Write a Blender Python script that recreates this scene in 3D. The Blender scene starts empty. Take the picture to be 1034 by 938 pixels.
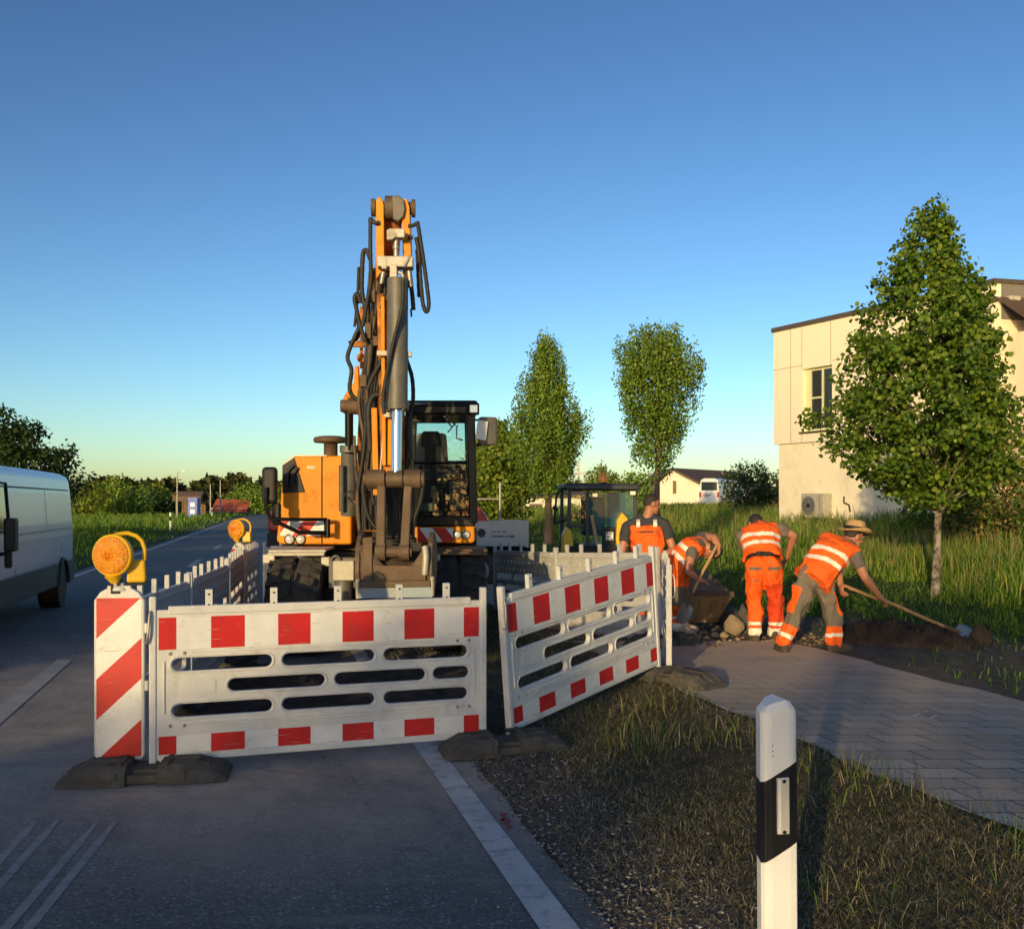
import bpy, math, random
import numpy as np
from mathutils import Vector, Matrix, Quaternion
random.seed(7); RNG = np.random.default_rng(7)
SC = bpy.context.scene
COL = SC.collection
R = math.radians
CX, YH, FPX, HC = 517.0, 508.0, 1000.0, 1.65       # photo principal column, horizon row, focal length in pixels, eye height

def P(u, v, D):
    """world point seen at photo pixel (u, v) at distance D"""
    return Vector(((u - CX) * D / FPX, D, HC - (v - YH) * D / FPX))

# ------------------------------------------------------------------ terrain
def sstep(a, b, x):
    x = np.clip((np.asarray(x, float) - a) / (b - a), 0, 1)
    return x * x * (3 - 2 * x)
def road_shift(y):
    return 0.03 * np.clip(np.asarray(y, float) - 13, 0, 120) + 0.0009 * np.clip(np.asarray(y, float) - 90, 0, 400) ** 2
def road_t(x, y):
    """offset to the right of the white edge line of the road"""
    return ((np.asarray(x, float) + .57) + (np.asarray(y, float) - 6.68) * .265) / 1.0345 - road_shift(y)
def road_xy(t, y):
    y = np.asarray(y, float)
    return (np.asarray(t, float) + road_shift(y)) * 1.0345 - .57 - (y - 6.68) * .265
HT = np.array([-400, -60, -9, -5.6, .2, 1.1, 2.2, 4.5, 5.6, 8, 11, 14.5, 20, 60, 400.])
HZ = np.array([0.2, 0.15, .12, 0, 0, .04, .15, .155, .2, .36, .72, 1.10, 1.32, 1.5, 1.6])
def height(x, y):
    return np.interp(road_t(x, y), HT, HZ)
def hz(x, y):
    return float(height(x, y))
def G(x, y, dz=0.0):
    return Vector((x, y, hz(x, y) + dz))

# ------------------------------------------------------------------ materials
def nt_new(name):
    m = bpy.data.materials.new(name); m.use_nodes = True
    nt = m.node_tree
    return m, nt, nt.nodes['Principled BSDF'], nt.nodes['Material Output']
def N(nt, typ, **kw):
    n = nt.nodes.new(typ)
    for k, v in kw.items():
        if k in n.inputs: n.inputs[k].default_value = v
        else: setattr(n, k, v)
    return n
def ramp(nt, fac, stops):
    n = nt.nodes.new('ShaderNodeValToRGB')
    el = n.color_ramp.elements
    while len(el) < len(stops): el.new(.5)
    for e, (p, c) in zip(el, stops):
        e.position = p
        e.color = (c, c, c, 1) if isinstance(c, (int, float)) else (*c, 1)
    nt.links.new(fac, n.inputs[0])
    return n.outputs[0]
def mixc(nt, fac, a, b, mode='MIX'):
    n = nt.nodes.new('ShaderNodeMix'); n.data_type = 'RGBA'; n.blend_type = mode
    for i, v in ((0, fac), (6, a), (7, b)):
        if hasattr(v, 'is_linked') or hasattr(v, 'links'): nt.links.new(v, n.inputs[i])
        elif isinstance(v, (int, float)): n.inputs[i].default_value = v if i == 0 else (v, v, v, 1)
        else: n.inputs[i].default_value = (*v, 1)
    return n.outputs[2]
def mat(name, c, rough=.6, metal=0., c2=None, ns=6., amt=(.35, .7), bump=0., bs=40., dirt=None, dscale=3., dthr=(.5, .75), coat=0., spec=.5, detail=6., scratch=None, sthr=.70):
    m, nt, b, out = nt_new(name)
    tc = N(nt, 'ShaderNodeTexCoord')
    col = None
    if c2 is not None:
        nz = N(nt, 'ShaderNodeTexNoise', Scale=ns, Detail=detail, Roughness=.65)
        nt.links.new(tc.outputs['Object'], nz.inputs['Vector'])
        f = ramp(nt, nz.outputs['Fac'], [(amt[0], 0.), (amt[1], 1.)])
        col = mixc(nt, f, c, c2)
    if dirt is not None:
        nz = N(nt, 'ShaderNodeTexNoise', Scale=dscale, Detail=9., Roughness=.72)
        nt.links.new(tc.outputs['Object'], nz.inputs['Vector'])
        f = ramp(nt, nz.outputs['Fac'], [(dthr[0], 0.), (dthr[1], .85)])
        col = mixc(nt, f, col if col is not None else c, dirt)
        rr = ramp(nt, nz.outputs['Fac'], [(dthr[0], rough), (dthr[1], min(1, rough + .3))])
        nt.links.new(rr, b.inputs['Roughness'])
    if scratch is not None:
        for k, (sx, rot) in enumerate(((1.6, .5), (1.1, -.9))):
            mp = N(nt, 'ShaderNodeMapping'); mp.inputs['Rotation'].default_value = (0, rot, 0); mp.inputs['Scale'].default_value = (sx * 2.2, 9, sx * 42); nt.links.new(tc.outputs['Object'], mp.inputs[0])
            nz = N(nt, 'ShaderNodeTexNoise', Scale=2.0, Detail=3., Roughness=.5); nt.links.new(mp.outputs[0], nz.inputs['Vector'])
            f = ramp(nt, nz.outputs['Fac'], [(sthr, 0.), (sthr + .035, .8)])
            col = mixc(nt, f, col if col is not None else c, scratch)
    if col is None: b.inputs['Base Color'].default_value = (*c, 1)
    else: nt.links.new(col, b.inputs['Base Color'])
    if dirt is None: b.inputs['Roughness'].default_value = rough
    b.inputs['Metallic'].default_value = metal
    b.inputs['Coat Weight'].default_value = coat
    b.inputs['Specular IOR Level'].default_value = spec
    if bump:
        nz = N(nt, 'ShaderNodeTexNoise', Scale=bs, Detail=5., Roughness=.6)
        nt.links.new(tc.outputs['Object'], nz.inputs['Vector'])
        bp = N(nt, 'ShaderNodeBump', Strength=bump, Distance=.02)
        nt.links.new(nz.outputs['Fac'], bp.inputs['Height'])
        nt.links.new(bp.outputs[0], b.inputs['Normal'])
    return m
def leaf_mat(name, trans=.3, rough=.55, spec=.3):
    m, nt, b, out = nt_new(name)
    at = N(nt, 'ShaderNodeAttribute', attribute_name='col')
    nt.links.new(at.outputs['Color'], b.inputs['Base Color'])
    b.inputs['Roughness'].default_value = rough
    b.inputs['Specular IOR Level'].default_value = spec
    tr = N(nt, 'ShaderNodeBsdfTranslucent'); mx = N(nt, 'ShaderNodeMixShader')
    c = mixc(nt, 1., at.outputs['Color'], (1.3, 1.25, .5), 'MULTIPLY')
    nt.links.new(c, tr.inputs['Color'])
    mx.inputs[0].default_value = trans
    nt.links.new(b.outputs[0], mx.inputs[1]); nt.links.new(tr.outputs[0], mx.inputs[2])
    nt.links.new(mx.outputs[0], out.inputs['Surface'])
    return m
def glass_mat(name, tint=(.75, .85, .85), refl=1.45, rough=.02, dust=0., dcol=(.45, .42, .36)):
    m, nt, b, out = nt_new(name)
    nt.nodes.remove(b)
    tr = N(nt, 'ShaderNodeBsdfTransparent'); tr.inputs[0].default_value = (*tint, 1)
    gl = N(nt, 'ShaderNodeBsdfGlossy', Roughness=rough)
    fr = N(nt, 'ShaderNodeFresnel', IOR=refl); mx = N(nt, 'ShaderNodeMixShader')
    nt.links.new(fr.outputs[0], mx.inputs[0]); nt.links.new(tr.outputs[0], mx.inputs[1]); nt.links.new(gl.outputs[0], mx.inputs[2])
    last = mx
    if dust:
        df = N(nt, 'ShaderNodeBsdfDiffuse'); df.inputs[0].default_value = (*dcol, 1)
        mx2 = N(nt, 'ShaderNodeMixShader'); mx2.inputs[0].default_value = dust
        nt.links.new(mx.outputs[0], mx2.inputs[1]); nt.links.new(df.outputs[0], mx2.inputs[2]); last = mx2
    nt.links.new(last.outputs[0], out.inputs['Surface'])
    return m

M = {}
M['white_plastic'] = mat('barrier_white', (.66, .665, .66), .5, c2=(.57, .57, .555), ns=5, dirt=(.27, .235, .19), dscale=4.5, dthr=(.55, .80), bump=.06, bs=60, scratch=(.28, .26, .23), sthr=.705)
M['grey_plastic'] = mat('barrier_grey', (.56, .56, .56), .55, c2=(.48, .48, .48), ns=4, dirt=(.24, .22, .19), dscale=5, dthr=(.5, .8), bump=.06, bs=60)
M['white_sheet'] = mat('reflective_white', (.77, .78, .77), .4, c2=(.66, .665, .65), ns=7, dirt=(.33, .30, .25), dscale=6, dthr=(.56, .80), bump=.03, bs=90, scratch=(.30, .28, .25), sthr=.695)
M['red_sheet'] = mat('reflective_red', (.60, .010, .009), .5, c2=(.46, .009, .009), ns=7, dirt=(.34, .05, .035), dscale=7, dthr=(.56, .85), bump=.03, bs=90, scratch=(.58, .30, .26), sthr=.70)
M['rubber'] = mat('recycled_rubber', (.050, .047, .044), .85, c2=(.11, .10, .085), ns=9, bump=.5, bs=45)
M['orange'] = mat('machine_orange', (.80, .30, .008), .5, c2=(.70, .24, .008), ns=2, dirt=(.20, .09, .03), dscale=4.5, dthr=(.53, .80), spec=.25, scratch=(.10, .06, .035), sthr=.72)
M['orange_worn_shaded'] = mat('machine_orange_worn_shaded', (.70, .24, .01), .6, c2=(.34, .10, .012), ns=4, dirt=(.060, .035, .020), dscale=5, dthr=(.40, .60), bump=.2)  # worn rusty paint; the big dark patches also carry the boom's shade
M['black'] = mat('black_plastic', (.010, .010, .0105), .55, c2=(.022, .020, .018), ns=8, bump=.05, spec=.35)
M['black_gloss'] = mat('black_paint', (.006, .006, .007), .35, spec=.3)
M['hose'] = mat('hose_rubber', (.010, .010, .010), .55, c2=(.032, .027, .021), ns=15, bump=.3, bs=120)
M['steel_dark'] = mat('muddy_steel', (.16, .11, .07), .6, .35, c2=(.09, .06, .04), ns=8, dirt=(.20, .13, .075), dscale=5, dthr=(.42, .70), bump=.35, bs=30)
M['steel'] = mat('worn_steel', (.42, .40, .37), .45, .6, c2=(.28, .25, .22), ns=9, bump=.1)
M['steel_light'] = mat('pale_steel', (.55, .51, .42), .5, .2, c2=(.40, .36, .29), ns=9, bump=.1)
M['cyl_grey'] = mat('cylinder_grey_paint', (.15, .145, .125), .5, .1, c2=(.10, .095, .08), ns=6, dirt=(.34, .15, .05), dscale=9, dthr=(.58, .70), bump=.12)
M['chrome'] = mat('chrome', (.72, .76, .82), .12, 1.)
M['blue_steel'] = mat('bluish_cutting_edge', (.22, .30, .38), .5, .4, c2=(.30, .27, .22), ns=8)
M['soil'] = mat('soil', (.045, .031, .021), .95, c2=(.085, .058, .036), ns=11, bump=.9, bs=28)
M['soil_dry'] = mat('dry_soil', (.19, .125, .07), .95, c2=(.10, .065, .04), ns=8, bump=.8, bs=25)
M['tyre'] = mat('tyre_rubber', (.032, .030, .028), .85, c2=(.085, .070, .052), ns=7, bump=.3, bs=40)
M['glass'] = glass_mat('cab_glass', (.70, .84, .82), 1.5, .02, .05)
M['glass_tint'] = glass_mat('tinted_glass', (.55, .82, .84), 1.35, .02, .30, (.12, .34, .38))
M['glass_dark'] = mat('dark_window', (.03, .036, .042), .06, spec=.9)
M['amber'] = mat('amber_lens', (.90, .27, .008), .22, c2=(.95, .45, .03), ns=26, bump=.9, bs=70, coat=.5)
M['yellow'] = mat('yellow_plastic', (.85, .50, .012), .4, c2=(.75, .42, .01), ns=5)
M['lens_clear'] = mat('lamp_glass', (.75, .74, .68), .12, .3)
M['mirror'] = mat('mirror_glass', (.85, .87, .9), .03, 1.)
M['white_paint'] = mat('white_van_paint', (.78, .79, .80), .32, c2=(.72, .73, .74), ns=3, coat=.25, spec=.4, dirt=(.45, .43, .40), dscale=1.6, dthr=(.60, .85))
M['van_grey'] = mat('van_grey_cladding', (.04, .042, .047), .55, c2=(.03, .031, .034), ns=6)
M['rim'] = mat('wheel_rim_steel', (.32, .32, .33), .5, .5)
M['red_paint'] = mat('truck_red', (.45, .03, .025), .35, coat=.3, c2=(.36, .03, .025), ns=4)
M['alu'] = mat('aluminium_dropside', (.46, .47, .48), .42, .35, c2=(.38, .39, .40), ns=4)
M['wood'] = mat('ash_handle', (.50, .30, .13), .6, c2=(.36, .20, .08), ns=18)
M['hiviz'] = mat('hiviz_orange', (1.0, .15, .008), .8, c2=(.88, .11, .006), ns=9, dirt=(.40, .11, .03), dscale=7, dthr=(.60, .85), bump=.9, bs=11)
M['hiviz_shaded'] = mat('hiviz_shaded_orange', (.80, .075, .01), .8, c2=(.62, .05, .01), ns=9, bump=.5, bs=14)  # darker copy of the orange cloth, for the leg in shade
M['reflective'] = mat('reflective_tape', (.86, .82, .70), .45, c2=(.74, .70, .60), ns=20)
M['work_grey'] = mat('grey_work_cloth', (.20, .165, .125), .9, c2=(.14, .115, .09), ns=7, bump=.5, bs=16)
M['navy'] = mat('dark_tshirt', (.035, .036, .045), .9, c2=(.055, .054, .06), ns=9, bump=.4, bs=18)
M['tshirt_grey'] = mat('grey_tshirt', (.15, .135, .115), .9, c2=(.11, .10, .09), ns=9, bump=.4, bs=18)
M['skin'] = mat('tanned_skin', (.50, .22, .125), .5, c2=(.42, .17, .10), ns=14)
M['hair'] = mat('dark_hair', (.018, .014, .012), .6, c2=(.05, .042, .036), ns=60, bump=.6, bs=90)
M['boot'] = mat('dusty_boot', (.10, .075, .05), .85, c2=(.05, .04, .03), ns=12, bump=.3)
M['shoe_white'] = mat('pale_shoe', (.55, .45, .36), .7, c2=(.35, .27, .2), ns=12)
M['straw'] = mat('straw', (.58, .38, .17), .8, c2=(.42, .25, .10), ns=40, bump=.6, bs=80)
M['eye'] = mat('eye', (.25, .2, .17), .2)
M['bark_pale'] = mat('speckled_bark', (.34, .29, .22), .9, c2=(.055, .045, .035), ns=9, amt=(.42, .58), bump=.7, bs=25)
M['bark'] = mat('brown_bark', (.17, .115, .075), .9, c2=(.09, .065, .045), ns=14, bump=.8, bs=30)
M['plaster'] = mat('cream_plaster', (.85, .77, .61), .9, c2=(.81, .73, .58), ns=3, bump=.12, bs=90, dirt=(.52, .45, .34), dscale=1.2, dthr=(.52, .80))
M['panel'] = mat('cream_facade_panel', (.84, .765, .61), .7, c2=(.81, .735, .585), ns=1.2, bump=.03, bs=60)
M['grey_panel'] = mat('grey_facade', (.18, .17, .155), .7, c2=(.16, .15, .14), ns=3)
M['joint'] = mat('panel_joint', (.40, .35, .28), .8)
M['roof_dark'] = mat('dark_roof_edge', (.065, .055, .05), .6, c2=(.09, .075, .065), ns=7)
M['roof_tile'] = mat('brown_roof_tiles', (.115, .075, .055), .8, c2=(.085, .058, .045), ns=9, bump=.5, bs=12)
M['roof_red'] = mat('red_roof_tiles', (.42, .085, .05), .8, c2=(.33, .07, .04), ns=5)
M['frame_pale'] = mat('pale_window_frame', (.62, .64, .40), .5)
M['blue'] = mat('blue_plastic', (.012, .07, .42), .45, c2=(.015, .09, .50), ns=3)
M['grey_metal'] = mat('galvanised_metal', (.32, .32, .32), .45, .5, c2=(.25, .25, .25), ns=6)
M['stone'] = mat('tan_stone', (.33, .25, .165), .9, c2=(.22, .165, .11), ns=7, bump=.6, bs=18)
M['stone_grey'] = mat('grey_stone', (.10, .095, .088), .9, c2=(.06, .056, .052), ns=7, bump=.6, bs=18)
M['post_white'] = mat('post_white', (.86, .86, .85), .4, c2=(.82, .82, .81), ns=3, dirt=(.50, .48, .43), dscale=7, dthr=(.62, .8), bump=.02)
M['post_black'] = mat('post_black', (.012, .013, .016), .35)
M['text'] = mat('dark_print', (.05, .04, .045), .7)
M['curtain'] = mat('teal_curtain', (.06, .22, .25), .8, c2=(.04, .16, .18), ns=12)
M['seat_tan'] = mat('tan_seat_cover', (.30, .20, .14), .8, c2=(.24, .16, .11), ns=10)
M['paper'] = mat('white_plate', (.78, .78, .76), .5)
M['loader_bucket'] = mat('worn_yellow_steel', (.30, .20, .085), .6, .1, c2=(.20, .13, .06), ns=7, dirt=(.13, .085, .05), dscale=5, dthr=(.48, .72), bump=.25)
M['leaf'] = leaf_mat('leaves', .28)
M['grass'] = leaf_mat('grass_blades', .25, .7, .2)
M['stone_bits'] = leaf_mat('gravel_stone', 0.0, .9, .3)

# ------------------------------------------------------------------ mesh builder
class MB:
    def __init__(s): s.V, s.F, s.Mi, s.S = [], [], [], []
    def add(s, vs, fs, mi=0, smooth=False):
        o = len(s.V); s.V += [tuple(v) for v in vs]
        for f in fs:
            s.F.append(tuple(o + i for i in f)); s.Mi.append(mi); s.S.append(smooth)
        return s
    def hexa(s, c8, mi=0):
        return s.add(c8, [(0, 3, 2, 1), (4, 5, 6, 7), (0, 1, 5, 4), (1, 2, 6, 5), (2, 3, 7, 6), (3, 0, 4, 7)], mi)
    def box(s, c, d, rz=0., mi=0, taper=1., rx=0., ry=0.):
        m = Matrix.Rotation(rz, 3, 'Z') @ Matrix.Rotation(ry, 3, 'Y') @ Matrix.Rotation(rx, 3, 'X')
        c = Vector(c); vs = []
        for z, k in ((-1, 1), (1, taper)):
            for x, y in ((-1, -1), (1, -1), (1, 1), (-1, 1)):
                vs.append(c + m @ Vector((x * d[0] / 2 * k, y * d[1] / 2 * k, z * d[2] / 2)))
        return s.hexa(vs, mi)
    def bar(s, p0, p1, w, h, up=(0, 0, 1), mi=0, w1=None, h1=None):
        p0, p1 = Vector(p0), Vector(p1); d = (p1 - p0).normalized(); up = Vector(up)
        sd = d.cross(up).normalized(); u = sd.cross(d)
        w1 = w if w1 is None else w1; h1 = h if h1 is None else h1
        vs = [p0 - sd * w / 2 - u * h / 2, p0 + sd * w / 2 - u * h / 2, p0 + sd * w / 2 + u * h / 2, p0 - sd * w / 2 + u * h / 2]
        vs += [p1 - sd * w1 / 2 - u * h1 / 2, p1 + sd * w1 / 2 - u * h1 / 2, p1 + sd * w1 / 2 + u * h1 / 2, p1 - sd * w1 / 2 + u * h1 / 2]
        return s.hexa(vs, mi)
    def loft(s, rings, mi=0, smooth=True, caps=True):
        n = len(rings[0]); vs = [v for r in rings for v in r]; fs = []
        for i in range(len(rings) - 1):
            for j in range(n):
                k = (j + 1) % n
                fs.append((i * n + j, i * n + k, (i + 1) * n + k, (i + 1) * n + j))
        s.add(vs, fs, mi, smooth)
        if caps:
            s.add(rings[0], [tuple(range(n - 1, -1, -1))], mi, False)
            s.add(rings[-1], [tuple(range(n))], mi, False)
        return s
    def tube(s, pts, r, n=8, mi=0, caps=True, smooth=True):
        pts = [Vector(p) for p in pts]; m = len(pts)
        rs = r if isinstance(r, (list, tuple)) else [r] * m
        rings, prev = [], None
        for i, p in enumerate(pts):
            t = (pts[min(i + 1, m - 1)] - pts[max(i - 1, 0)]).normalized()
            if prev is None:
                a = Vector((0, 0, 1)) if abs(t.z) < .9 else Vector((1, 0, 0))
                e = t.cross(a).normalized()
            else:
                e = prev - t * prev.dot(t)
                e = e.normalized() if e.length > 1e-6 else t.orthogonal().normalized()
            prev = e; f = t.cross(e)
            rings.append([p + (e * math.cos(2 * math.pi * k / n) + f * math.sin(2 * math.pi * k / n)) * rs[i] for k in range(n)])
        return s.loft(rings, mi, smooth, caps)
    def cyl(s, p0, p1, r, r1=None, n=16, mi=0, smooth=True):
        return s.tube([p0, p1], [r, r if r1 is None else r1], n, mi, True, smooth)
    def ball(s, c, r, n=10, mi=0, rot=None):
        c = Vector(c); r = Vector((r, r, r)) if isinstance(r, (int, float)) else Vector(r); rings = []
        for i in range(1, n):
            th = math.pi * i / n; ring = []
            for j in range(2 * n):
                ph = math.pi * j / n
                v = Vector((r.x * math.sin(th) * math.cos(ph), r.y * math.sin(th) * math.sin(ph), -r.z * math.cos(th)))
                ring.append(c + (rot @ v if rot else v))
            rings.append(ring)
        return s.loft(rings, mi)
    def lathe(s, c, prof, n=24, mi=0, axis=(0, 0, 1), smooth=True, caps=True):
        c = Vector(c); q = Vector((0, 0, 1)).rotation_difference(Vector(axis).normalized())
        rings = [[c + q @ Vector((r * math.cos(2 * math.pi * k / n), r * math.sin(2 * math.pi * k / n), z)) for k in range(n)] for r, z in prof]
        return s.loft(rings, mi, smooth, caps)
    def prism(s, poly, o, ux, uy, dep, mi=0):
        o, ux, uy, dep = Vector(o), Vector(ux), Vector(uy), Vector(dep); n = len(poly)
        a = [o + ux * x + uy * y for x, y in poly]; b = [v + dep for v in a]
        return s.add(a + b, [tuple(range(n))[::-1], tuple(range(n, 2 * n))] + [(i, (i + 1) % n, n + (i + 1) % n, n + i) for i in range(n)], mi)
    def build(s, name, mats, parent=None, bevel=0., seg=2, fix=True):
        me = bpy.data.meshes.new(name)
        off = root_loc(parent)
        V = [(v[0] - off.x, v[1] - off.y, v[2] - off.z) for v in s.V]
        me.from_pydata(V, [], s.F)
        if isinstance(mats, str): mats = [mats]
        for k in mats: me.materials.append(M[k])
        me.polygons.foreach_set('material_index', s.Mi); me.polygons.foreach_set('use_smooth', s.S)
        me.validate(); me.update()
        if fix:
            import bmesh
            bm = bmesh.new(); bm.from_mesh(me); bmesh.ops.recalc_face_normals(bm, faces=bm.faces); bm.to_mesh(me); bm.free()
        o = bpy.data.objects.new(name, me); COL.objects.link(o)
        if parent is not None: o.parent = parent
        if bevel:
            b = o.modifiers.new('bevel', 'BEVEL'); b.width = bevel; b.segments = seg; b.limit_method = 'ANGLE'; b.angle_limit = R(40)
        return o
def root_loc(p):
    v = Vector((0, 0, 0))
    while p is not None: v += p.location; p = p.parent
    return v
def tag(o, label=None, cat=None, group=None, kind=None):
    for k, v in (('label', label), ('category', cat), ('group', group), ('kind', kind)):
        if v: o[k] = v
    return o
def thing(name, label, cat, loc=(0, 0, 0), group=None):
    o = bpy.data.objects.new(name, None); COL.objects.link(o); o.location = loc; o.empty_display_size = .2
    return tag(o, label, cat, group)
def copy_tree(o, parent=None):
    c = o.copy(); COL.objects.link(c)
    if parent is not None: c.parent = parent
    for ch in o.children: copy_tree(ch, c)
    return c
def np_mesh(name, V, F, col=None, mats=(), parent=None, smooth=False):
    """V (n,3), F (m,k) arrays, col (n,3)"""
    me = bpy.data.meshes.new(name); k = F.shape[1]
    off = root_loc(parent)
    V = np.asarray(V, np.float32) - np.array(off, np.float32)
    me.vertices.add(len(V)); me.vertices.foreach_set('co', V.ravel())
    me.loops.add(F.size); me.loops.foreach_set('vertex_index', F.astype(np.int32).ravel())
    me.polygons.add(len(F)); me.polygons.foreach_set('loop_start', np.arange(0, F.size, k, dtype=np.int32))
    me.polygons.foreach_set('loop_total', np.full(len(F), k, np.int32))
    if smooth: me.polygons.foreach_set('use_smooth', np.ones(len(F), bool))
    me.update(calc_edges=True)
    if col is not None:
        a = me.attributes.new('col', 'FLOAT_COLOR', 'POINT')
        a.data.foreach_set('color', np.concatenate([col, np.ones((len(col), 1))], 1).astype(np.float32).ravel())
    for m in mats: me.materials.append(M[m])
    o = bpy.data.objects.new(name, me); COL.objects.link(o)
    if parent is not None: o.parent = parent
    return o
def bake(o, name, mats, parent=None):
    """evaluate an object's modifiers or curve into a plain mesh object"""
    bpy.context.view_layer.update()
    dg = bpy.context.evaluated_depsgraph_get()
    me = bpy.data.meshes.new_from_object(o.evaluated_get(dg), depsgraph=dg)
    me.materials.clear()
    for k in mats: me.materials.append(M[k])
    n = bpy.data.objects.new(name, me); COL.objects.link(n)
    if parent is not None: n.parent = parent
    d = o.data; bpy.data.objects.remove(o)
    (bpy.data.curves if isinstance(d, bpy.types.Curve) else bpy.data.meshes).remove(d)
    return n
# ================================================================== SETTING
def ground_material():
    m, nt, b, out = nt_new('ground')
    tc = N(nt, 'ShaderNodeTexCoord')
    at = N(nt, 'ShaderNodeAttribute', attribute_name='col')
    sep = N(nt, 'ShaderNodeSeparateColor'); nt.links.new(at.outputs['Color'], sep.inputs[0])
    def noise(s, d=7.):
        n = N(nt, 'ShaderNodeTexNoise', Scale=s, Detail=d, Roughness=.68); nt.links.new(tc.outputs['Object'], n.inputs['Vector']); return n.outputs['Fac']
    n1, n2, n3 = noise(1.1), noise(9.), noise(70., 3.)
    green = mixc(nt, ramp(nt, n1, [(.35, 0.), (.68, 1.)]), (.035, .070, .012), (.075, .115, .022))
    green = mixc(nt, ramp(nt, n2, [(.42, 0.), (.7, 1.)]), green, (.05, .042, .018))
    dry = mixc(nt, ramp(nt, n2, [(.36, 0.), (.66, 1.)]), (.055, .044, .028), (.15, .118, .068))
    dry = mixc(nt, ramp(nt, n1, [(.45, 0.), (.65, 1.)]), dry, (.05, .055, .018))
    soil = mixc(nt, ramp(nt, n2, [(.35, 0.), (.68, 1.)]), (.055, .046, .038), (.15, .13, .11))
    soil = mixc(nt, ramp(nt, n3, [(.5, 0.), (.68, 1.)]), soil, (.24, .22, .195))
    def ms(nse, w):
        a = N(nt, 'ShaderNodeMath', operation='MULTIPLY_ADD'); nt.links.new(nse, a.inputs[0]); a.inputs[1].default_value = .9; nt.links.new(w, a.inputs[2])
        return ramp(nt, a.outputs[0], [(.78, 0.), (1., 1.)])
    c = mixc(nt, ms(n2, sep.outputs[1]), green, dry)
    c = mixc(nt, ms(n2, sep.outputs[2]), c, soil)
    nt.links.new(c, b.inputs['Base Color']); b.inputs['Roughness'].default_value = .95; b.inputs['Specular IOR Level'].default_value = .2
    bp = N(nt, 'ShaderNodeBump', Strength=.8, Distance=.03)
    mx = N(nt, 'ShaderNodeMath', operation='ADD'); nt.links.new(n2, mx.inputs[0]); nt.links.new(n3, mx.inputs[1])
    nt.links.new(mx.outputs[0], bp.inputs['Height']); nt.links.new(bp.outputs[0], b.inputs['Normal'])
    return m
M['ground'] = ground_material()

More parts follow.
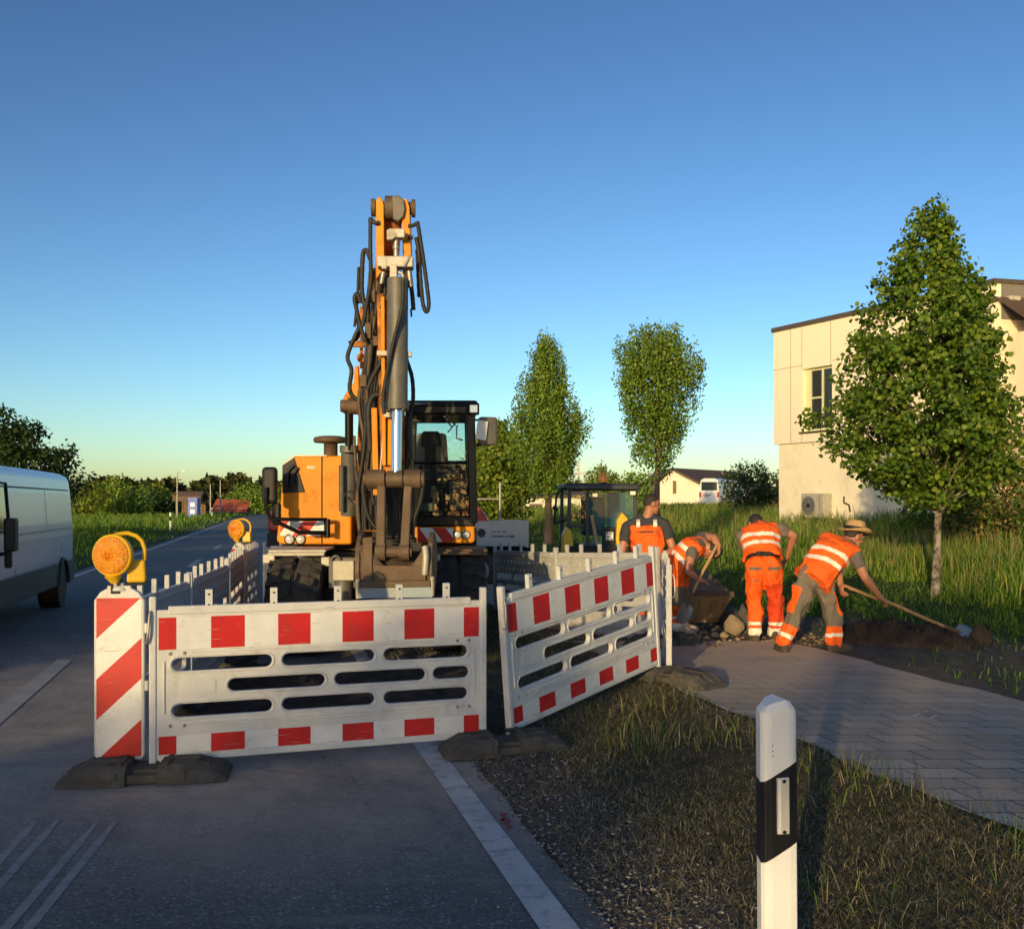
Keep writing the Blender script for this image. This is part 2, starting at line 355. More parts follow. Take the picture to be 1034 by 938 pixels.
def road_material():
    m, nt, b, out = nt_new('asphalt')
    tc = N(nt, 'ShaderNodeTexCoord')
    def noise(s, d=8., r=.65, sx=1., sy=1.):
        mp = N(nt, 'ShaderNodeMapping'); mp.inputs['Scale'].default_value = (sx, sy, 1); nt.links.new(tc.outputs['UV'], mp.inputs[0])
        n = N(nt, 'ShaderNodeTexNoise', Scale=s, Detail=d, Roughness=r); nt.links.new(mp.outputs[0], n.inputs['Vector']); return n.outputs['Fac']
    base = mixc(nt, ramp(nt, noise(1.3), [(.3, 0.), (.7, 1.)]), (.112, .117, .122), (.170, .172, .172))
    sp = noise(95., 3., .75)
    vs_ = N(nt, 'ShaderNodeTexVoronoi', Scale=75.); nt.links.new(tc.outputs['UV'], vs_.inputs['Vector'])
    sv = N(nt, 'ShaderNodeSeparateColor'); nt.links.new(vs_.outputs['Color'], sv.inputs[0])
    base = mixc(nt, 1., base, ramp(nt, sv.outputs[0], [(.0, .62), (.6, .95), (.9, 1.2), (1., 2.1)]), 'MULTIPLY')
    base = mixc(nt, ramp(nt, sp, [(.57, 0.), (.68, .9)]), base, (.30, .29, .28))
    base = mixc(nt, ramp(nt, sp, [(.30, .9), (.44, 0.)]), base, (.03, .031, .034))
    # pale dust trodden and driven over the asphalt round the works
    uv = N(nt, 'ShaderNodeSeparateXYZ'); nt.links.new(tc.outputs['UV'], uv.inputs[0])
    near = ramp(nt, uv.outputs[1], [(.0, 0.), (1., 1.)])
    band = N(nt, 'ShaderNodeMapRange', interpolation_type='SMOOTHSTEP'); nt.links.new(uv.outputs[1], band.inputs[0])
    band.inputs[1].default_value = 3.6; band.inputs[2].default_value = 6.0
    band2 = N(nt, 'ShaderNodeMapRange', interpolation_type='SMOOTHSTEP'); nt.links.new(uv.outputs[1], band2.inputs[0])
    band2.inputs[1].default_value = 13.; band2.inputs[2].default_value = 8.
    mul = N(nt, 'ShaderNodeMath', operation='MULTIPLY'); nt.links.new(band.outputs[0], mul.inputs[0]); nt.links.new(band2.outputs[0], mul.inputs[1])
    dn = ramp(nt, noise(1.0, 9., .7, 1., .55), [(.30, 0.), (.60, 1.)])
    mul2 = N(nt, 'ShaderNodeMath', operation='MULTIPLY'); nt.links.new(mul.outputs[0], mul2.inputs[0]); nt.links.new(dn, mul2.inputs[1])
    mul3 = N(nt, 'ShaderNodeMath', operation='MULTIPLY'); nt.links.new(mul2.outputs[0], mul3.inputs[0]); mul3.inputs[1].default_value = .95
    base = mixc(nt, mul3.outputs[0], base, (.46, .40, .335))
    sm = ramp(nt, noise(2.2, 6., .6, .45, 2.6), [(.55, 0.), (.68, .8)])
    base = mixc(nt, sm, base, (.255, .235, .205))
    # a fine crack network, a few darker tar stains
    vo = N(nt, 'ShaderNodeTexVoronoi', feature='DISTANCE_TO_EDGE', Scale=.5); nzv = N(nt, 'ShaderNodeTexNoise', Scale=2.5, Detail=6.)
    nt.links.new(tc.outputs['UV'], nzv.inputs['Vector'])
    va = N(nt, 'ShaderNodeVectorMath', operation='MULTIPLY_ADD'); nt.links.new(nzv.outputs['Color'], va.inputs[0]); va.inputs[1].default_value = (.7, .7, 0); nt.links.new(tc.outputs['UV'], va.inputs[2])
    nt.links.new(va.outputs[0], vo.inputs['Vector'])
    base = mixc(nt, ramp(nt, vo.outputs['Distance'], [(.0, .30), (.0035, 0.)]), base, (.02, .02, .022))
    nt.links.new(base, b.inputs['Base Color']); b.inputs['Roughness'].default_value = .8; b.inputs['Specular IOR Level'].default_value = .35
    bp = N(nt, 'ShaderNodeBump', Strength=.35, Distance=.006); nt.links.new(sp, bp.inputs['Height']); nt.links.new(bp.outputs[0], b.inputs['Normal'])
    return m
M['asphalt'] = road_material()

def paver_material():
    m, nt, b, out = nt_new('concrete_pavers')
    tc = N(nt, 'ShaderNodeTexCoord')
    wv = N(nt, 'ShaderNodeTexNoise', Scale=.7, Detail=2.); nt.links.new(tc.outputs['UV'], wv.inputs['Vector'])
    va = N(nt, 'ShaderNodeVectorMath', operation='MULTIPLY_ADD'); nt.links.new(wv.outputs['Color'], va.inputs[0]); va.inputs[1].default_value = (.03, .03, 0); nt.links.new(tc.outputs['UV'], va.inputs[2])
    br = N(nt, 'ShaderNodeTexBrick'); nt.links.new(va.outputs[0], br.inputs['Vector'])
    br.offset = .5
    for k, v in (('Color1', (.36, .32, .285, 1)), ('Color2', (.53, .48, .43, 1)), ('Mortar', (.035, .03, .027, 1)), ('Scale', 1.), ('Mortar Size', .007), ('Mortar Smooth', .25), ('Bias', 0.), ('Brick Width', .30), ('Row Height', .20)):
        br.inputs[k].default_value = v
    n1 = N(nt, 'ShaderNodeTexNoise', Scale=1.2, Detail=8., Roughness=.7); nt.links.new(tc.outputs['UV'], n1.inputs['Vector'])
    n2 = N(nt, 'ShaderNodeTexNoise', Scale=60., Detail=3.); nt.links.new(tc.outputs['UV'], n2.inputs['Vector'])
    c = mixc(nt, ramp(nt, n2.outputs['Fac'], [(.35, .35), (.65, 0.)]), br.outputs['Color'], (.10, .085, .075))
    c = mixc(nt, ramp(nt, n1.outputs['Fac'], [(.44, 0.), (.68, .75)]), c, (.46, .36, .235))
    c = mixc(nt, ramp(nt, n1.outputs['Fac'], [(.28, .6), (.42, 0.)]), c, (.22, .195, .175))
    uv = N(nt, 'ShaderNodeSeparateXYZ'); nt.links.new(tc.outputs['UV'], uv.inputs[0])      # sandy tone painted in for sunlight on the path near the dig
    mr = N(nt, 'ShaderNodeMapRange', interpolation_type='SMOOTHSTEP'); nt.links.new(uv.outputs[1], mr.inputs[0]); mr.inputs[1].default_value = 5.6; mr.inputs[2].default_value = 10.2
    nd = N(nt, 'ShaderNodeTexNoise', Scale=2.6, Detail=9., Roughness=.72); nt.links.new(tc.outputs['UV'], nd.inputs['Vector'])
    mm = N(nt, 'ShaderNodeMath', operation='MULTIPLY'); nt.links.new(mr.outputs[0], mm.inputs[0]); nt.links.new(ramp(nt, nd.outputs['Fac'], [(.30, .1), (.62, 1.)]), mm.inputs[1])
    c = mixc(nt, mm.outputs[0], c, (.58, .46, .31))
    nt.links.new(c, b.inputs['Base Color']); b.inputs['Roughness'].default_value = .85
    bp = N(nt, 'ShaderNodeBump', Strength=.7, Distance=.012)
    iv = N(nt, 'ShaderNodeMath', operation='MULTIPLY_ADD'); nt.links.new(br.outputs['Fac'], iv.inputs[0]); iv.inputs[1].default_value = -1.; nt.links.new(n2.outputs['Fac'], iv.inputs[2])
    nt.links.new(iv.outputs[0], bp.inputs['Height']); nt.links.new(bp.outputs[0], b.inputs['Normal'])
    return m
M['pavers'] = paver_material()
M['road_paint'] = mat('road_paint', (.62, .62, .61), .7, c2=(.47, .47, .465), ns=3, dirt=(.14, .14, .14), dscale=9, dthr=(.50, .72), bump=.15, bs=150)
M['road_paint_old'] = mat('road_paint_worn', (.40, .40, .39), .8, c2=(.32, .32, .31), ns=4, dirt=(.18, .18, .18), dscale=12, dthr=(.55, .78))
M['road_scuff'] = mat('road_scuff', (.36, .35, .34), .8, c2=(.30, .29, .28), ns=4, dirt=(.14, .14, .14), dscale=18, dthr=(.48, .72))
M['spray_red'] = mat('spray_red', (.42, .05, .05), .8, dirt=(.09, .09, .09), dscale=25, dthr=(.42, .6))

def strip(name, tl, ys, lift, m, uv=True, jag=None, kind='structure'):
    """a sheet in road coordinates: columns tl, rows ys"""
    tl, ys = np.asarray(tl, float), np.asarray(ys, float)
    T, Y = np.meshgrid(tl, ys)
    if jag is not None: T = T + jag(T, Y)
    X = road_xy(T, Y); Z = np.interp(T, HT, HZ) + lift
    V = np.stack([X, Y, Z], -1).reshape(-1, 3); a, b_ = len(ys), len(tl)
    I = np.arange(a * b_).reshape(a, b_)
    F = np.stack([I[:-1, :-1], I[:-1, 1:], I[1:, 1:], I[1:, :-1]], -1).reshape(-1, 4)
    o = np_mesh(name, V, F, None, [m])
    if uv:
        u = o.data.uv_layers.new(name='UVMap'); L = F.ravel()
        u.data.foreach_set('uv', np.stack([T.ravel()[L], Y.ravel()[L]], -1).astype(np.float32).ravel())
    o['kind'] = kind
    return o
# ground: one sheet to the horizon
tl = np.unique(np.concatenate([np.linspace(-380, -60, 12), np.linspace(-60, -10, 26), np.linspace(-10, -5.7, 14), [-5.62, -5.5, -3, 0, .17, .24], np.linspace(.3, 2.2, 14), [2.26, 3.3, 4.4], np.linspace(4.5, 16, 60), np.linspace(16, 60, 30), np.linspace(60, 380, 12)]))
ys = np.unique(np.concatenate([np.linspace(-70, -4, 14), np.linspace(-4, 22, 105), np.linspace(22, 60, 50), np.linspace(60, 160, 34), np.linspace(160, 460, 16)]))
T, Y = np.meshgrid(tl, ys); X = road_xy(T, Y); Z = np.interp(T, HT, HZ)
bum = (np.sin(X * 1.7 + Y * .9) * np.cos(Y * 1.3 - X * .7) * .025 + np.sin(X * 4.1) * np.sin(Y * 3.7 + 1) * .012)
Z = Z + bum * sstep(4.7, 6, T) + bum * sstep(-5.8, -8, T) + bum * .8 * sstep(.3, .6, T) * sstep(2.2, 1.9, T)
Z = Z - .04 * ((T > -5.56) & (T < .2)) - .010 * ((T > 2.24) & (T < 4.42))
soilw = sstep(.95, .45, T) * (T > -1) + .0
dug = np.exp(-((Y - 11.4) / 1.5) ** 4) * sstep(1.6, 2.4, T) * sstep(6.6, 5.2, T)
side = sstep(4.3, 4.5, T) * sstep(6.6, 5.9, T) * sstep(5.0, 7, Y) * sstep(13, 12, Y)
soilw = np.maximum(np.maximum(soilw, dug), side * .9)
dryw = np.maximum(sstep(.3, .7, T) * sstep(2.6, 2.1, T), .35 * sstep(4.3, 4.5, T) * sstep(7, 5, T))
dryw = np.maximum(dryw, .8 * sstep(-7, -5.6, T) * (T < -5))
col = np.stack([np.zeros_like(T), dryw, soilw], -1).reshape(-1, 3)
I = np.arange(T.size).reshape(T.shape)
F = np.stack([I[:-1, :-1], I[:-1, 1:], I[1:, 1:], I[1:, :-1]], -1).reshape(-1, 4)
g = np_mesh('ground', np.stack([X, Y, Z], -1).reshape(-1, 3), F, col, ['ground'], smooth=True); g['kind'] = 'structure'
ysr = np.concatenate([np.linspace(-30, 30, 240), np.linspace(30.5, 330, 120)])
def road_jag(T, Y):
    e = .012 * np.sin(Y * 2.3) + .010 * np.sin(Y * 5.9 + 1) + .010 * np.sin(Y * 17)
    return np.where(T > .1, e, 0)
strip('road', [-5.55, -3, -1, .02, .21], ysr, .0, 'asphalt', jag=road_jag)
strip('edge_line', [-.075, .075], np.linspace(-6, 300, 400), .005, 'road_paint')
strip('far_edge_line', [-5.32, -5.19], np.linspace(-6, 300, 400), .005, 'road_paint')
for k, (a, b_) in enumerate([(7.15, 10.4), (16.2, 19.4), (25.5, 29), (35, 39), (46, 51), (58, 64)]):
    strip('centre_line', [-3.12, -2.96], np.linspace(a, b_, 8), .005, 'road_paint_old')
# four old scraped lines on the asphalt in front of the guide board
for (u0, v0, u1, v1) in ((0, 868, 35, 830), (0, 893, 58, 828), (5, 938, 98, 830), (28, 938, 118, 828)):
    a, b_ = P(u0, v0, HC / (v0 - YH) * FPX), P(u1, v1, HC / (v1 - YH) * FPX)
    d = (b_ - a); sd = Vector((d.y, -d.x, 0)).normalized() * .022
    a0 = a - d * .5
    pts = [a0 + (b_ - a0) * i / 12 for i in range(13)]
    mb = MB()
    vs = []
    for i, p in enumerate(pts):
        w = 1 if i < 11 else .6
        vs += [(p - sd * w).xy.to_3d() + Vector((0, 0, .002)), (p + sd * w).xy.to_3d() + Vector((0, 0, .002))]
    mb.add(vs, [(2 * i, 2 * i + 1, 2 * i + 3, 2 * i + 2) for i in range(12)])
    o = mb.build('scraped_line', 'road_scuff'); o['kind'] = 'structure'
mb = MB()
for (u, v, r) in ((508, 824, .018), (511, 830, .02), (514, 836, .014), (507, 829, .012)):
    c = P(u, v, HC / (v - YH) * FPX); c.z = .009
    mb.add([c + Vector((r * math.cos(a) * (1 + .3 * math.sin(3 * a)), r * 2.2 * math.sin(a), 0)) for a in [k * math.pi / 5 for k in range(10)]], [tuple(range(10))])
o = mb.build('spray_mark', 'spray_red'); o['kind'] = 'structure'
def path_jag(T, Y):
    e = .03 * np.sin(Y * 3.1) + .02 * np.sin(Y * 8.3 + 2)
    end = .0
    return np.where(T < 2.3, e, np.where(T > 4.35, -e * .8, 0))
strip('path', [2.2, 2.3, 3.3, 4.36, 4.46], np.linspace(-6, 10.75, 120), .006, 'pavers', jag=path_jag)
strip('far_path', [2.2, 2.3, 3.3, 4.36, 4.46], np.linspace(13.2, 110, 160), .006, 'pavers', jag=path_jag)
# chalk strokes on the pavers
for (u0, v0, u1, v1) in ((917, 723, 936, 717), (940, 724, 946, 721)):
    pa, pb = [P(u, v, (HC - .17) / (v - YH) * FPX) for u, v in ((u0, v0), (u1, v1))]
    d = pb - pa; sd = Vector((d.y, -d.x, 0)).normalized() * .012
    mb = MB(); mb.add([(p + s_ * sd).xy.to_3d() + Vector((0, 0, hz(p.x, p.y) + .011)) for p, s_ in ((pa, -1), (pa, 1), (pb, 1), (pb, -1))], [(0, 1, 2, 3)])
    o = mb.build('chalk_mark', 'road_paint'); o['kind'] = 'structure'

# dark lumpy sheet laid on the ground inside the fence
o = strip('dark_ground_sheet', np.linspace(-1.75, .9, 22), np.linspace(6.95, 9.9, 30), .0, 'soil')
me_ = o.data; V = np.empty(len(me_.vertices) * 3, np.float32); me_.vertices.foreach_get('co', V); V = V.reshape(-1, 3); g_ = np.random.default_rng(8)
tt_ = road_t(V[:, 0], V[:, 1]); e_ = np.minimum(np.minimum(tt_ + 1.75, .9 - tt_), np.minimum(V[:, 1] - 6.95, 9.9 - V[:, 1]))
V[:, 2] += np.where(e_ < .02, -.03, .02 + .09 * np.clip(e_, 0, .6) * (1 + .6 * np.sin(V[:, 0] * 5) * np.cos(V[:, 1] * 4)) + .03 * g_.normal(size=len(V)))
V[:, 0] += np.where(e_ < .02, .06 * g_.normal(size=len(V)), 0); me_.vertices.foreach_set('co', V.ravel()); me_.update()
# ------------------------------------------------------------------ grass, gravel
def blades(name, X, Y, hgt, wid, lean, cols, seed, zoff=0., droop=.35, headfrac=0.):
    g = np.random.default_rng(seed); n = len(X)
    Z = height(X, Y) + zoff
    a = g.uniform(0, 2 * np.pi, n); la = g.uniform(0, 2 * np.pi, n)
    L = lean * g.random(n) ** .7
    side = np.stack([np.cos(a), np.sin(a), np.zeros(n)], -1) * (wid / 2)[:, None]
    ld = np.stack([np.cos(la), np.sin(la), np.zeros(n)], -1)
    base = np.stack([X, Y, Z - .02], -1); up = np.array([0, 0, 1.])
    mid = base + up * (hgt * .58)[:, None] + ld * (hgt * L * .35)[:, None]
    tip = base + up * (hgt * (1 - droop * L))[:, None] + ld * (hgt * L)[:, None]
    V = np.stack([base - side, base + side, mid - side * .8, mid + side * .8, tip - side * .12, tip + side * .12], 1).reshape(-1, 3)
    i = np.arange(n)[:, None] * 6
    F = np.concatenate([i + np.array([0, 1, 3, 2]), i + np.array([2, 3, 5, 4])], 0)
    c = cols[g.integers(0, len(cols), n)] * g.uniform(.75, 1.25, (n, 1))
    c = np.repeat(c[:, None, :], 6, 1)
    o = np_mesh(name, V, F, c.reshape(-1, 3), ['grass']); o['kind'] = 'stuff'
    return o
def scatter(n, d0, d1, margin, keep, seed, power=1.):
    """random ground points inside a widened view wedge, thinner with distance"""
    g = np.random.default_rng(seed); u = g.random(n)
    Y = d0 * (d1 / d0) ** u if power == 1. else (d0 ** power + u * (d1 ** power - d0 ** power)) ** (1 / power)
    X = g.uniform(-margin, margin, n) * Y
    t = road_t(X, Y); k = keep(X, Y, t, g)
    return X[k], Y[k], t[k]
def patch(X, Y, s, ph=0.):
    return .5 + .25 * (np.sin(X * s + ph) * np.cos(Y * s * .8 + ph) + np.sin((X + Y) * s * .6 + 2 * ph) * np.cos((X - Y) * s * 1.3)) 
GREEN = np.array([(.060, .135, .016), (.085, .165, .020), (.115, .195, .026), (.065, .145, .022)])
YGREEN = np.array([(.18, .29, .035), (.23, .32, .045), (.13, .24, .028), (.32, .32, .085), (.10, .20, .024)])
STRAW = np.array([(.30, .235, .11), (.24, .185, .085), (.36, .30, .16), (.10, .12, .03), (.13, .13, .04)])
DRYMIX = np.array([(.11, .16, .04), (.09, .13, .03), (.28, .245, .155), (.19, .175, .105), (.12, .13, .055), (.42, .37, .25), (.15, .15, .075), (.08, .105, .032), (.11, .095, .065), (.12, .14, .045)])
def bound(Y): return 8.1 + .5 * np.sin(Y * .9) + .25 * np.sin(Y * 2.3)
# tall meadow right of the lawn
X, Y, t = scatter(175000, 7, 75, .78, lambda X, Y, t, g: (t > bound(Y)) & (t < 45) & (X > -.05 * Y), 11)
n = len(X); g_ = np.random.default_rng(3)
h_ = (.22 + .26 * g_.random(n)) * (.65 + .6 * patch(X, Y, 1.1)) * np.clip((t - bound(Y)) * .8 + .35, .35, 1)
blades('meadow_grass', X, Y, h_, .007 + .0006 * Y, .55, np.concatenate([GREEN, YGREEN, YGREEN]), 5)
X, Y, t = scatter(26000, 8, 60, .62, lambda X, Y, t, g: (t > bound(Y) + .4) & (t < 40) & (X > 0) & (patch(X, Y, .8, 1.) > .42), 12)
n = len(X)
o = blades('meadow_stalks', X, Y, (.36 + .28 * g_.random(n)), .005 + .0004 * Y, .4, np.array([(.34, .28, .12), (.26, .24, .08), (.30, .27, .13)]), 6)
# mown lawn between path and meadow
X, Y, t = scatter(190000, 5.5, 60, .74, lambda X, Y, t, g: (t > 4.5) & (t < bound(Y) + .3) & ((t > 5.0 + .35 * np.sin(Y * 2)) | (Y > 12.5) | (g.random(len(t)) < .25)) & ~((t < 6.4 + .3 * np.sin(Y * 3)) & (Y > 6.0) & (Y < 12.6) & (g.random(len(t)) < np.clip((Y - 5.5) * .3, 0, .93))), 13)
n = len(X); blades('lawn_grass', X, Y, .05 + .10 * g_.random(n), .006 + .0007 * Y, .9, np.concatenate([GREEN, GREEN, YGREEN[:3], DRYMIX[:2]]), 7)
# dry trampled verge between road and path
def verge_keep(X, Y, t, g):
    p = patch(X, Y, 2.1, .7); e = .55 + .35 * p
    return (t > e) & (t < 2.2) & (g.random(len(t)) < np.clip((t - e) * 2.5, .12, 1) * (.45 + .75 * p))
X, Y, t = scatter(480000, 2.0, 12, .62, verge_keep, 14, 1.25)
n = len(X); g_ = np.random.default_rng(33); blades('verge_grass', X, Y, .02 + .07 * g_.random(n) ** 1.8, .0016 + .0003 * Y, 1.8, DRYMIX, 8, droop=.58)
X, Y, t = scatter(42000, 2.0, 8, .62, lambda X, Y, t, g: (t > 1.0) & (t < 2.24) & (g.random(len(t)) < np.where(t > 1.7, .75, .4) * np.clip(3 * patch(X, Y, 2.6, 2.) - 1.45, .02, 1)), 15, 1.2)
n = len(X); blades('verge_tufts', X, Y, .08 + .16 * g_.random(n), .003 + .0004 * Y, .9, np.concatenate([GREEN[:2], YGREEN[:3], STRAW[:3], DRYMIX]), 9, droop=.4)
X, Y, t = scatter(230000, 2.0, 10, .62, lambda X, Y, t, g: (t > .24) & (t < 2.15) & (g.random(len(t)) < np.clip((t - .1) * 1.1, .10, .8) * (.5 + patch(X, Y, 3.1, .4))), 18, 1.2)
n = len(X); g_ = np.random.default_rng(34); blades('dead_grass', X, Y, .02 + .05 * g_.random(n), .0018 + .0003 * Y, 3.2, np.array([(.34, .29, .19), (.26, .22, .14), (.20, .17, .11), (.42, .37, .26), (.13, .11, .075)]), 12, droop=.30, zoff=.012)
# field left of the road
X, Y, t = scatter(120000, 12, 130, .66, lambda X, Y, t, g: (t < -5.65) & (X < -.12 * Y), 16)
n = len(X); blades('field_grass', X, Y, (.18 + .4 * g_.random(n)) * np.clip((-t - 5.4) * .4, .25, 1.), .006 + .0008 * Y, .6, np.concatenate([GREEN, GREEN, YGREEN]), 10)
# far verge strip beyond the works
X, Y, t = scatter(30000, 12, 80, .5, lambda X, Y, t, g: (t > .4) & (t < 2.1), 17)
n = len(X); blades('roadside_grass', X, Y, .10 + .2 * g_.random(n), .006 + .0007 * Y, .7, np.concatenate([GREEN, YGREEN]), 11)

def pebbles(name, X, Y, size, cols, seed, zoff=0.):
    g = np.random.default_rng(seed); n = len(X)
    oct_ = np.array([(1, 0, 0), (0, 1, 0), (-1, 0, 0), (0, -1, 0), (.1, .1, .7), (0, 0, -.6), (.6, .6, .35), (-.6, .6, .3), (-.6, -.6, .35), (.6, -.6, .3)])
    fc = np.array([(0, 6, 4), (6, 1, 4), (1, 7, 4), (7, 2, 4), (2, 8, 4), (8, 3, 4), (3, 9, 4), (9, 0, 4), (0, 5, 6), (6, 5, 1), (1, 5, 7), (7, 5, 2), (2, 5, 8), (8, 5, 3), (3, 5, 9), (9, 5, 0)])
    P_ = oct_[None] * size[:, None, None] * g.uniform(.6, 1.25, (n, 10, 1)) * g.uniform(.65, 1.2, (n, 1, 3))
    a = g.uniform(0, 2 * np.pi, n); ca, sa = np.cos(a)[:, None], np.sin(a)[:, None]
    x = P_[..., 0] * ca - P_[..., 1] * sa; y = P_[..., 0] * sa + P_[..., 1] * ca
    V = np.stack([x + X[:, None], y + Y[:, None], P_[..., 2] * .8 + (height(X, Y) + zoff + size * .25)[:, None]], -1).reshape(-1, 3)
    F = (np.arange(n)[:, None, None] * 10 + fc[None]).reshape(-1, 3)
    c = np.repeat((cols[g.integers(0, len(cols), n)] * g.uniform(.7, 1.3, (n, 1)))[:, None], 10, 1).reshape(-1, 3)
    o = np_mesh(name, V, F, c, ['stone_bits']); o['kind'] = 'stuff'
    return o
GREY = np.array([(.26, .25, .24), (.18, .172, .165), (.30, .285, .27), (.11, .105, .10), (.14, .13, .12), (.10, .092, .082), (.36, .34, .32)])
X, Y, t = scatter(170000, 2.2, 12, .6, lambda X, Y, t, g: (t > .17) & (t < 1.25) & (g.random(len(t)) < np.clip(1.3 - (t - .2) * 1.2, 0, 1)), 21, 1.2)
sz = .003 + .013 * np.random.default_rng(4).random(len(X)) ** 4
pebbles('gravel', X, Y, sz, GREY, 22, .0)
X, Y, t = scatter(26000, 9.5, 13.5, .5, lambda X, Y, t, g: (t > 2.0) & (t < 5.0) & (Y > 10.5 + .25 * np.sin(t * 5)) & (Y < 13.4), 23)
pebbles('rubble', X, Y, .006 + .028 * np.random.default_rng(5).random(len(X)) ** 4, np.array([(.26, .19, .12), (.19, .14, .09), (.33, .25, .17), (.12, .09, .065)]), 24)
X, Y, t = scatter(9000, 3, 14, .55, lambda X, Y, t, g: (t > -4.5) & (t < .1) & (g.random(len(t)) < .10), 25)
pebbles('grit', X, Y, .002 + .008 * np.random.default_rng(6).random(len(X)) ** 4, np.array([(.30, .28, .25), (.2, .18, .16), (.40, .37, .32)]), 26, .004)
# ================================================================== TREES, SHRUBS
HEART = (np.array([(0, 0, 0), (.42, .22, .10), (.40, .60, .12), (0, 1, -.04), (-.40, .60, .12), (-.42, .22, .10)]), np.array([(0, 1, 2, 3), (0, 3, 4, 5)]))
OVAL = (np.array([(0, 0, 0), (.30, .45, .08), (0, 1, 0), (-.30, .45, .08)]), np.array([(0, 1, 2, 3)]))
def leaf_cloud(name, C, size, cols, seed, shape=HEART, out=None, up=.6, parent=None, matname='leaf'):
    """C (n,3) leaf positions; out (n,3) outward directions"""
    g = np.random.default_rng(seed); n = len(C)
    nrm = g.normal(size=(n, 3)) * .75 + np.array([0, 0, up]) + (out * .7 if out is not None else 0)
    nrm /= np.linalg.norm(nrm, axis=1, keepdims=True) + 1e-9
    tg = g.normal(size=(n, 3)) + np.array([0, 0, -.7]); tg -= nrm * (tg * nrm).sum(1, keepdims=True)
    tg /= np.linalg.norm(tg, axis=1, keepdims=True) + 1e-9
    bt = np.cross(tg, nrm); T, Fc = shape
    s = (size * g.uniform(.6, 1.3, n))[:, None, None]
    V = C[:, None] + s * (T[None, :, :1] * bt[:, None] + T[None, :, 1:2] * tg[:, None] + T[None, :, 2:] * nrm[:, None])
    k = len(T); F = (np.arange(n)[:, None, None] * k + Fc[None]).reshape(-1, 4)
    c = np.repeat((cols[g.integers(0, len(cols), n)] * g.uniform(.75, 1.3, (n, 1)))[:, None], k, 1).reshape(-1, 3)
    return np_mesh(name, V.reshape(-1, 3), F, c, [matname], parent)
LIME = np.array([(.065, .135, .012), (.095, .17, .015), (.125, .20, .02), (.05, .105, .011), (.18, .24, .03)])
HORN = np.array([(.13, .22, .026), (.165, .26, .032), (.21, .29, .042), (.10, .18, .022)])
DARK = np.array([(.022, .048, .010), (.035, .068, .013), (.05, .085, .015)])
YEL = np.array([(.13, .20, .020), (.18, .24, .026), (.10, .17, .018), (.22, .25, .035)])
RUSTY = np.array([(.06, .12, .016), (.09, .16, .02), (.24, .18, .06), (.12, .18, .025), (.05, .10, .014), (.28, .20, .08)])
def crown_clumps(base, prof, nclump, seed, shell=.55, wob=.14):
    """clump centres inside a lopsided envelope; prof = [(z, left radius, right radius)] above base"""
    g = np.random.default_rng(seed); zs = np.array([p[0] for p in prof]); l = np.array([p[1] for p in prof]); r = np.array([p[2] for p in prof])
    rm = (l + r) / 2; zz = np.linspace(zs[0], zs[-1], 400); w = np.interp(zz, zs, rm) ** 1.25 + .07; cdf = np.cumsum(w) / w.sum()
    z = np.interp(g.random(nclump), cdf, zz); a = g.uniform(0, 2 * np.pi, nclump)
    side = np.cos(a); rad = np.where(side > 0, np.interp(z, zs, r), np.interp(z, zs, l))
    rad = rad * (1 + wob * np.sin(3 * a + z * 2.1) + wob * .8 * np.sin(5 * a - z * 3.3 + 1))
    rho = g.random(nclump) ** shell
    d = np.stack([np.cos(a), np.sin(a), np.zeros(nclump)], -1)
    return np.array(base) + d * (rad * rho)[:, None] + np.array([0, 0, 1.]) * z[:, None], d, rho
def limb(mb, p0, p1, r0, r1, sag=.1, n=5):
    p0, p1 = Vector(p0), Vector(p1); pts = []
    for i in range(n + 1):
        f = i / n; p = p0.lerp(p1, f); p.z -= sag * math.sin(f * math.pi) * (p1 - p0).length; pts.append(p)
    mb.tube(pts, [r0 + (r1 - r0) * i / n for i in range(n + 1)], 6)
def tree(name, label, cat, x, y, prof, trunk_h, r0, nclump, per, leafsize, cols, seed, shape=HEART, group=None, bark='bark', clump_r=.3, top=None, lean=(0, 0), shell=.55, branches=26, z0=None, wob=.14, up=.55, aniso=(1, 1, .8)):
    b = Vector((x, y, hz(x, y) if z0 is None else z0)); t = thing(name, label, cat, b, group)
    C, d, rho = crown_clumps(b, prof, nclump, seed, shell, wob); g = np.random.default_rng(seed + 1)
    top = prof[-1][0] * .93 if top is None else top
    mb = MB(); pts, rs = [], []
    for i in range(9):
        f = i / 8; pts.append(b + Vector((lean[0] * f + .03 * math.sin(f * 7 + seed), lean[1] * f + .03 * math.cos(f * 5 + seed), top * f - .05)))
        rs.append(r0 * (1.25 if i == 0 else 1) * (1 - .85 * f))
    mb.tube(pts, rs, 10)
    order = g.permutation(nclump)[:branches]
    for k in order:
        c = Vector(C[k]); h0 = max(trunk_h, (c.z - b.z) - .9 * math.hypot(c.x - b.x, c.y - b.y)); f = min(.95, h0 / top)
        s = b + Vector((lean[0] * f, lean[1] * f, top * f)); limb(mb, s, c, r0 * .35 * (1 - .6 * f), r0 * .07, -.06)
    mb.build('trunk', bark, t)
    L = np.repeat(C, per, 0); n = len(L); v = g.normal(size=(n, 3)); v /= np.linalg.norm(v, axis=1, keepdims=True)
    out = v * .6 + np.repeat(d, per, 0) * .5
    L = L + v * (clump_r * g.random(n) ** .45)[:, None] * np.array(aniso)
    leaf_cloud('crown', L, leafsize, cols, seed + 2, shape, out, up, t)
    return t
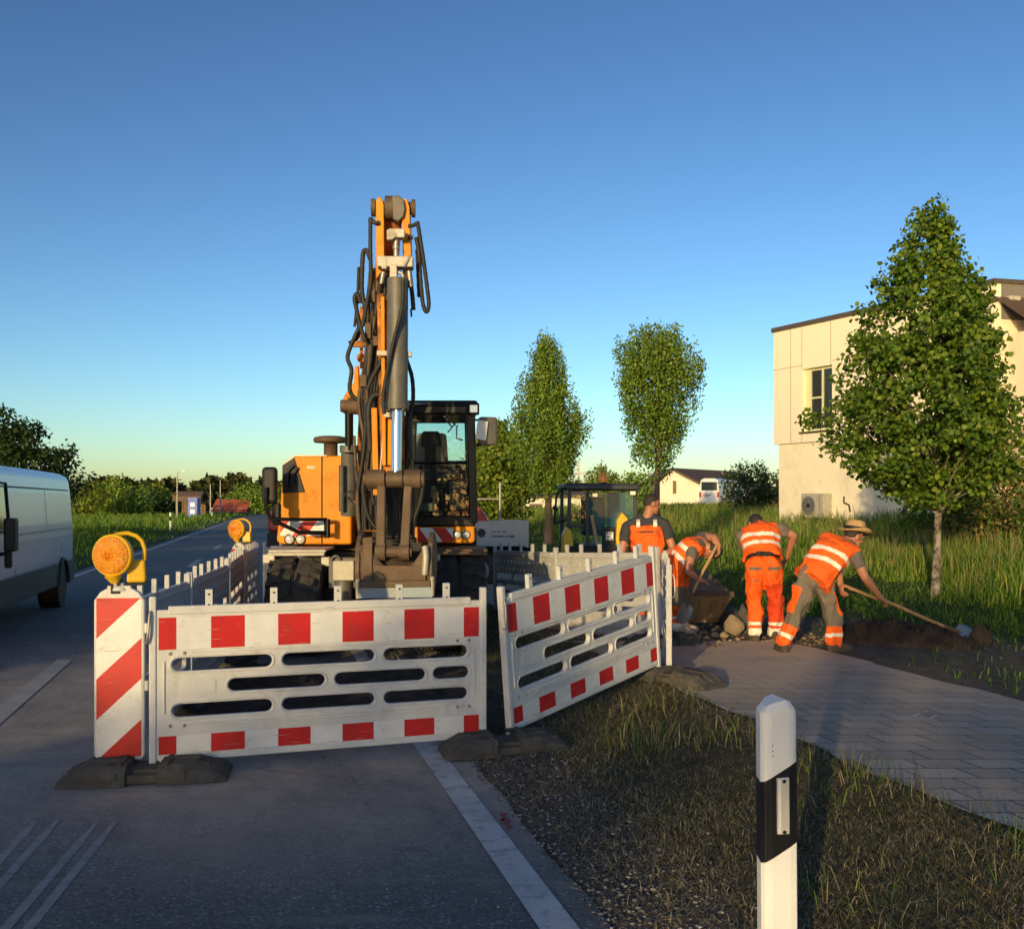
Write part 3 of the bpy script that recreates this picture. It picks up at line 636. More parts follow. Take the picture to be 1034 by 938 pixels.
def shrub(name, label, cat, x, y, w, d, h, nclump, per, leaf, cols, seed, shape=OVAL, group=None, clump_r=.3, z0=None, stems=7):
    prof = [(.05 * h, w * .36, w * .36), (.35 * h, w * .5, w * .5), (.7 * h, w * .42, w * .42), (h * .95, w * .12, w * .12)]
    b = Vector((x, y, hz(x, y) if z0 is None else z0)); t = thing(name, label, cat, b, group)
    C, dd, rho = crown_clumps(b, prof, nclump, seed, .42, .16); C[:, 1] = b.y + (C[:, 1] - b.y) * d / w; g = np.random.default_rng(seed + 1)
    mb = MB()
    for k in g.permutation(nclump)[:stems]: limb(mb, b + Vector((g.normal() * .05 * w, g.normal() * .05 * w, -.05)), C[k], .03 * h ** .5, .008, -.1)
    mb.build('stem', 'bark', t)
    L = np.repeat(C, per, 0); n = len(L); v = g.normal(size=(n, 3)); v /= np.linalg.norm(v, axis=1, keepdims=True)
    L = L + v * (clump_r * g.random(n) ** .45)[:, None]; L[:, 2] = np.maximum(L[:, 2], height(L[:, 0], L[:, 1]) if z0 is None else z0)
    leaf_cloud('foliage', L, leaf, cols, seed + 2, shape, v * .6 + np.repeat(dd, per, 0) * .5, .5, t)
    return t
def rx(u, D): return (u - CX) * D / FPX
# front lime tree, measured silhouette
D = 13.6; xt = rx(946, D); zb = hz(xt, D)
def prow(v, ul, ur): return (HC - (v - YH) * D / FPX - zb, (946 - ul) * D / FPX, (ur - 946) * D / FPX)
lime = [prow(505, 918, 966), prow(494, 892, 990), prow(476, 856, 1008), prow(455, 832, 1014), prow(425, 836, 1018), prow(395, 842, 1016), prow(360, 852, 1006), prow(325, 866, 994), prow(295, 878, 984), prow(265, 900, 968), prow(240, 914, 956), prow(220, 926, 950), prow(204, 932, 944), prow(196, 935, 940)]
tree('lime_tree', 'broad young lime tree with large heart shaped leaves before the cream building', 'tree', xt, D, lime, 1.15, .058, 540, 52, .066, LIME, 31, HEART, 'young trees along the path', 'bark_pale', .20, top=4.9, shell=.46, up=.2, branches=60, wob=.10)
def prows(D, um, rows, zb): return [(HC - (v - YH) * D / FPX - zb, (um - ul) * D / FPX, (ur - um) * D / FPX) for v, ul, ur in rows]
D = 23.; x = rx(664, D); zb = hz(x, D)
tree('hornbeam_tree', 'vase shaped hornbeam with ragged flat top rising behind the standing worker', 'tree', x, D,
     prows(D, 664, [(474, 650, 672), (455, 642, 684), (430, 630, 694), (400, 622, 704), (375, 620, 708), (355, 624, 700), (343, 634, 692), (336, 645, 684)], zb), 1.2, .10, 430, 54, .075, HORN, 41, OVAL, 'young trees along the path', 'bark', .20, aniso=(.8, .8, 1.9), up=.15, shell=.55, branches=70, wob=.09)
D = 31.5; x = rx(553, D); zb = hz(x, D)
tree('hornbeam_tree', 'tall hornbeam with narrow peaked top and wide lower crown behind the excavator', 'tree', x, D,
     prows(D, 553, [(494, 540, 568), (480, 524, 578), (455, 513, 586), (432, 511, 590), (412, 516, 588), (404, 521, 581), (394, 528, 573), (372, 532, 571), (357, 538, 566), (346, 546, 560)], zb), 1.4, .14, 470, 70, .095, HORN, 51, OVAL, 'young trees along the path', 'bark', .26, aniso=(.8, .8, 1.9), up=.15, shell=.55, branches=70, wob=.09)
D = 37.; x = rx(503, D); zb = hz(x, D)
tree('lime_tree', 'low bright green lime tree peeping out right of the excavator cab', 'tree', x, D,
     prows(D, 503, [(524, 486, 522), (505, 474, 534), (480, 472, 534), (455, 476, 524), (438, 486, 512), (430, 496, 504)], zb), .5, .11, 230, 46, .14, YEL, 61, HEART, 'young trees along the path', 'bark_pale', .4, shell=.45)
# shrubs beside the cream building
shrub('shrub', 'tall shrub with rusty young leaves at the right edge below the building', 'shrub', rx(1022, 19.), 19., 3.1, 2.2, 2.25, 220, 38, .10, RUSTY, 71, OVAL, None, .25)
shrub('shrub', 'low round green shrub between the lime trunk and the rusty shrub', 'shrub', rx(958, 20.5), 20.5, 1.9, 1.5, 1.35, 120, 36, .09, LIME, 74, OVAL, None, .2)
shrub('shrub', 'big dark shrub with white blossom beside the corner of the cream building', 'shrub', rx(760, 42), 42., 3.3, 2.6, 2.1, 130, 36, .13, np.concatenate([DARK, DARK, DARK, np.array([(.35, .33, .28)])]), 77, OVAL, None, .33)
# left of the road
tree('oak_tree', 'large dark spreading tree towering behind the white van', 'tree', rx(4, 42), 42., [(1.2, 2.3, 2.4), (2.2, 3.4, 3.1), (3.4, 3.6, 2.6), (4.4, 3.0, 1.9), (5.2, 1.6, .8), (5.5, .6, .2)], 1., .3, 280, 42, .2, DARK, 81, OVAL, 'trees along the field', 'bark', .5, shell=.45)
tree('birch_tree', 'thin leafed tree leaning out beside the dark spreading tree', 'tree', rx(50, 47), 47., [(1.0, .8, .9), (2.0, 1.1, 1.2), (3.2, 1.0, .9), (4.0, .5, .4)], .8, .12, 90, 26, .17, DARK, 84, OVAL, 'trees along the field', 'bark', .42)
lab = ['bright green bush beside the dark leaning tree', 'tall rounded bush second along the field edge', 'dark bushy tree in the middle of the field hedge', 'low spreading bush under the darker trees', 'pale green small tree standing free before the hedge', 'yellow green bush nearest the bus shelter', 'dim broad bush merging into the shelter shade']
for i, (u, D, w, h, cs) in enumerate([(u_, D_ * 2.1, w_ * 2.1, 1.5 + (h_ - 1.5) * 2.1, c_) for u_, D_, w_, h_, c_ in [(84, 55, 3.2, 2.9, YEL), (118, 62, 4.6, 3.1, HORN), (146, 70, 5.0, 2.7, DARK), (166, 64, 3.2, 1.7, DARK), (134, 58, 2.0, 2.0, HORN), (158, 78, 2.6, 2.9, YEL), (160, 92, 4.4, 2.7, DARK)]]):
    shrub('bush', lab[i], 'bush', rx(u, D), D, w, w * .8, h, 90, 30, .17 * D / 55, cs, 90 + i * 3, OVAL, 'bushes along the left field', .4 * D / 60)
# distant woods: one mass nobody could count
def wood(name, u0, u1, D, v0, v1, n, cols, seed, leaf):
    g = np.random.default_rng(seed); C, O = [], []
    x0, x1 = rx(u0, D), rx(u1, D); zt0 = HC + (YH - v0) * D / FPX; zt1 = HC + (YH - v1) * D / FPX
    k = int((x1 - x0) / (D * .012))
    for i in range(k):
        f = (i + g.random()) / k; x = x0 + (x1 - x0) * f; y = D + g.uniform(0, D * .12); h = (zt0 + (zt1 - zt0) * f) * g.uniform(.78, 1.06); w = D * .011 * g.uniform(.8, 1.5)
        m = n // k; v = g.normal(size=(m, 3)); v /= np.linalg.norm(v, axis=1, keepdims=True)
        p = np.stack([x + v[:, 0] * w, y + v[:, 1] * w, h * .55 + v[:, 2] * h * .47], -1) + g.normal(size=(m, 3)) * w * .12
        C.append(p); O.append(v)
    o = leaf_cloud(name, np.concatenate(C), leaf, cols, seed, OVAL, np.concatenate(O), .3); o['kind'] = 'stuff'
wood('far_pine_wood', 190, 330, 300, 484, 484, 26000, np.array([(.035, .05, .014), (.055, .062, .018), (.07, .07, .022)]), 131, 2.2)
wood('far_left_wood', 70, 200, 190, 485, 487, 16000, np.array([(.03, .045, .012), (.05, .06, .016)]), 132, 1.7)
wood('far_right_wood', 470, 1100, 330, 487, 489, 26000, np.array([(.05, .062, .018), (.07, .075, .022), (.09, .085, .03)]), 133, 2.6)
for i, (u, D, w, h, cs, l) in enumerate([(236, 170, 9, 4.6, HORN, 'rounded green tree right of the red roof along the road'), (258, 150, 7, 4.2, HORN, 'leafy tree overhanging the far bend behind the mirror')]):
    shrub('roadside_tree', l, 'tree', rx(u + 16, D), D, w, w * .7, h, 90, 26, .5, cs, 140 + i * 3, OVAL, None, 1.1)
for i, (u, D, w, h, l) in enumerate([(606, 95, 3.4, 4.2, 'small round tree far behind the loader beacon'), (641, 90, 4.6, 3.2, 'wide hedge tree far behind the standing worker'), (617, 110, 4.2, 4.0, 'bushy far tree to the right of the loader beacon')]):
    shrub('garden_tree', l, 'tree', rx(u, D), D, w, w * .8, h, 60, 26, .3, YEL if i != 1 else HORN, 150 + i * 3, OVAL, None, .6)
# unseen trees and a hedge added behind the viewpoint, shaped to shade the scene
def shade_hedge_row():
    Yh = -25.; g = np.random.default_rng(77)
    prof = [(-19, 5.1), (-17, 5.0), (-16.2, 4.75), (-15.6, 4.8), (-14.6, 5.25), (-13.6, 5.05), (-12.9, 5.2), (-12.4, 5.6), (-11.7, 5.8), (-11.3, 4.9), (-10.8, 4.8), (-10.0, 4.85), (-9.4, 6.0), (-9.0, 6.25), (-8, 6.1), (-6, 6.3), (-3, 6.2), (1, 6.3)]
    xs = np.array([p[0] for p in prof]); hs = np.array([p[1] for p in prof])
    t = thing('hedge', 'unseen hedge added behind the viewer, cut with gaps to shape the shade', 'hedge', (-9, Yh, 0))
    n = 26000; x = g.uniform(-19, 1, n); z = np.interp(x, xs, hs) * g.random(n) ** .8; y = Yh + g.uniform(-.5, .5, n)
    gap = lambda x0, x1, z0, z1: (((x - (x0 + x1) / 2) / ((x1 - x0) / 2)) ** 2 + ((z - (z0 + z1) / 2) / ((z1 - z0) / 2)) ** 2) < 1
    k = ~(gap(-10.5, -8.1, 3.8, 4.95) | gap(-17.4, -14.7, 4.45, 5.35) | gap(-9.2, -7.6, 5.05, 5.45)) | (g.random(n) < .04)  # holes cut in the foliage to let patches of sun through
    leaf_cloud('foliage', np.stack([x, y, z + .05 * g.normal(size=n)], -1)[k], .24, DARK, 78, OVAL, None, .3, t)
    mb = MB()
    for i in range(12): limb(mb, (-18.5 + i * 1.6, Yh, -.05), (-18.3 + i * 1.6 + g.normal() * .3, Yh, 4.), .07, .02, 0)
    mb.build('stem', 'bark', t)
shade_hedge_row()
for i, (x, y, h, w, l) in enumerate([(-22, -26, 11, 4.2, 'unseen shade tree added behind the viewer, nearest the hedge'), (-29, -24, 12, 4.6, 'unseen shade tree added behind the viewer, second from the hedge'), (-37, -22, 13, 5, 'unseen shade tree added behind the viewer, third from the hedge'), (-46, -20, 13, 5, 'unseen shade tree added behind the viewer, farthest from the hedge')]):
    tree('shade_tree', l, 'tree', x, y, [(1.2, w * .7, w * .7), (3.5, w, w), (h * .6, w * .95, w * .95), (h * .85, w * .6, w * .6), (h, .4, .4)], 1.5, .3, 200, 34, .5, DARK, 160 + i * 4, OVAL, 'added shade trees behind the viewer', 'bark', .9)
# ================================================================== BARRIERS, GUIDE BOARDS, POSTS
def slot_poly(x0, x1, z0, z1, n=7):
    r = (z1 - z0) / 2; zc = (z0 + z1) / 2
    a = [(x1 - r + r * math.cos(t), zc + r * math.sin(t)) for t in np.linspace(-math.pi / 2, math.pi / 2, n)]
    b = [(x0 + r + r * math.cos(t), zc + r * math.sin(t)) for t in np.linspace(math.pi / 2, 3 * math.pi / 2, n)]
    return a + b
def filled(name, outer, holes, thick, y, mats, parent, bev=.004):
    cu = bpy.data.curves.new(name, 'CURVE'); cu.dimensions = '2D'; cu.fill_mode = 'BOTH'; cu.extrude = thick / 2 - bev; cu.bevel_depth = bev; cu.bevel_resolution = 1; cu.offset = -bev
    for poly in [outer] + holes:
        sp = cu.splines.new('POLY'); sp.points.add(len(poly) - 1); sp.use_cyclic_u = True
        for p, (x, z) in zip(sp.points, poly): p.co = (x, z, 0, 1)
    o = bpy.data.objects.new(name, cu); COL.objects.link(o)
    n = bake(o, name, mats, parent)
    n.data.transform(Matrix.Translation((0, y, 0)) @ Matrix.Rotation(R(90), 4, 'X'))
    n.data.update()
    return n
BL, BH = 2.06, .95
def make_barrier(label, group, plain=False, white='white_plastic'):
    t = thing('barrier', label, 'barrier', (0, 0, 0), group)
    rows = [(.555, .635, [(.12, .70), (.76, 1.33), (1.39, 1.94)]), (.415, .495, [(.44, 1.02), (1.08, 1.66), (1.71, 1.95)]), (.275, .355, [(.12, .70), (.76, 1.33), (1.39, 1.94)])]
    holes = [slot_poly(a, b, z0, z1) for z0, z1, xs in rows for a, b in xs]
    outer = [(.025, .02), (BL - .025, .02), (BL - .025, .93), (1.93, .93), (1.92, BH), (.14, BH), (.13, .93), (.025, .93)]
    pn = filled('panel', outer, holes, .030, 0., [white], t)
    # raised collars round the slots, ribs, rivets and moulded seams
    mb = MB()
    for z0, z1, xs in rows:
        for a, b in xs:
            p = slot_poly(a - .012, b + .012, z0 - .012, z1 + .012)
            q = [Vector((x, -.017, z)) for x, z in p]
            mb.tube(q + [q[0]], .006, 5, caps=False)
    for x0, x1, z in ((.22, .98, .668), (1.0, 1.80, .668), (.22, .98, .235), (1.0, 1.80, .235), (.3, 1.75, .215)):
        mb.bar((x0, -.018, z), (x1, -.018, z), .012, .010)
    for x0 in (.075, BL - .075): mb.bar((x0, -.018, .30), (x0, -.018, .62), .010, .012, up=(0, 1, 0))
    mb.box((.27, -.0165, .455), (.20, .006, .085))
    mb.build('rib', white, t, .002, 1)
    mb = MB()
    for x in (.11, .19, BL - .19, BL - .11):
        for z in (.665, .225):
            mb = MB(); mb.lathe((x, -.013, z), [(.011, 0), (.011, .006), (.006, .009)], 8, axis=(0, -1, 0)); mb.build('rivet', 'steel', t)
    # back side: moulded ribs and rows of raised studs
    mb = MB()
    for z in (.12, .52, .90): mb.bar((.06, .022, z), (BL - .06, .022, z), .02, .025)
    for zz in (.80, .70):
        for i in range(15): mb.box((.16 + i * .124 + (.05 if zz < .75 else 0), .02, zz), (.05, .016, .035))
    mb.build('back_rib', white, t, .003, 1)
    mb = MB(); mb.bar((.10, 0, .928), (BL - .10, 0, .928), .046, .05); mb.bar((.05, 0, .028), (BL - .05, 0, .028), .044, .036)
    mb.build('edge_rail', white, t, .006)
    # reflective sheeting, red and white fields, on the traffic side
    for z0, z1 in ((.690, .885), (.055, .165)):
        mb = MB(); xs = [.045, .145] + [.145 + .1965 * k for k in range(1, 10)] + [BL - .045]
        for k in range(len(xs) - 1):
            a, b = xs[k], xs[k + 1]; y = -.0185
            mb.add([(a, y, z0), (b, y, z0), (b, y, z1), (a, y, z1)], [(0, 1, 2, 3)], 1 if k % 2 == 0 else 0)
            mb.add([(a, -.0145, z0), (b, -.0145, z0), (b, -.0145, z1), (a, -.0145, z1)], [(3, 2, 1, 0)], 0)
        mb.build('reflective_sheet', ['white_sheet', 'red_sheet'], t, fix=False)
    for x in (.012, BL - .012):
        mb = MB(); mb.box((x, 0, .47), (.040, .050, 1.09)); mb.build('post', white, t, .008)
    for x in (.33, .71, 1.10, 1.49, 1.80):
        mb = MB(); mb.box((x, 0, .985), (.042, .034, .13)); mb.lathe((x, -.016, 1.02), [(.007, 0), (.007, .003)], 8, mi=1, axis=(0, -1, 0)); mb.lathe((x, -.016, .955), [(.007, 0), (.007, .003)], 8, mi=1, axis=(0, -1, 0))
        mb.build('lug', [white, 'black'], t, .004)
    mb = MB(); mb.tube([(.0, -.03, .93), (-.005, -.045, .90), (-.012, -.05, .80), (-.02, -.045, .74), (-.03, -.03, .735)], .008, 6); mb.build('hook', 'steel', t)
    return t
BGRP = 'construction barriers fencing the dig'
def place_barrier(o, p0, p1):
    p0, p1 = Vector(p0), Vector(p1); d = p1 - p0; h = math.hypot(d.x, d.y)
    o.location = p0; o.rotation_euler = (0, -math.atan2(d.z, h), math.atan2(d.y, d.x)); o.scale = (d.length / BL, 1, 1)
bar0 = make_barrier('red and white slotted barrier standing across the lane in front of the excavator', BGRP)
bar1 = copy_tree(bar0); bar1['label'] = 'red and white slotted barrier set askew, rising onto the grass verge'
gbar = make_barrier('scuffed grey back of the barrier beside the guide board, first along the lane', BGRP, white='grey_plastic')
specs = [(bar0, (-2.19, 6.0, .07), (-.185, 6.67, .07), None), (bar1, (-.02, 6.78, .075), (1.235, 8.36, .285), None)]
for p0, p1, l in [((-2.62, 8.0, .07), (-2.42, 6.06, .07), None),
                  ((-2.92, 10.15, .07), (-2.645, 8.12, .07), 'grey backed barrier along the lane, middle one of the row on the left'),
                  ((-3.33, 12.2, .07), (-2.94, 10.25, .07), 'grey backed barrier ending against the distant guide board'),
                  ((-3.72, 14.45, .06), (-3.40, 12.5, .06), 'grey barrier just behind the distant guide board, beside the excavator wheel'),
                  ((-1.70, 14.9, .06), (-3.70, 14.75, .06), 'sunlit barrier closing the far end behind the excavator wheels'),
                  ((.55, 12.2, .09), (-.24, 14.1, .03), 'grey barrier leading back right of the excavator tyre, catching the tyre shadow'),
                  ((1.58, 10.55, .17), (.56, 12.15, .09), 'grey backed barrier in front of the loader cab'),
                  ((1.335, 8.42, .115), (1.60, 10.42, .115), 'barrier seen edge on beside the standing worker')]:
    o = gbar if l is None else copy_tree(gbar)
    if l: o['label'] = l
    place_barrier(o, p0, p1)
for o, p0, p1, l in specs: place_barrier(o, p0, p1)

def clip(poly, f):
    out = []
    for i in range(len(poly)):
        a, b = poly[i], poly[(i + 1) % len(poly)]; fa, fb = f(a), f(b)
        if fa >= 0: out.append(a)
        if fa * fb < 0:
            s = fa / (fa - fb); out.append((a[0] + s * (b[0] - a[0]), a[1] + s * (b[1] - a[1])))
    return out
def make_board(label):
    t = thing('guide_board', label, 'guide board', (0, 0, 0), 'striped guide boards')
    w, h = .30, 1.02
    mb = MB(); out = [(-w / 2, .03), (-w / 2 + .02, 0), (w / 2 - .02, 0), (w / 2, .03), (w / 2, h - .05), (w / 2 - .035, h), (.055, h + .035), (-.055, h + .035), (-w / 2 + .035, h), (-w / 2, h - .05)]
    mb.prism(out, (0, .025, .09), (1, 0, 0), (0, 0, 1), (0, -.05, 0)); mb.build('housing', 'white_plastic', t, .012, 3)
    mb = MB(); q = .132
    rect = [(-.133, .025), (.133, .025), (.133, .985), (-.133, .985)]
    for k in range(0, 8):
        lo, hi = k * .246, (k + 1) * .246
        s = lambda p: (.985 - p[1]) + (p[0] + .133) * .935
        pl = clip(clip(rect, lambda p: s(p) - lo), lambda p: hi - s(p))
        if len(pl) > 2: mb.add([(x, -.0275, z + .09) for x, z in pl], [tuple(range(len(pl)))], 1 if k % 2 == 0 else 0)
    mb.build('reflective_sheet', ['white_sheet', 'red_sheet'], t, fix=False)
    mb = MB(); mb.lathe((0, 0, 1.12), [(.05, 0), (.045, .02), (.026, .03), (.024, .045)], 14); mb.box((0, -.012, 1.142), (.14, .03, .014)); mb.build('lamp_socket', 'white_plastic', t, .003)
    mb = MB(); mb.box((0, 0, .06), (.06, .05, .11)); mb.box((-.10, 0, .08), (.035, .04, .04)); mb.build('foot_spigot', 'grey_plastic', t, .005)
    mb = MB()
    for z in (.45, .8): mb.lathe((.155, 0, z + .09), [(.018, -.03), (.018, .03)], 10, axis=(0, 0, 1))
    mb.build('coupling', 'white_plastic', t)
    return t
def make_lamp(label):
    t = thing('warning_lamp', label, 'warning lamp', (0, 0, 0), 'amber warning lamps')
    ax = Vector((-.35, -1, 0)).normalized(); c = Vector((-.045, -.015, .18))
    mb = MB(); mb.lathe(c, [(.085, -.055), (.112, -.03), (.122, 0), (.122, .018), (.112, .022)], 32, axis=ax)
    mb.tube([c + Vector((0, 0, -.11)), c + Vector((.012, .01, -.155))], [.05, .028], 12); mb.build('lamp_housing', 'yellow', t)
    mb = MB(); mb.lathe(c + ax * .019, [(.110, 0), (.105, .012), (.080, .026), (.045, .034), (.01, .037)], 36)
    # the lens carries moulded prisms
    mb = MB(); rings = []
    q = Vector((0, 0, 1)).rotation_difference(ax)
    for i, (r, z) in enumerate([(.111, 0), (.108, .010), (.098, .019), (.084, .026), (.068, .031), (.05, .035), (.03, .037), (.008, .038)]):
        rings.append([c + ax * .019 + q @ Vector((r * math.cos(2 * math.pi * k / 60), r * math.sin(2 * math.pi * k / 60), z + (.003 if k % 2 else 0))) for k in range(60)])
    mb.loft(rings, smooth=False); mb.build('lens', 'amber', t)
    b = Vector((.075, .035, .085))
    mb = MB(); mb.box(b, (.105, .085, .13), .1, taper=.9); mb.build('battery_box', 'yellow', t, .012)
    mb = MB(); mb.box(b + Vector((0, 0, -.073)), (.098, .078, .018), .1); mb.build('box_base', 'black', t)
    mb = MB(); mb.tube([b + Vector((.042, 0, .06)), b + Vector((.045, 0, .13)), b + Vector((.03, 0, .175)), b + Vector((0, -.005, .205)), b + Vector((-.05, -.01, .222)), b + Vector((-.10, -.03, .215)), b + Vector((-.118, -.045, .20))], .013, 8); mb.build('handle', 'yellow', t)
    mb = MB(); mb.box((-.03, 0, .0), (.055, .05, .085)); mb.box((-.03, -.027, .01), (.02, .008, .05), mi=1); mb.build('clamp', ['black', 'steel'], t, .004)
    return t
b0 = make_board('guide board with red and white diagonal stripes, large at the front left corner'); l0 = make_lamp('amber warning lamp on the front left guide board')
b1 = copy_tree(b0); b1['label'] = 'small distant guide board turned half away, at the far end of the barrier row'
l1 = copy_tree(l0); l1['label'] = 'small distant amber warning lamp on the far guide board'
b0.location = (-2.385, 6.03, 0); b0.rotation_euler = (0, 0, R(4)); l0.scale = (1.05, 1.05, 1.05); l0.location = (-2.375, 6.03, 1.145); l0.rotation_euler = (0, 0, R(10))
b1.location = (-3.40, 12.36, 0); b1.rotation_euler = (0, 0, R(-42)); l1.location = (-3.39, 12.36, 1.145); l1.rotation_euler = (0, 0, R(-5))

def make_foot(label):
    t = thing('foot_plate', label, 'foot plate', (0, 0, 0), 'rubber foot plates')
    def half(s):
        pts = [(.41, 0, .17), (.38, .055, .15), (.27, .105, .16), (.06, .11, .17), (.06, 0, .19)]
        rings = []
        for x, hgt, w in [(.42, .035, .15), (.36, .075, .17), (.26, .115, .18), (.08, .115, .185)]:
            rings.append([Vector((s * x, -w, 0)), Vector((s * x, w, 0)), Vector((s * x, w * .93, hgt * .75)), Vector((s * x, w * .75, hgt)), Vector((s * x, -w * .75, hgt)), Vector((s * x, -w * .93, hgt * .75))])
        return rings
    mb = MB(); mb.loft(half(-1), smooth=False); mb.loft(half(1), smooth=False)
    mb.box((0, 0, .045), (.20, .22, .07)); mb.box((-.02, -.13, .035), (.22, .06, .05))
    for s in (-1, 1):
        for q_ in (-.10, 0, .10): mb.bar((s * .275, q_, .113), (s * .40, q_ * .9, .052), .022, .016)
        mb.box((s * .17, -.178, .06), (.10, .016, .05)); mb.box((s * .17, .178, .06), (.10, .016, .05)); mb.box((s * .115, 0, .118), (.03, .30, .014))
        mb.box((s * .20, 0, .116), (.16, .05, .018)); mb.box((s * .31, -.10, .085), (.05, .04, .05)); mb.box((s * .13, .1, .115), (.05, .06, .016))
    mb.build('block', 'rubber', t, .008)
    mb = MB(); mb.box((.19, .0, .1265), (.09, .03, .004)); mb.build('slot', 'black', t); mb = MB(); mb.box((-.19, .0, .1265), (.09, .03, .004)); mb.build('slot', 'black', t)
    mb = MB(); mb.box((.06, .09, .115), (.07, .07, .012)); mb.build('socket', 'black', t, .004); mb = MB(); mb.box((-.15, -.09, .118), (.07, .05, .01)); mb.build('socket', 'black', t, .004)
    return t
f0 = make_foot('heavy black rubber foot plate under the front left guide board')
f0.location = (-2.19, 5.95, .0); f0.rotation_euler = (0, 0, R(9)); f0.scale = (1.14, 1.05, 1)
for loc, rz, l in [((-.05, 6.56, .01), 14, 'mud grey foot plate under the gap between the two front barriers'), ((1.38, 8.30, None), -52, 'weathered foot plate on the edge of the paved path'),
                   ((-2.55, 8.06, 0), 85, 'foot plate under the first joint of the barriers along the lane'), ((-2.9, 10.2, 0), 85, 'foot plate under the second joint of the barriers along the lane'), ((-3.38, 12.33, 0), 70, 'foot plate under the distant guide board'),
                   ((.56, 12.17, None), 40, 'foot plate under the joint of the barriers before the loader'), ((1.60, 10.48, None), 30, 'foot plate hidden behind the barrier seen edge on')]:
    o = copy_tree(f0); o['label'] = l; o.location = (loc[0], loc[1], hz(loc[0], loc[1]) if loc[2] is None else loc[2]); o.rotation_euler = (0, 0, R(rz)); o.scale = (1, 1, 1)

# ------------------------------------------------------------------ delineator posts
def make_post(label):
    t = thing('delineator_post', label, 'roadside post', (0, 0, 0), 'white roadside posts')
    def ring(z, k=1., slope=0.):
        pts = [(-.060, -.032), (-.052, -.048), (-.030, -.052), (.030, -.052), (.052, -.048), (.060, -.032), (.050, .02), (.018, .052), (-.018, .052), (-.050, .02)]
        return [Vector((x * k, y * k, z + slope * (x + .06) )) for x, y in pts]
    sl = .55
    mb = MB(); mb.loft([ring(-.1), ring(.35), ring(.555, 1, sl)], smooth=False); mb.build('shaft', 'post_white', t, .003)
    mb = MB(); mb.loft([ring(.557, 1.012, sl), ring(.565, 1.02, sl), ring(.80, 1.02, sl), ring(.806, 1.01, sl)], smooth=False); mb.build('black_band', 'post_black', t, .002)
    mb = MB()
    top = [ring(.807, 1, sl), ring(.985), ring(1.005)]
    r = ring(1.0); cap = [Vector((v.x * .98, v.y * .98, 1.025 + .45 * max(0, .055 - abs(v.x - .012)) - .10 * max(0, -v.y))) for v in r]
    cap2 = [Vector((v.x * .70, v.y * .75, 1.040 + .42 * max(0, .055 - abs(v.x * .7 - .012)))) for v in r]
    mb.loft(top + [cap, cap2], smooth=False); mb.build('head', 'post_white', t, .010, 3)
    mb = MB(); mb.box((.004, -.0545, .735), (.040, .010, .175)); mb.build('reflector', 'lens_clear', t, .003)
    mb = MB(); mb.box((-.010, -.0605, .735), (.010, .003, .165)); mb.build('reflector_stripe', 'paper', t)
    mb = MB()
    for z in (.810 - .155, .812): mb.lathe((.006, -.058, z), [(.006, 0), (.006, .004)], 8, axis=(0, -1, 0))
    for z in (.89, .905, .922): mb.lathe((-.028, -.0525, z), [(.0022, 0), (.0022, .001)], 6, axis=(0, -1, 0))
    mb.build('screw', 'black', t)
    return t
p0 = make_post('white roadside post with black band and reflector, close up in the dry grass')
for x, y, rz, l in [(rx(172, 58), 58, 150, 'tiny white roadside post in the grass left of the road'), (rx(214, 110), 110, 150, 'tiny white roadside post far off beside the blue cabin')]:
    o = copy_tree(p0); o['label'] = l; o.location = (x, y, hz(x, y)); o.rotation_euler = (0, 0, R(rz))
p0.location = (rx(785, 3.1), 3.12, hz(rx(785, 3.1), 3.12) - .03); p0.rotation_euler = (R(.4), R(-.6), R(10))
# ================================================================== BUILDINGS AND FAR THINGS
def wall_box(mb, a, b, depth_dir, th, z0, z1, mi=0):
    a, b, dd = Vector(a), Vector(b), Vector(depth_dir) * th
    vs = [Vector((p.x, p.y, z0)) for p in (a, b, b + dd, a + dd)] + [Vector((p.x, p.y, z1)) for p in (a, b, b + dd, a + dd)]
    mb.hexa(vs, mi)
def wall_with_hole(mb, a, ux, nrm, th, L, z0, z1, hx0, hx1, hz0, hz1, mi=0):
    for x0, x1, q0, q1 in ((0, hx0, z0, z1), (hx1, L, z0, z1), (hx0, hx1, z0, hz0), (hx0, hx1, hz1, z1)):
        wall_box(mb, a + ux * x0, a + ux * x1, -nrm, th, q0, q1, mi)
A = Vector((7.98, 30.2, 0)); ux = Vector((1.1, -2.05, 0)).normalized(); nr = Vector((ux.y, -ux.x, 0)); nr = nr if nr.x < 0 else -nr
bl = thing('office_building', 'cream two storey office building with facade panels, a corner window and a taller block behind', 'building', (10, 28, 1.0))
zg = .85; ZT = 1.65 + .172 * 30.2; ZM = 1.65 - (449 - 508) * .0302; L = 6.2
mb = MB(); wall_box(mb, A + nr * -.10 + ux * .12, A + ux * (L) + nr * -.10, -nr, 1.7, zg - .4, ZM + .05); mb.build('ground_floor_wall', 'plaster', bl)
mb = MB()
hx0, hx1 = 1.18, 2.35; h0, h1 = 1.65 - (435 - 508) * .0287, 1.65 - (371 - 508) * .0287
wall_with_hole(mb, A, ux, nr, .3, L, ZM, ZT, hx0, hx1, h0, h1)
wall_box(mb, A - nr * .3, A + ux * L - nr * .3, -nr, 1.4, ZM, h0 - .02); wall_box(mb, A - nr * .9, A + ux * L - nr * .9, -nr, .8, h0 - .02, ZT)
wall_box(mb, A - nr * .3, A + ux * .35 - nr * .3, -nr, .6, h0 - .02, ZT); wall_box(mb, A + ux * 4 - nr * .3, A + ux * L - nr * .3, -nr, .6, h0 - .02, ZT)
mb.build('upper_wall', 'panel', bl)
mb = MB()                                           # joints between the panels, thin dark seams standing 2 mm proud
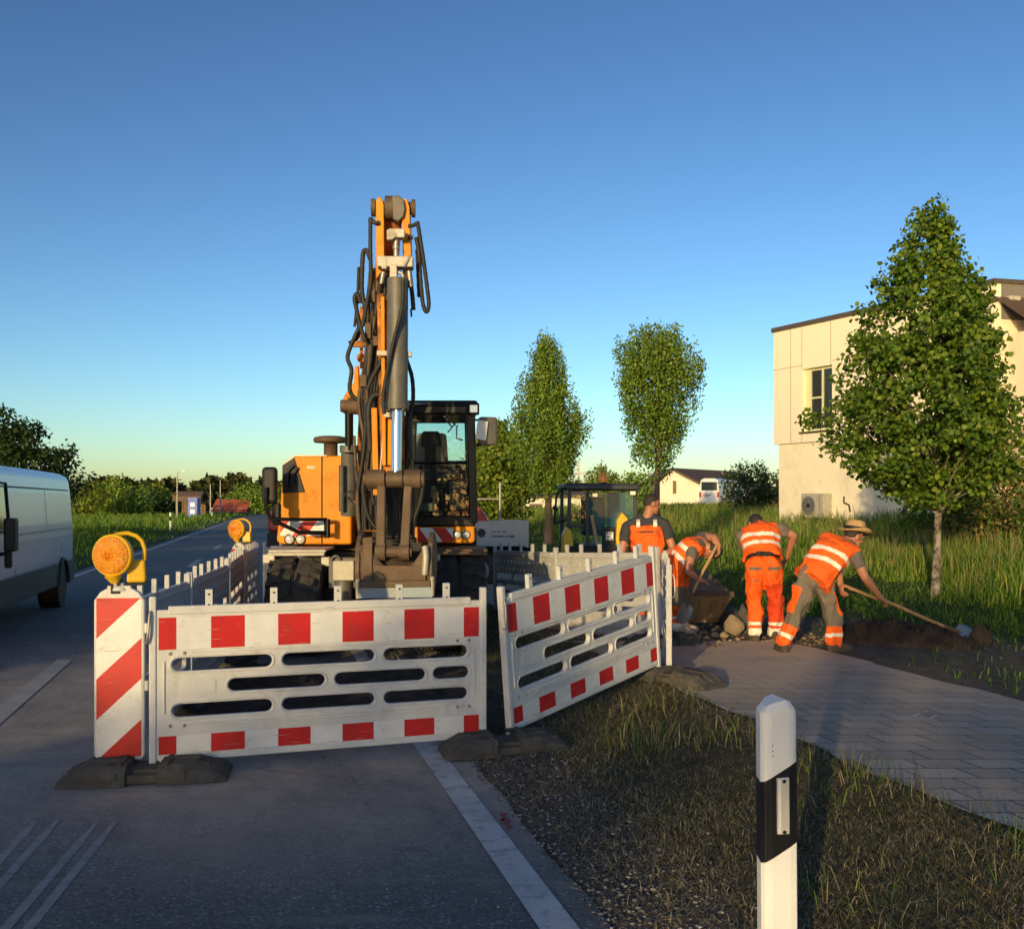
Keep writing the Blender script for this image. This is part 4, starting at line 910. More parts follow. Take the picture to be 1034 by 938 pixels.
def seam(x0, z0, x1, z1):
    p, q = A + ux * x0 + nr * .002 + Vector((0, 0, z0)), A + ux * x1 + nr * .002 + Vector((0, 0, z1)); mb.bar(p, q, .022, .006, up=nr)
zs_ = 1.65 - (374 - 508) * .0302
seam(0, zs_, hx0, zs_); seam(hx1, zs_, L, zs_)
for x in (.72,): seam(x, ZM, x, ZT)
seam(hx0, h1 + .02, hx0, ZT); seam(2.3, h1 + .02, 2.3, ZT); seam(4.2, ZM, 4.2, ZT)
seam(hx0, ZM, hx0, h0)
mb.build('panel_joint', 'joint', bl)
mb = MB(); wall_box(mb, A + nr * .06 - ux * .05, A + nr * .06 + ux * (L + .05), -nr, 1.9, ZT, ZT + .13); mb.build('roof_edge', 'roof_dark', bl)
wf = MB()
for x0, x1, q0, q1 in ((hx0, hx0 + .22, h0, h1), (hx1 - .08, hx1, h0, h1), (hx0 + .22, hx1 - .08, h0, h0 + .07), (hx0 + .22, hx1 - .08, h1 - .07, h1), (1.82, 1.87, h0 + .07, h1 - .07), (hx0 + .22, 1.82, h0 + .95, h0 + 1.0)):
    wall_box(wf, A + ux * x0 - nr * .14, A + ux * x1 - nr * .14, -nr, .07, q0, q1)
wo = wf.build('window', 'frame_pale', bl)
mb = MB(); wall_box(mb, A + ux * (hx0 + .2) - nr * .18, A + ux * (hx1 - .06) - nr * .18, -nr, .02, h0 + .05, h1 - .05); mb.build('pane', 'glass_dark', wo)
mb = MB(); wall_box(mb, A + ux * (hx0 - .08) + nr * .05, A + ux * (hx1 + .08) + nr * .05, -nr, .2, h0 - .06, h0 - .005); mb.build('sill', 'roof_dark', wo)
# taller block and pitched wing at the right edge of the picture
def block(mb, c, ux_, uy_, lx, ly, z0, z1): 
    c = Vector(c); vs = [c, c + ux_ * lx, c + ux_ * lx + uy_ * ly, c + uy_ * ly]
    mb.hexa([Vector((v.x, v.y, z0)) for v in vs] + [Vector((v.x, v.y, z1)) for v in vs])
Dc = 27.5; C0 = Vector((rx(1004, Dc), Dc, 0)); fx = Vector((.97, .24, 0)).normalized(); fy = Vector((-.30, .954, 0)).normalized()
zt = HC + (508 - 286) * Dc / FPX
mb = MB(); block(mb, C0, fx, fy, 6, 7, .8, zt); mb.build('tall_block', 'plaster', bl)
mb = MB(); block(mb, C0 - fy * .004 + fx * .22, fx, -fy, 5.6, .03, HC + (508 - 322) * Dc / FPX, zt - .02); mb.build('grey_cladding', 'grey_panel', bl)
mb = MB(); block(mb, C0 - fx * .08 - fy * .08, fx, fy, 6.2, 7.2, zt, zt + .12); mb.build('flat_roof', 'roof_dark', bl)
mb = MB(); cp = Vector((rx(991, 29), 29, zt)); mb.lathe(cp, [(.13, 0), (.13, .25), (.17, .26), (.17, .34), (.13, .35), (.13, .46), (.16, .47), (.16, .50)], 14); mb.build('flue', 'black', bl)
mb = MB(); lp = C0 + fx * .5 - fy * .12; lp.z = HC + (508 - 302) * Dc / FPX; mb.box(lp, (.34, .2, .14), .2); mb.box(lp + Vector((-.18, .05, .03)), (.2, .08, .05), .2); mb.build('wall_lamp', 'steel_light', bl, .01)
# wing with tiled roof
W0 = C0 + fx * .15 - fy * .9
zr0, zr1 = HC + (508 - 326) * 26.3 / FPX, HC + (508 - 308) * 26.3 / FPX
mb = MB(); block(mb, W0 + fx * .15, fx, fy, 6, .87, .8, zr0 - .12); mb.build('wing_wall', 'plaster', bl)
mb = MB(); e0 = W0 - fy * .35 - fx * .1; e1 = e0 + fx * 6
tp = Vector((0, 0, 1.0)) * (zr1 - zr0 + .35) + fy * 1.15
vs = [e0, e1, e1 + tp, e0 + tp]; vs = [Vector((v.x, v.y, v.z + zr0)) for v in vs]
mb.hexa(vs + [v + Vector((0, 0, .10)) for v in vs]); mb.build('pitched_roof', 'roof_tile', bl)
mb = MB(); g0 = e0 + Vector((0, 0, zr0 - .03)); mb.tube([g0 - fx * .05, g0 + fx * 6], .06, 8); mb.build('gutter', 'steel_light', bl)
mb = MB(); d0 = W0 + fx * .55 - fy * .08; zz = zr0
mb.tube([g0 + fx * .25, g0 + fx * .25 + Vector((0, 0, -.15)), Vector((d0.x, d0.y, zz - .7)), Vector((d0.x, d0.y, zz - 1.0)), Vector((d0.x, d0.y, .9))], .055, 8); mb.build('downpipe', 'steel_light', bl)
# air conditioning unit
ac = thing('air_conditioner', 'cream wall mounted air conditioning unit low on the building wall', 'air conditioner', A + ux * 1.85 + nr * .1 + Vector((0, 0, 1.3)))
c = A + ux * 1.85 + nr * .10; zc = 1.65 + (508 - 510.5) * .0285
mb = MB(); mb.box((c.x, c.y, zc), (.86, .34, .70), math.atan2(ux.y, ux.x)); mb.build('casing', 'steel_light', ac, .02)
mb = MB(); f = c + nr * .175 - ux * .13; mb.lathe((f.x, f.y, zc), [(.27, 0), (.27, .012), (.25, .014)], 28, axis=nr)
mb.build('fan_grille', 'grey_metal', ac)
mb = MB()
for r in (.06, .11, .16, .21): mb.tube([Vector((f.x, f.y, zc)) + nr * .022 + ux * r * math.cos(a) + Vector((0, 0, r * math.sin(a))) for a in np.linspace(0, 2 * math.pi, 25)], .006, 4)
mb.lathe((f.x, f.y, zc), [(.06, .01), (.06, .03)], 12, axis=nr); mb.build('fan_ring', 'black', ac)
mb = MB(); s = c + nr * .175 + ux * .30; mb.box((s.x, s.y, zc), (.02, .02, .64), math.atan2(ux.y, ux.x)); mb.build('seam', 'grey_metal', ac)
mb = MB(); s = c - nr * .05; mb.box((s.x, s.y, zc - .40), (1.1, .42, .08), math.atan2(ux.y, ux.x)); mb.build('bracket', 'roof_dark', ac)
mb = MB(); q = c + ux * .85 - nr * .20; q = Vector((q.x, q.y, zc)); mb.tube([q + Vector((0, 0, .26)), q + Vector((0, 0, .08)), q + ux * .18 + Vector((0, 0, 0.02)), q + ux * .22 + Vector((0, 0, -.14)), q + ux * .22 + Vector((0, 0, -.18))], .028, 8); mb.build('pipe', 'black', ac)
# houses far behind
def gable_house(name, label, x0, x1, D, zb, ze, zr, dep, wall, roof, windows=(), gable_left=True, ridge=.5):
    t = thing(name, label, 'house', ((x0 + x1) / 2, D, zb)); mb = MB()
    gl = 1.4 * (ze - zb) if gable_left else 0
    mb.hexa([Vector(v) for v in ((x0, D, zb), (x1, D, zb), (x1, D + dep, zb), (x0, D + dep, zb), (x0, D, ze), (x1, D, ze), (x1, D + dep, ze), (x0, D + dep, ze))]); mb.build('wall', wall, t)
    mb = MB(); o = .3; m = D + dep * ridge
    sec = [(-o, ze - .12), (dep * ridge, zr), (dep + o, ze - .12), (dep * ridge, zr + .16), (-o, ze + .04)]
    mb2 = MB(); mb2.prism([(-o, ze + .003), (dep * ridge, zr), (dep + o, ze + .003)], (x0 + .05, D, 0), (0, 1, 0), (0, 0, 1), (x1 - x0 - .1, 0, 0)); mb2.build('gable_wall', wall, t)
    for s0, s1 in (((-o, ze - .02), (dep * ridge, zr + .01)), ((dep + o, ze - .02), (dep * ridge, zr + .01))):
        mb.hexa([Vector(v) for v in ((x0 - o, D + s0[0], s0[1]), (x1 + o, D + s0[0], s0[1]), (x1 + o, D + s1[0], s1[1]), (x0 - o, D + s1[0], s1[1]), (x0 - o, D + s0[0], s0[1] + .16), (x1 + o, D + s0[0], s0[1] + .16), (x1 + o, D + s1[0], s1[1] + .16), (x0 - o, D + s1[0], s1[1] + .16))])
    mb.build('roof', roof, t)
    for wx, wz, ww, wh in windows:
        mb = MB(); mb.box((wx, D - .02, wz), (ww, .06, wh)); w = mb.build('window', 'roof_dark', t)
        mb = MB(); mb.box((wx, D - .06, wz), (ww * .86, .03, wh * .9)); mb.build('pane', 'glass_dark', w)
    return t
D = 88.
# gable end faces the viewer; the long brown roof runs back to the right
hs = thing('gable_house', 'cream gabled house with a long brown roof behind the meadow', 'house', (rx(690, D), D, 1.4))
def V_(u, v, dD=0): p = P(u, v, D); p.y += dD; return p
mb = MB(); pf = [(rx(664, D), 1.3), (rx(722, D), 1.3), (rx(722, D), HC + (508 - 496) * .088), (rx(678, D), HC + (508 - 475.5) * .088), (rx(664, D), HC + (508 - 489) * .088)]
mb.prism(pf, (0, D, 0), (1, 0, 0), (0, 0, 1), (0, 9, 0)); mb.build('wall', 'plaster', hs)
mb = MB(); a = Vector((rx(677, D), D - .4, HC + (508 - 475) * .088)); b = Vector((rx(724, D), D - .4, HC + (508 - 498.5) * .088)); bk = Vector((8.0, 10, 0))
vs = [b, b + bk, a + bk, a]; mb.hexa(vs + [v + Vector((0, 0, .22)) for v in vs]); 
c_ = Vector((rx(662, D), D - .4, HC + (508 - 488) * .088)); vs = [c_, a, a + Vector((0, 10, 0)), c_ + Vector((0, 10, 0))]; mb.hexa([v + Vector((0, 0, -.0)) for v in vs] + [v + Vector((0, 0, .2)) for v in vs]); mb.build('roof', 'roof_tile', hs)
mb = MB(); mb.box((rx(681, D), D - .03, HC + (508 - 492) * .088), (.3, .06, 1.15)); mb.build('window', 'glass_dark', hs)
gable_house('bungalow', 'low cream bungalow glimpsed under the hornbeam crown', rx(528, 70), rx(590, 70), 70, .5, HC + .4, 2.35, 7, 'plaster', 'roof_tile', [(rx(541, 70), 1.0, .9, 1.2), (rx(577, 70), 1.25, .5, .7)])
gable_house('cottage', 'small brown roofed cottage behind the standing worker', rx(622, 120), rx(668, 120), 120, .6, HC + .6, HC + 2.2, 8, 'plaster', 'roof_tile')
# crane far off
cr = thing('tower_crane', 'thin tower crane on the horizon above the loader', 'crane', (rx(584, 420), 420, 0))
mb = MB(); x = rx(584.5, 420); mb.bar((x, 420, -2), (x, 420, HC + (508 - 465) * .42), .9, .9, up=(0, 1, 0)); mb.build('mast', 'grey_metal', cr)
mb = MB(); z = HC + (508 - 478.5) * .42; mb.bar((rx(573, 420), 420, z), (rx(595, 420), 420, z + .4), .6, .6); mb.build('jib', 'grey_metal', cr)
# bus shelter, blue cabin, red roofed building, street lamps, left of the road
D = 112.; sh = thing('bus_shelter', 'dim roadside shelter with mossy curved roof beside the blue cabin', 'shelter', (rx(188, D), D, 0))
x0, x1 = rx(177, D), rx(202, D); zs = hz(rx(188, D), D)
mb = MB()
for x in (x0 + .1, x1 - .1):
    for y in (0, 2.2): mb.bar((x, D + y, zs - .1), (x, D + y, zs + 2.1), .12, .12, up=(0, 1, 0))
mb.build('post', 'bark', sh)
mb = MB(); mb.box(((x0 + x1) / 2, D + 2.25, zs + 1.1), (x1 - x0, .08, 2.0)); mb.build('back_wall', 'bark', sh)
mb = MB(); mb.prism([(-.4, 1.75), (-.3, 2.3), (.5, 2.8), (1.2, 2.9), (2.6, 2.2), (2.6, 2.0), (1.2, 2.7), (-.2, 1.75)], (x0 - .2, D, zs), (0, 1, 0), (0, 0, 1), (x1 - x0 + .4, 0, 0)); mb.build('roof', 'roof_tile', sh)
D = 106.; x = rx(196, D); z = hz(x, D); tl_ = thing('portable_toilet', 'blue portable toilet cabin at the roadside', 'cabin', (x, D, z))
mb = MB(); mb.box((x, D, z + .95), (1.05, 1.05, 1.9)); mb.build('cabin_wall', 'blue', tl_, .04)
mb = MB(); mb.prism([(-.58, 0), (.58, 0), (.45, .2), (-.45, .2)], (x, D - .56, z + 1.9), (1, 0, 0), (0, 0, 1), (0, 1.12, 0)); mb.build('roof', 'blue', tl_)
mb = MB(); mb.box((x, D - .54, z + .92), (.78, .04, 1.7)); dr = mb.build('door', 'blue', tl_)
mb = MB(); mb.box((x, D - .565, z + 1.35), (.42, .02, .38)); mb.box((x, D - .565, z + .62), (.42, .02, .42)); mb.build('vent', 'alu', dr)
D = 165.; rt = thing('red_roof_building', 'long low building with a red tiled roof beyond the bend', 'building', (rx(230, D), D, 0))
x0, x1 = rx(213, D), rx(249, D); z = hz((x0 + x1) / 2, D)
mb = MB(); mb.box(((x0 + x1) / 2, D + 3, .3), (x1 - x0 - .4, 5, 1.0)); mb.build('wall', 'plaster', rt)
mb = MB(); mb.prism([(0, .35), (3.2, 2.3), (6.4, .35), (6.4, .2), (0, .2)], (x0, D - .2, 0), (0, 1, 0), (0, 0, 1), (x1 - x0, 0, 0)); mb.build('roof', 'roof_red', rt)
for u, D, v, l in ((179, 100, 477, 'street lamp with short arm beside the roadside shelter'), (212.5, 125, 488, 'bare pole left of the red roof, thin and grey'), (222.5, 118, 485, 'pale pole standing before the red roof')):
    x = rx(u, D); z = hz(x, D); zt_ = HC + (508 - v) * D / FPX; t = thing('street_lamp', l, 'street lamp', (x, D, z), 'poles along the far road')
    mb = MB(); mb.tube([(x, D, z - .1), (x, D, zt_)], [.09, .06], 8); mb.build('pole', 'grey_metal', t)
    if u > 200: continue
    mb = MB(); mb.tube([(x, D, zt_ - .03), (x + .5, D, zt_ + .12)], .04, 6); mb.box((x + .62, D, zt_ + .14), (.4, .16, .08)); mb.build('lamp_arm', 'grey_metal', t)
# ------------------------------------------------------------------ wheels shared by the vehicles
def wheel(parent, c, axis, r, w, tread=False, rim='rim', name='wheel', twin=False):
    c, ax = Vector(c), Vector(axis).normalized()
    h = bpy.data.objects.new(name, None); COL.objects.link(h); h.parent = parent; h.location = c - root_loc(parent)
    mb = MB(); e = w / 2
    prof = [(r * .56, -e * .92), (r * .80, -e), (r * .94, -e * .93), (r, -e * .74)]
    prof += ([(r, -e * .08), (r * .93, -e * .04), (r * .93, e * .04), (r, e * .08)] if twin else [(r, 0)]) + [(r, e * .74), (r * .94, e * .93), (r * .80, e), (r * .56, e * .92)]
    mb.lathe(c, prof, 36, axis=ax, caps=False)
    if tread:
        q = Vector((0, 0, 1)).rotation_difference(ax); n = 20
        for row in (-1, 1):
            for k in range(n):
                a = 2 * math.pi * (k + (.5 if row > 0 else 0)) / n
                for (z0, z1, da) in ((row * e * .10, row * e * .55, 0), (row * e * .50, row * e * .94, .07)):
                    cs = []
                    for zz, aa in ((z0, a + .0 + da * .3), (z1, a + .09 + da)):
                        for rr in (r * .97, r * 1.045):
                            for s in (-.055, .055):
                                cs.append(c + q @ Vector((rr * math.cos(aa + s), rr * math.sin(aa + s), zz)))
                    mb.add(cs, [(0, 1, 3, 2), (4, 6, 7, 5), (0, 4, 5, 1), (2, 3, 7, 6), (0, 2, 6, 4), (1, 5, 7, 3)])
    mb.build('tyre', 'tyre', h)
    mb = MB(); mb.lathe(c, [(r * .57, -e * .9), (r * .55, -e * .5), (r * .30, -e * .35), (r * .2, -e * .6), (.01, -e * .6)], 28, axis=ax); mb.lathe(c, [(.01, e * .6), (r * .2, e * .6), (r * .30, e * .35), (r * .55, e * .5), (r * .57, e * .9)], 28, axis=ax)
    for k in range(6):
        q = Vector((0, 0, 1)).rotation_difference(ax); a = k * math.pi / 3
        for s in (-1, 1): mb.lathe(c + q @ Vector((r * .25 * math.cos(a), r * .25 * math.sin(a), s * e * .5)), [(.02, -.02), (.02, .02)], 6, axis=ax)
    mb.build('rim', rim, h)
    return h
# ------------------------------------------------------------------ white van on the left
RV = Vector((-7.42, 16.75, 0)); fv = Vector((.255, -1, 0)).normalized(); nv = Vector((-fv.y, fv.x, 0)); nv = nv if nv.x > 0 else -nv
def W(a, b, z): return RV + fv * a - nv * b + Vector((0, 0, z))
van = thing('white_van', 'white delivery van with grey lower cladding passing on the left', 'van', W(2.8, 1, 0))
sect = [(.40, .06), (.55, .015), (.80, 0), (1.15, 0), (1.35, .01), (1.80, .04), (2.02, .07), (2.09, .10), (2.14, .20), (2.16, .70)]
def vring(a, k=1., zmax=9., inset=0.):
    s = [(z, b + inset) for z, b in sect if z <= zmax]
    r = [W(a, b, z) for z, b in s]; r += [W(a, 2.0 - b, z) for z, b in reversed(s)]
    return r
mb = MB()
def vr(a, topz, ins=0.):
    out = []
    for z, b in sect:
        f = (z - .4) / 1.76; z2 = .4 + f * (topz - .4) if z > 1.15 else z
        out.append((z2, b + ins))
    return [W(a, b, z) for z, b in out] + [W(a, 2.0 - b, z) for z, b in reversed(out)]
rings = [vr(.0, 2.12, .02), vr(.06, 2.15, .0), vr(.5, 2.16), vr(2.4, 2.16), vr(4.9, 2.15), vr(5.2, 2.08, .02), vr(5.9, 1.35, .06), vr(6.55, 1.12, .16), vr(6.7, .9, .24)]
mb.loft(rings, smooth=False); mb.build('body', 'white_paint', van, .03, 3)
for a0, a1 in ((-.03, .60), (1.32, 5.17), (5.87, 6.72)):
    mb = MB()
    for (q0, q1) in ((a0, a1),):
        vs = [W(q0, -.014, .36), W(q1, -.014, .36), W(q1, -.014, .72), W(q0, -.014, .72)]
        mb.hexa([v for v in vs] + [v - nv * .06 for v in vs])
    mb.build('cladding', 'van_grey', van, .012)
mb = MB(); mb.hexa([W(-.06, .0, .38), W(.12, .0, .38), W(.12, 2, .38), W(-.06, 2, .38), W(-.06, .0, .72), W(.12, .0, .72), W(.12, 2, .72), W(-.06, 2, .72)]); mb.build('bumper', 'van_grey', van, .03)
def vside(z):
    return float(np.interp(z, [s_[0] for s_ in sect], [s_[1] for s_ in sect]))
def vline(a0, z0, a1, z1, w, name, m, h=.008):
    mb = MB(); p, q = W(a0, vside(z0) - .003, z0), W(a1, vside(z1) - .003, z1); mb.bar(p, q, w, h, up=nv); mb.build(name, m, van)
vline(.25, 1.86, 4.7, 1.86, .02, 'groove', 'black')
vline(.12, 1.24, 4.05, 1.24, .030, 'door_rail', 'steel_light', .02)
vline(.12, 1.13, 2.6, 1.13, .014, 'crease', 'white_paint', .014)
for a in (4.1,): vline(a, .75, a, 2.1, .010, 'door_gap', 'black')
vline(5.25, .75, 5.2, 1.75, .010, 'door_gap', 'black')
for a in (2.1,): vline(a, 1.30, a, 1.84, .010, 'panel_seam', 'white_paint', .008)
mb = MB(); mb.lathe(W(.98, -.002, .985), [(.10, -.01), (.10, .006), (.09, .009)], 20, axis=nv); mb.build('fuel_cap', 'white_paint', van)
# wheel arches
for a in (.96, 5.52):
    mb = MB(); pts = [W(a + .40 * math.cos(t), -.012, .36 + .40 * math.sin(t)) for t in np.linspace(0, math.pi, 17)]; mb.tube(pts, .035, 6); mb.build('wheel_arch', 'van_grey', van)
    mb = MB(); mb.lathe(W(a, .0, .36), [(.37, -.3), (.37, .004)], 28, axis=nv); mb.build('arch_liner', 'black', van)
    wheel(van, W(a, .11, .345), nv, .345, .23)
# cab window, mirror, handle
mb = MB(); zz = [(4.36 + .05, 1.32), (5.0, 1.32), (4.72, 1.68), (4.38, 1.88), (3.55 + .0, 1.88), (3.55, 1.32)]
zz = [(4.42, 1.30), (5.42, 1.30), (5.28, 1.62), (5.04, 1.90), (4.42, 1.90)]
q = [W(a, vside(z) - .006, z) for a, z in zz]; mb.add(q + [v - nv * .02 for v in q], [tuple(range(5)), tuple(range(9, 4, -1))] + [(i, (i + 1) % 5, 5 + (i + 1) % 5, 5 + i) for i in range(5)]); wn = mb.build('side_window', 'glass_dark', van)
mb = MB(); mb.tube(q + [q[0]], .022, 6); mb.build('window_seal', 'black', wn)
mb = MB(); mb.box(W(5.05, -.16, 1.27), (.20, .13, .40), math.atan2(fv.y, fv.x)); mb.bar(W(5.07, -.1, 1.05), W(5.07, .03, 1.02), .05, .05); mb.box(W(5.05, -.13, .98), (.10, .08, .22), math.atan2(fv.y, fv.x)); mb.build('door_mirror', 'black', van, .03)
mb = MB(); mb.box(W(4.3, -.015, 1.08), (.20, .035, .035), math.atan2(fv.y, fv.x)); mb.build('door_handle', 'black', van, .01)
mb = MB(); q = [W(5.25, .2, 2.02), W(5.25, 1.8, 2.02), W(5.9, 1.8, 1.38), W(5.9, .2, 1.38)]; mb.hexa([v + fv * .03 + Vector((0, 0, .02)) for v in q] + [v + fv * .05 + Vector((0, 0, .05)) for v in q]); mb.build('windscreen', 'glass_dark', van)
for b_ in (.22, 1.78):
    mb = MB(); mb.hexa([W(6.50, b_ - .16, .88), W(6.74, b_ - .16, .84), W(6.74, b_ + .16, .84), W(6.50, b_ + .16, .88), W(6.40, b_ - .14, 1.10), W(6.60, b_ - .14, 1.06), W(6.60, b_ + .14, 1.06), W(6.40, b_ + .14, 1.10)]); mb.build('headlight', 'lens_clear', van, .02)
mb = MB(); mb.box(W(6.70, 1, .86), (.08, 1.0, .16), math.atan2(fv.y, fv.x)); mb.build('radiator_grille', 'black', van, .02)
mb = MB(); mb.box(W(6.68, 1, .52), (.22, 1.96, .36), math.atan2(fv.y, fv.x)); mb.build('bumper', 'van_grey', van, .05)
mb = MB(); mb.box(W(6.80, 1, .52), (.02, .5, .11), math.atan2(fv.y, fv.x)); mb.build('number_plate', 'paper', van)
mb = MB(); mb.box(W(-.01, .08, 1.05), (.05, .14, .32), math.atan2(fv.y, fv.x)); mb.build('tail_light', 'red_paint', van, .01)
# ------------------------------------------------------------------ small white van far right, seen from behind
D = 62.; zb_ = 1.36; t = thing('parked_van', 'small white van parked half behind the dark shrub', 'van', (rx(718, D), D, zb_))
x0, x1 = rx(706, D), rx(726, D)
mb = MB(); W2 = x1 - x0
prof = [(0, .35), (.0, 1.0), (.10, 1.72), (.3, 1.84), (W2 - .3, 1.84), (W2 - .06, 1.72), (W2, 1.0), (W2, .35)]
r0_ = [Vector((x0 + .0 + px, D, zb_ + pz)) for px, pz in prof]; dirv = Vector((2.2, 3.6, 0))
mb.loft([r0_, [v + dirv * .98 for v in r0_], [Vector((v.x, v.y, min(v.z, zb_ + 1.0))) + dirv * 1.25 for v in r0_]], smooth=False); mb.build('body', 'white_paint', t, .04)
mb = MB(); mb.box(((x0 + x1) / 2, D - .02, zb_ + 1.35), (W2 * .78, .04, .52)); mb.build('rear_window', 'glass_dark', t)
for k in (-1, 1):
    mb = MB(); mb.box(((x0 + x1) / 2 + k * W2 * .45, D - .02, zb_ + .82), (.13, .05, .34)); mb.build('tail_light', 'red_paint', t)
mb = MB(); mb.box(((x0 + x1) / 2, D - .03, zb_ + .40), (W2 * .96, .12, .2)); mb.build('bumper', 'white_paint', t)
mb = MB()
for i, (a, z, w) in enumerate(((-.25, .90, .30), (-.15, .80, .5), (-.2, .72, .34))): mb.box(((x0 + x1) / 2 + a, D - .025, zb_ + z), (w, .02, .035))
mb.build('lettering', 'text', t)
for f_ in (.16, .82):
    for s_ in (0, W2): 
        c = Vector((x0 + s_ , D, zb_ + .31)) + dirv * f_; wheel(t, c, (dirv.y, -dirv.x, 0), .31, .2)
# ------------------------------------------------------------------ truck with aluminium dropsides behind the excavator
D = 18.2; t = thing('flatbed_truck', 'red cabbed flatbed truck with aluminium dropsides parked behind the excavator', 'truck', (rx(400, D), D, 0)); Y1 = D
xa, xb = rx(300, D), rx(531, D); z1_, z0_ = HC + (508 - 527) * D / FPX, HC + (508 - 551.5) * D / FPX
mb = MB(); mb.box(((xa + xb) / 2, D, (z0_ + z1_) / 2), (xb - xa, .05, z1_ - z0_)); dsd = mb.build('dropside', 'alu', t, .006)
mb = MB()
for i in range(1, 4): mb.bar((xa, D - .028, z0_ + (z1_ - z0_) * i / 4), (xb, D - .028, z0_ + (z1_ - z0_) * i / 4), .012, .012)
mb.box((xb + .02, D, (z0_ + z1_) / 2), (.06, .09, z1_ - z0_ + .04)); mb.bar((xa, D - .03, z1_), (xb, D - .03, z1_), .04, .03); mb.build('profile_rib', 'alu', dsd)
mb = MB(); ec = P(486, 538, D - .045); mb.lathe(ec, [(.075, 0), (.075, .008), (.05, .008), (.05, .004)], 20, axis=(0, -1, 0)); mb.build('emblem', 'text', dsd)
mb = MB(); g_ = np.random.default_rng(9)
for z, ulist in ((537, np.arange(496, 512, .9)), (541.5, np.arange(496, 519, .85))):
    for u in ulist:
        if g_.random() < .84: p = P(u, z, D - .031); mb.box(p, (.011 * g_.uniform(.6, 1.3), .004, .030 * g_.uniform(.6, 1.2)))
mb.build('lettering', 'text', dsd)
mb = MB(); mb.box(((xa + xb) / 2, D + 1.05, z0_ + .06), (xb - xa, 2.05, .1)); mb.build('load_bed', 'grey_metal', t)
mb = MB(); mb.box(((xa + xb) / 2, D + 2.1, (z0_ + z1_) / 2), (xb - xa, .05, z1_ - z0_)); mb.box((xb, D + 1.05, (z0_ + z1_) / 2), (.05, 2.0, z1_ - z0_)); mb.build('rear_dropside', 'alu', t)
mb = MB(); mb.box(((xa + xb) / 2, D + 1.05, z0_ - .16), (xb - xa + .2, .8, .22)); mb.build('chassis', 'black', t)
mb = MB(); p = P(505, 500, D + .9); mb.tube([(p.x, p.y, z1_), (p.x, p.y, HC + (508 - 487) * (D + .9) / FPX)], .03, 6); mb.tube([(p.x, p.y, HC + .08), (p.x - .9, p.y, HC + .08)], .022, 6); mb.build('ladder_rack', 'steel', t)
mb = MB(); p = P(485, 515, D + .9); mb.prism([(-.5, 0), (.25, 0), (.1, .36), (-.02, .52), (-.5, .52)], (p.x, p.y, z1_ - .25), (1, 0, 0), (0, 0, 1), (0, .6, 0)); mb.build('toolbox', 'red_paint', t, .03)
xc0, xc1 = rx(289, D), rx(320, D)
mb = MB(); mb.prism([(0, 1.12), (1.85, 1.12), (1.85, 2.0), (.75, 2.02), (.34, 1.72), (0, 1.5)], (xc0 - .35, D, 0), (1, 0, 0), (0, 0, 1), (0, 2.0, 0)); cb = mb.build('cab', 'red_paint', t, .06, 3)
mb = MB(); mb.prism([(.55, 1.30), (1.5, 1.30), (1.5, 1.88), (.86, 1.88)], (xc0 - .35, D - .012, 0), (1, 0, 0), (0, 0, 1), (0, .03, 0)); mb.build('side_window', 'glass_dark', cb)
mb = MB(); mb.box((xc0 + .45, D + 1, .80), (1.6, 2.05, .62)); mb.build('bumper', 'black', t, .03)
mb = MB(); mb.box((xc0 + .05, D - .12, 1.55), (.14, .16, .34)); mb.build('door_mirror', 'black', t, .02)
for x, y in ((xc0 + .55, D + .14), (xc0 + .55, D + 1.9), (xb - .9, D + .14), (xb - .9, D + 1.9)): wheel(t, (x, y, .40), (0, 1, 0), .40, .24)
# ================================================================== WHEELED EXCAVATOR
ex = thing('wheeled_excavator', 'orange wheeled excavator with raised boom and folded stick, facing the viewer behind the barriers', 'excavator', (-1.55, 12.4, 0))
ea = R(3.5)                                             # the machine points slightly right of the viewer's direction
ey = Vector((-math.sin(ea), math.cos(ea), 0)); exx = Vector((math.cos(ea), math.sin(ea), 0)); E0 = Vector((-1.46, 10.9, 0))
def Ex(a, b, z): return E0 + exx * a + ey * b + Vector((0, 0, z))     # a to the right, b away from the viewer
def ebox(mb, a, b, z, d, mi=0, taper=1.): mb.box(Ex(a, b, z), d, ea, mi, taper)
# undercarriage
mb = MB(); ebox(mb, 0, 1.6, .72, (.95, 3.0, .34)); ebox(mb, 0, .05, .60, (1.3, .26, .22)); ebox(mb, 0, 2.7, .60, (1.3, .26, .22)); ebox(mb, 0, 1.5, 1.0, (1.7, 1.9, .16)); mb.build('chassis', 'black', ex, .02)
mb = MB(); mb.lathe(Ex(0, 1.6, 1.06), [(.62, 0), (.62, .10)], 28); mb.build('slew_ring', 'steel_dark', ex)
for a in (-.875, .875):
    for b in (.0, 2.75):
        wheel(ex, Ex(a, b, .525), exx, .52, .60, True, 'steel_dark', 'wheel', True)
for a, w_ in ((-.88, .62), (.88, .62)):
    mb = MB(); ebox(mb, a, .35, 1.13, (w_, .9, .03)); ebox(mb, a, -.12, 1.10, (w_ * .98, .10, .04)); mb.build('mudguard', 'steel_light' if a < 0 else 'steel_dark', ex, .01)
for q_ in ((-1.17, -.13, 1.05, (.13, .10, .10)), (-.56, -.16, 1.02, (.10, .08, .10)), (.42, -.1, 1.06, (.5, .2, .07))): mb = MB(); ebox(mb, *q_); mb.build('step', 'steel_light', ex, .01)
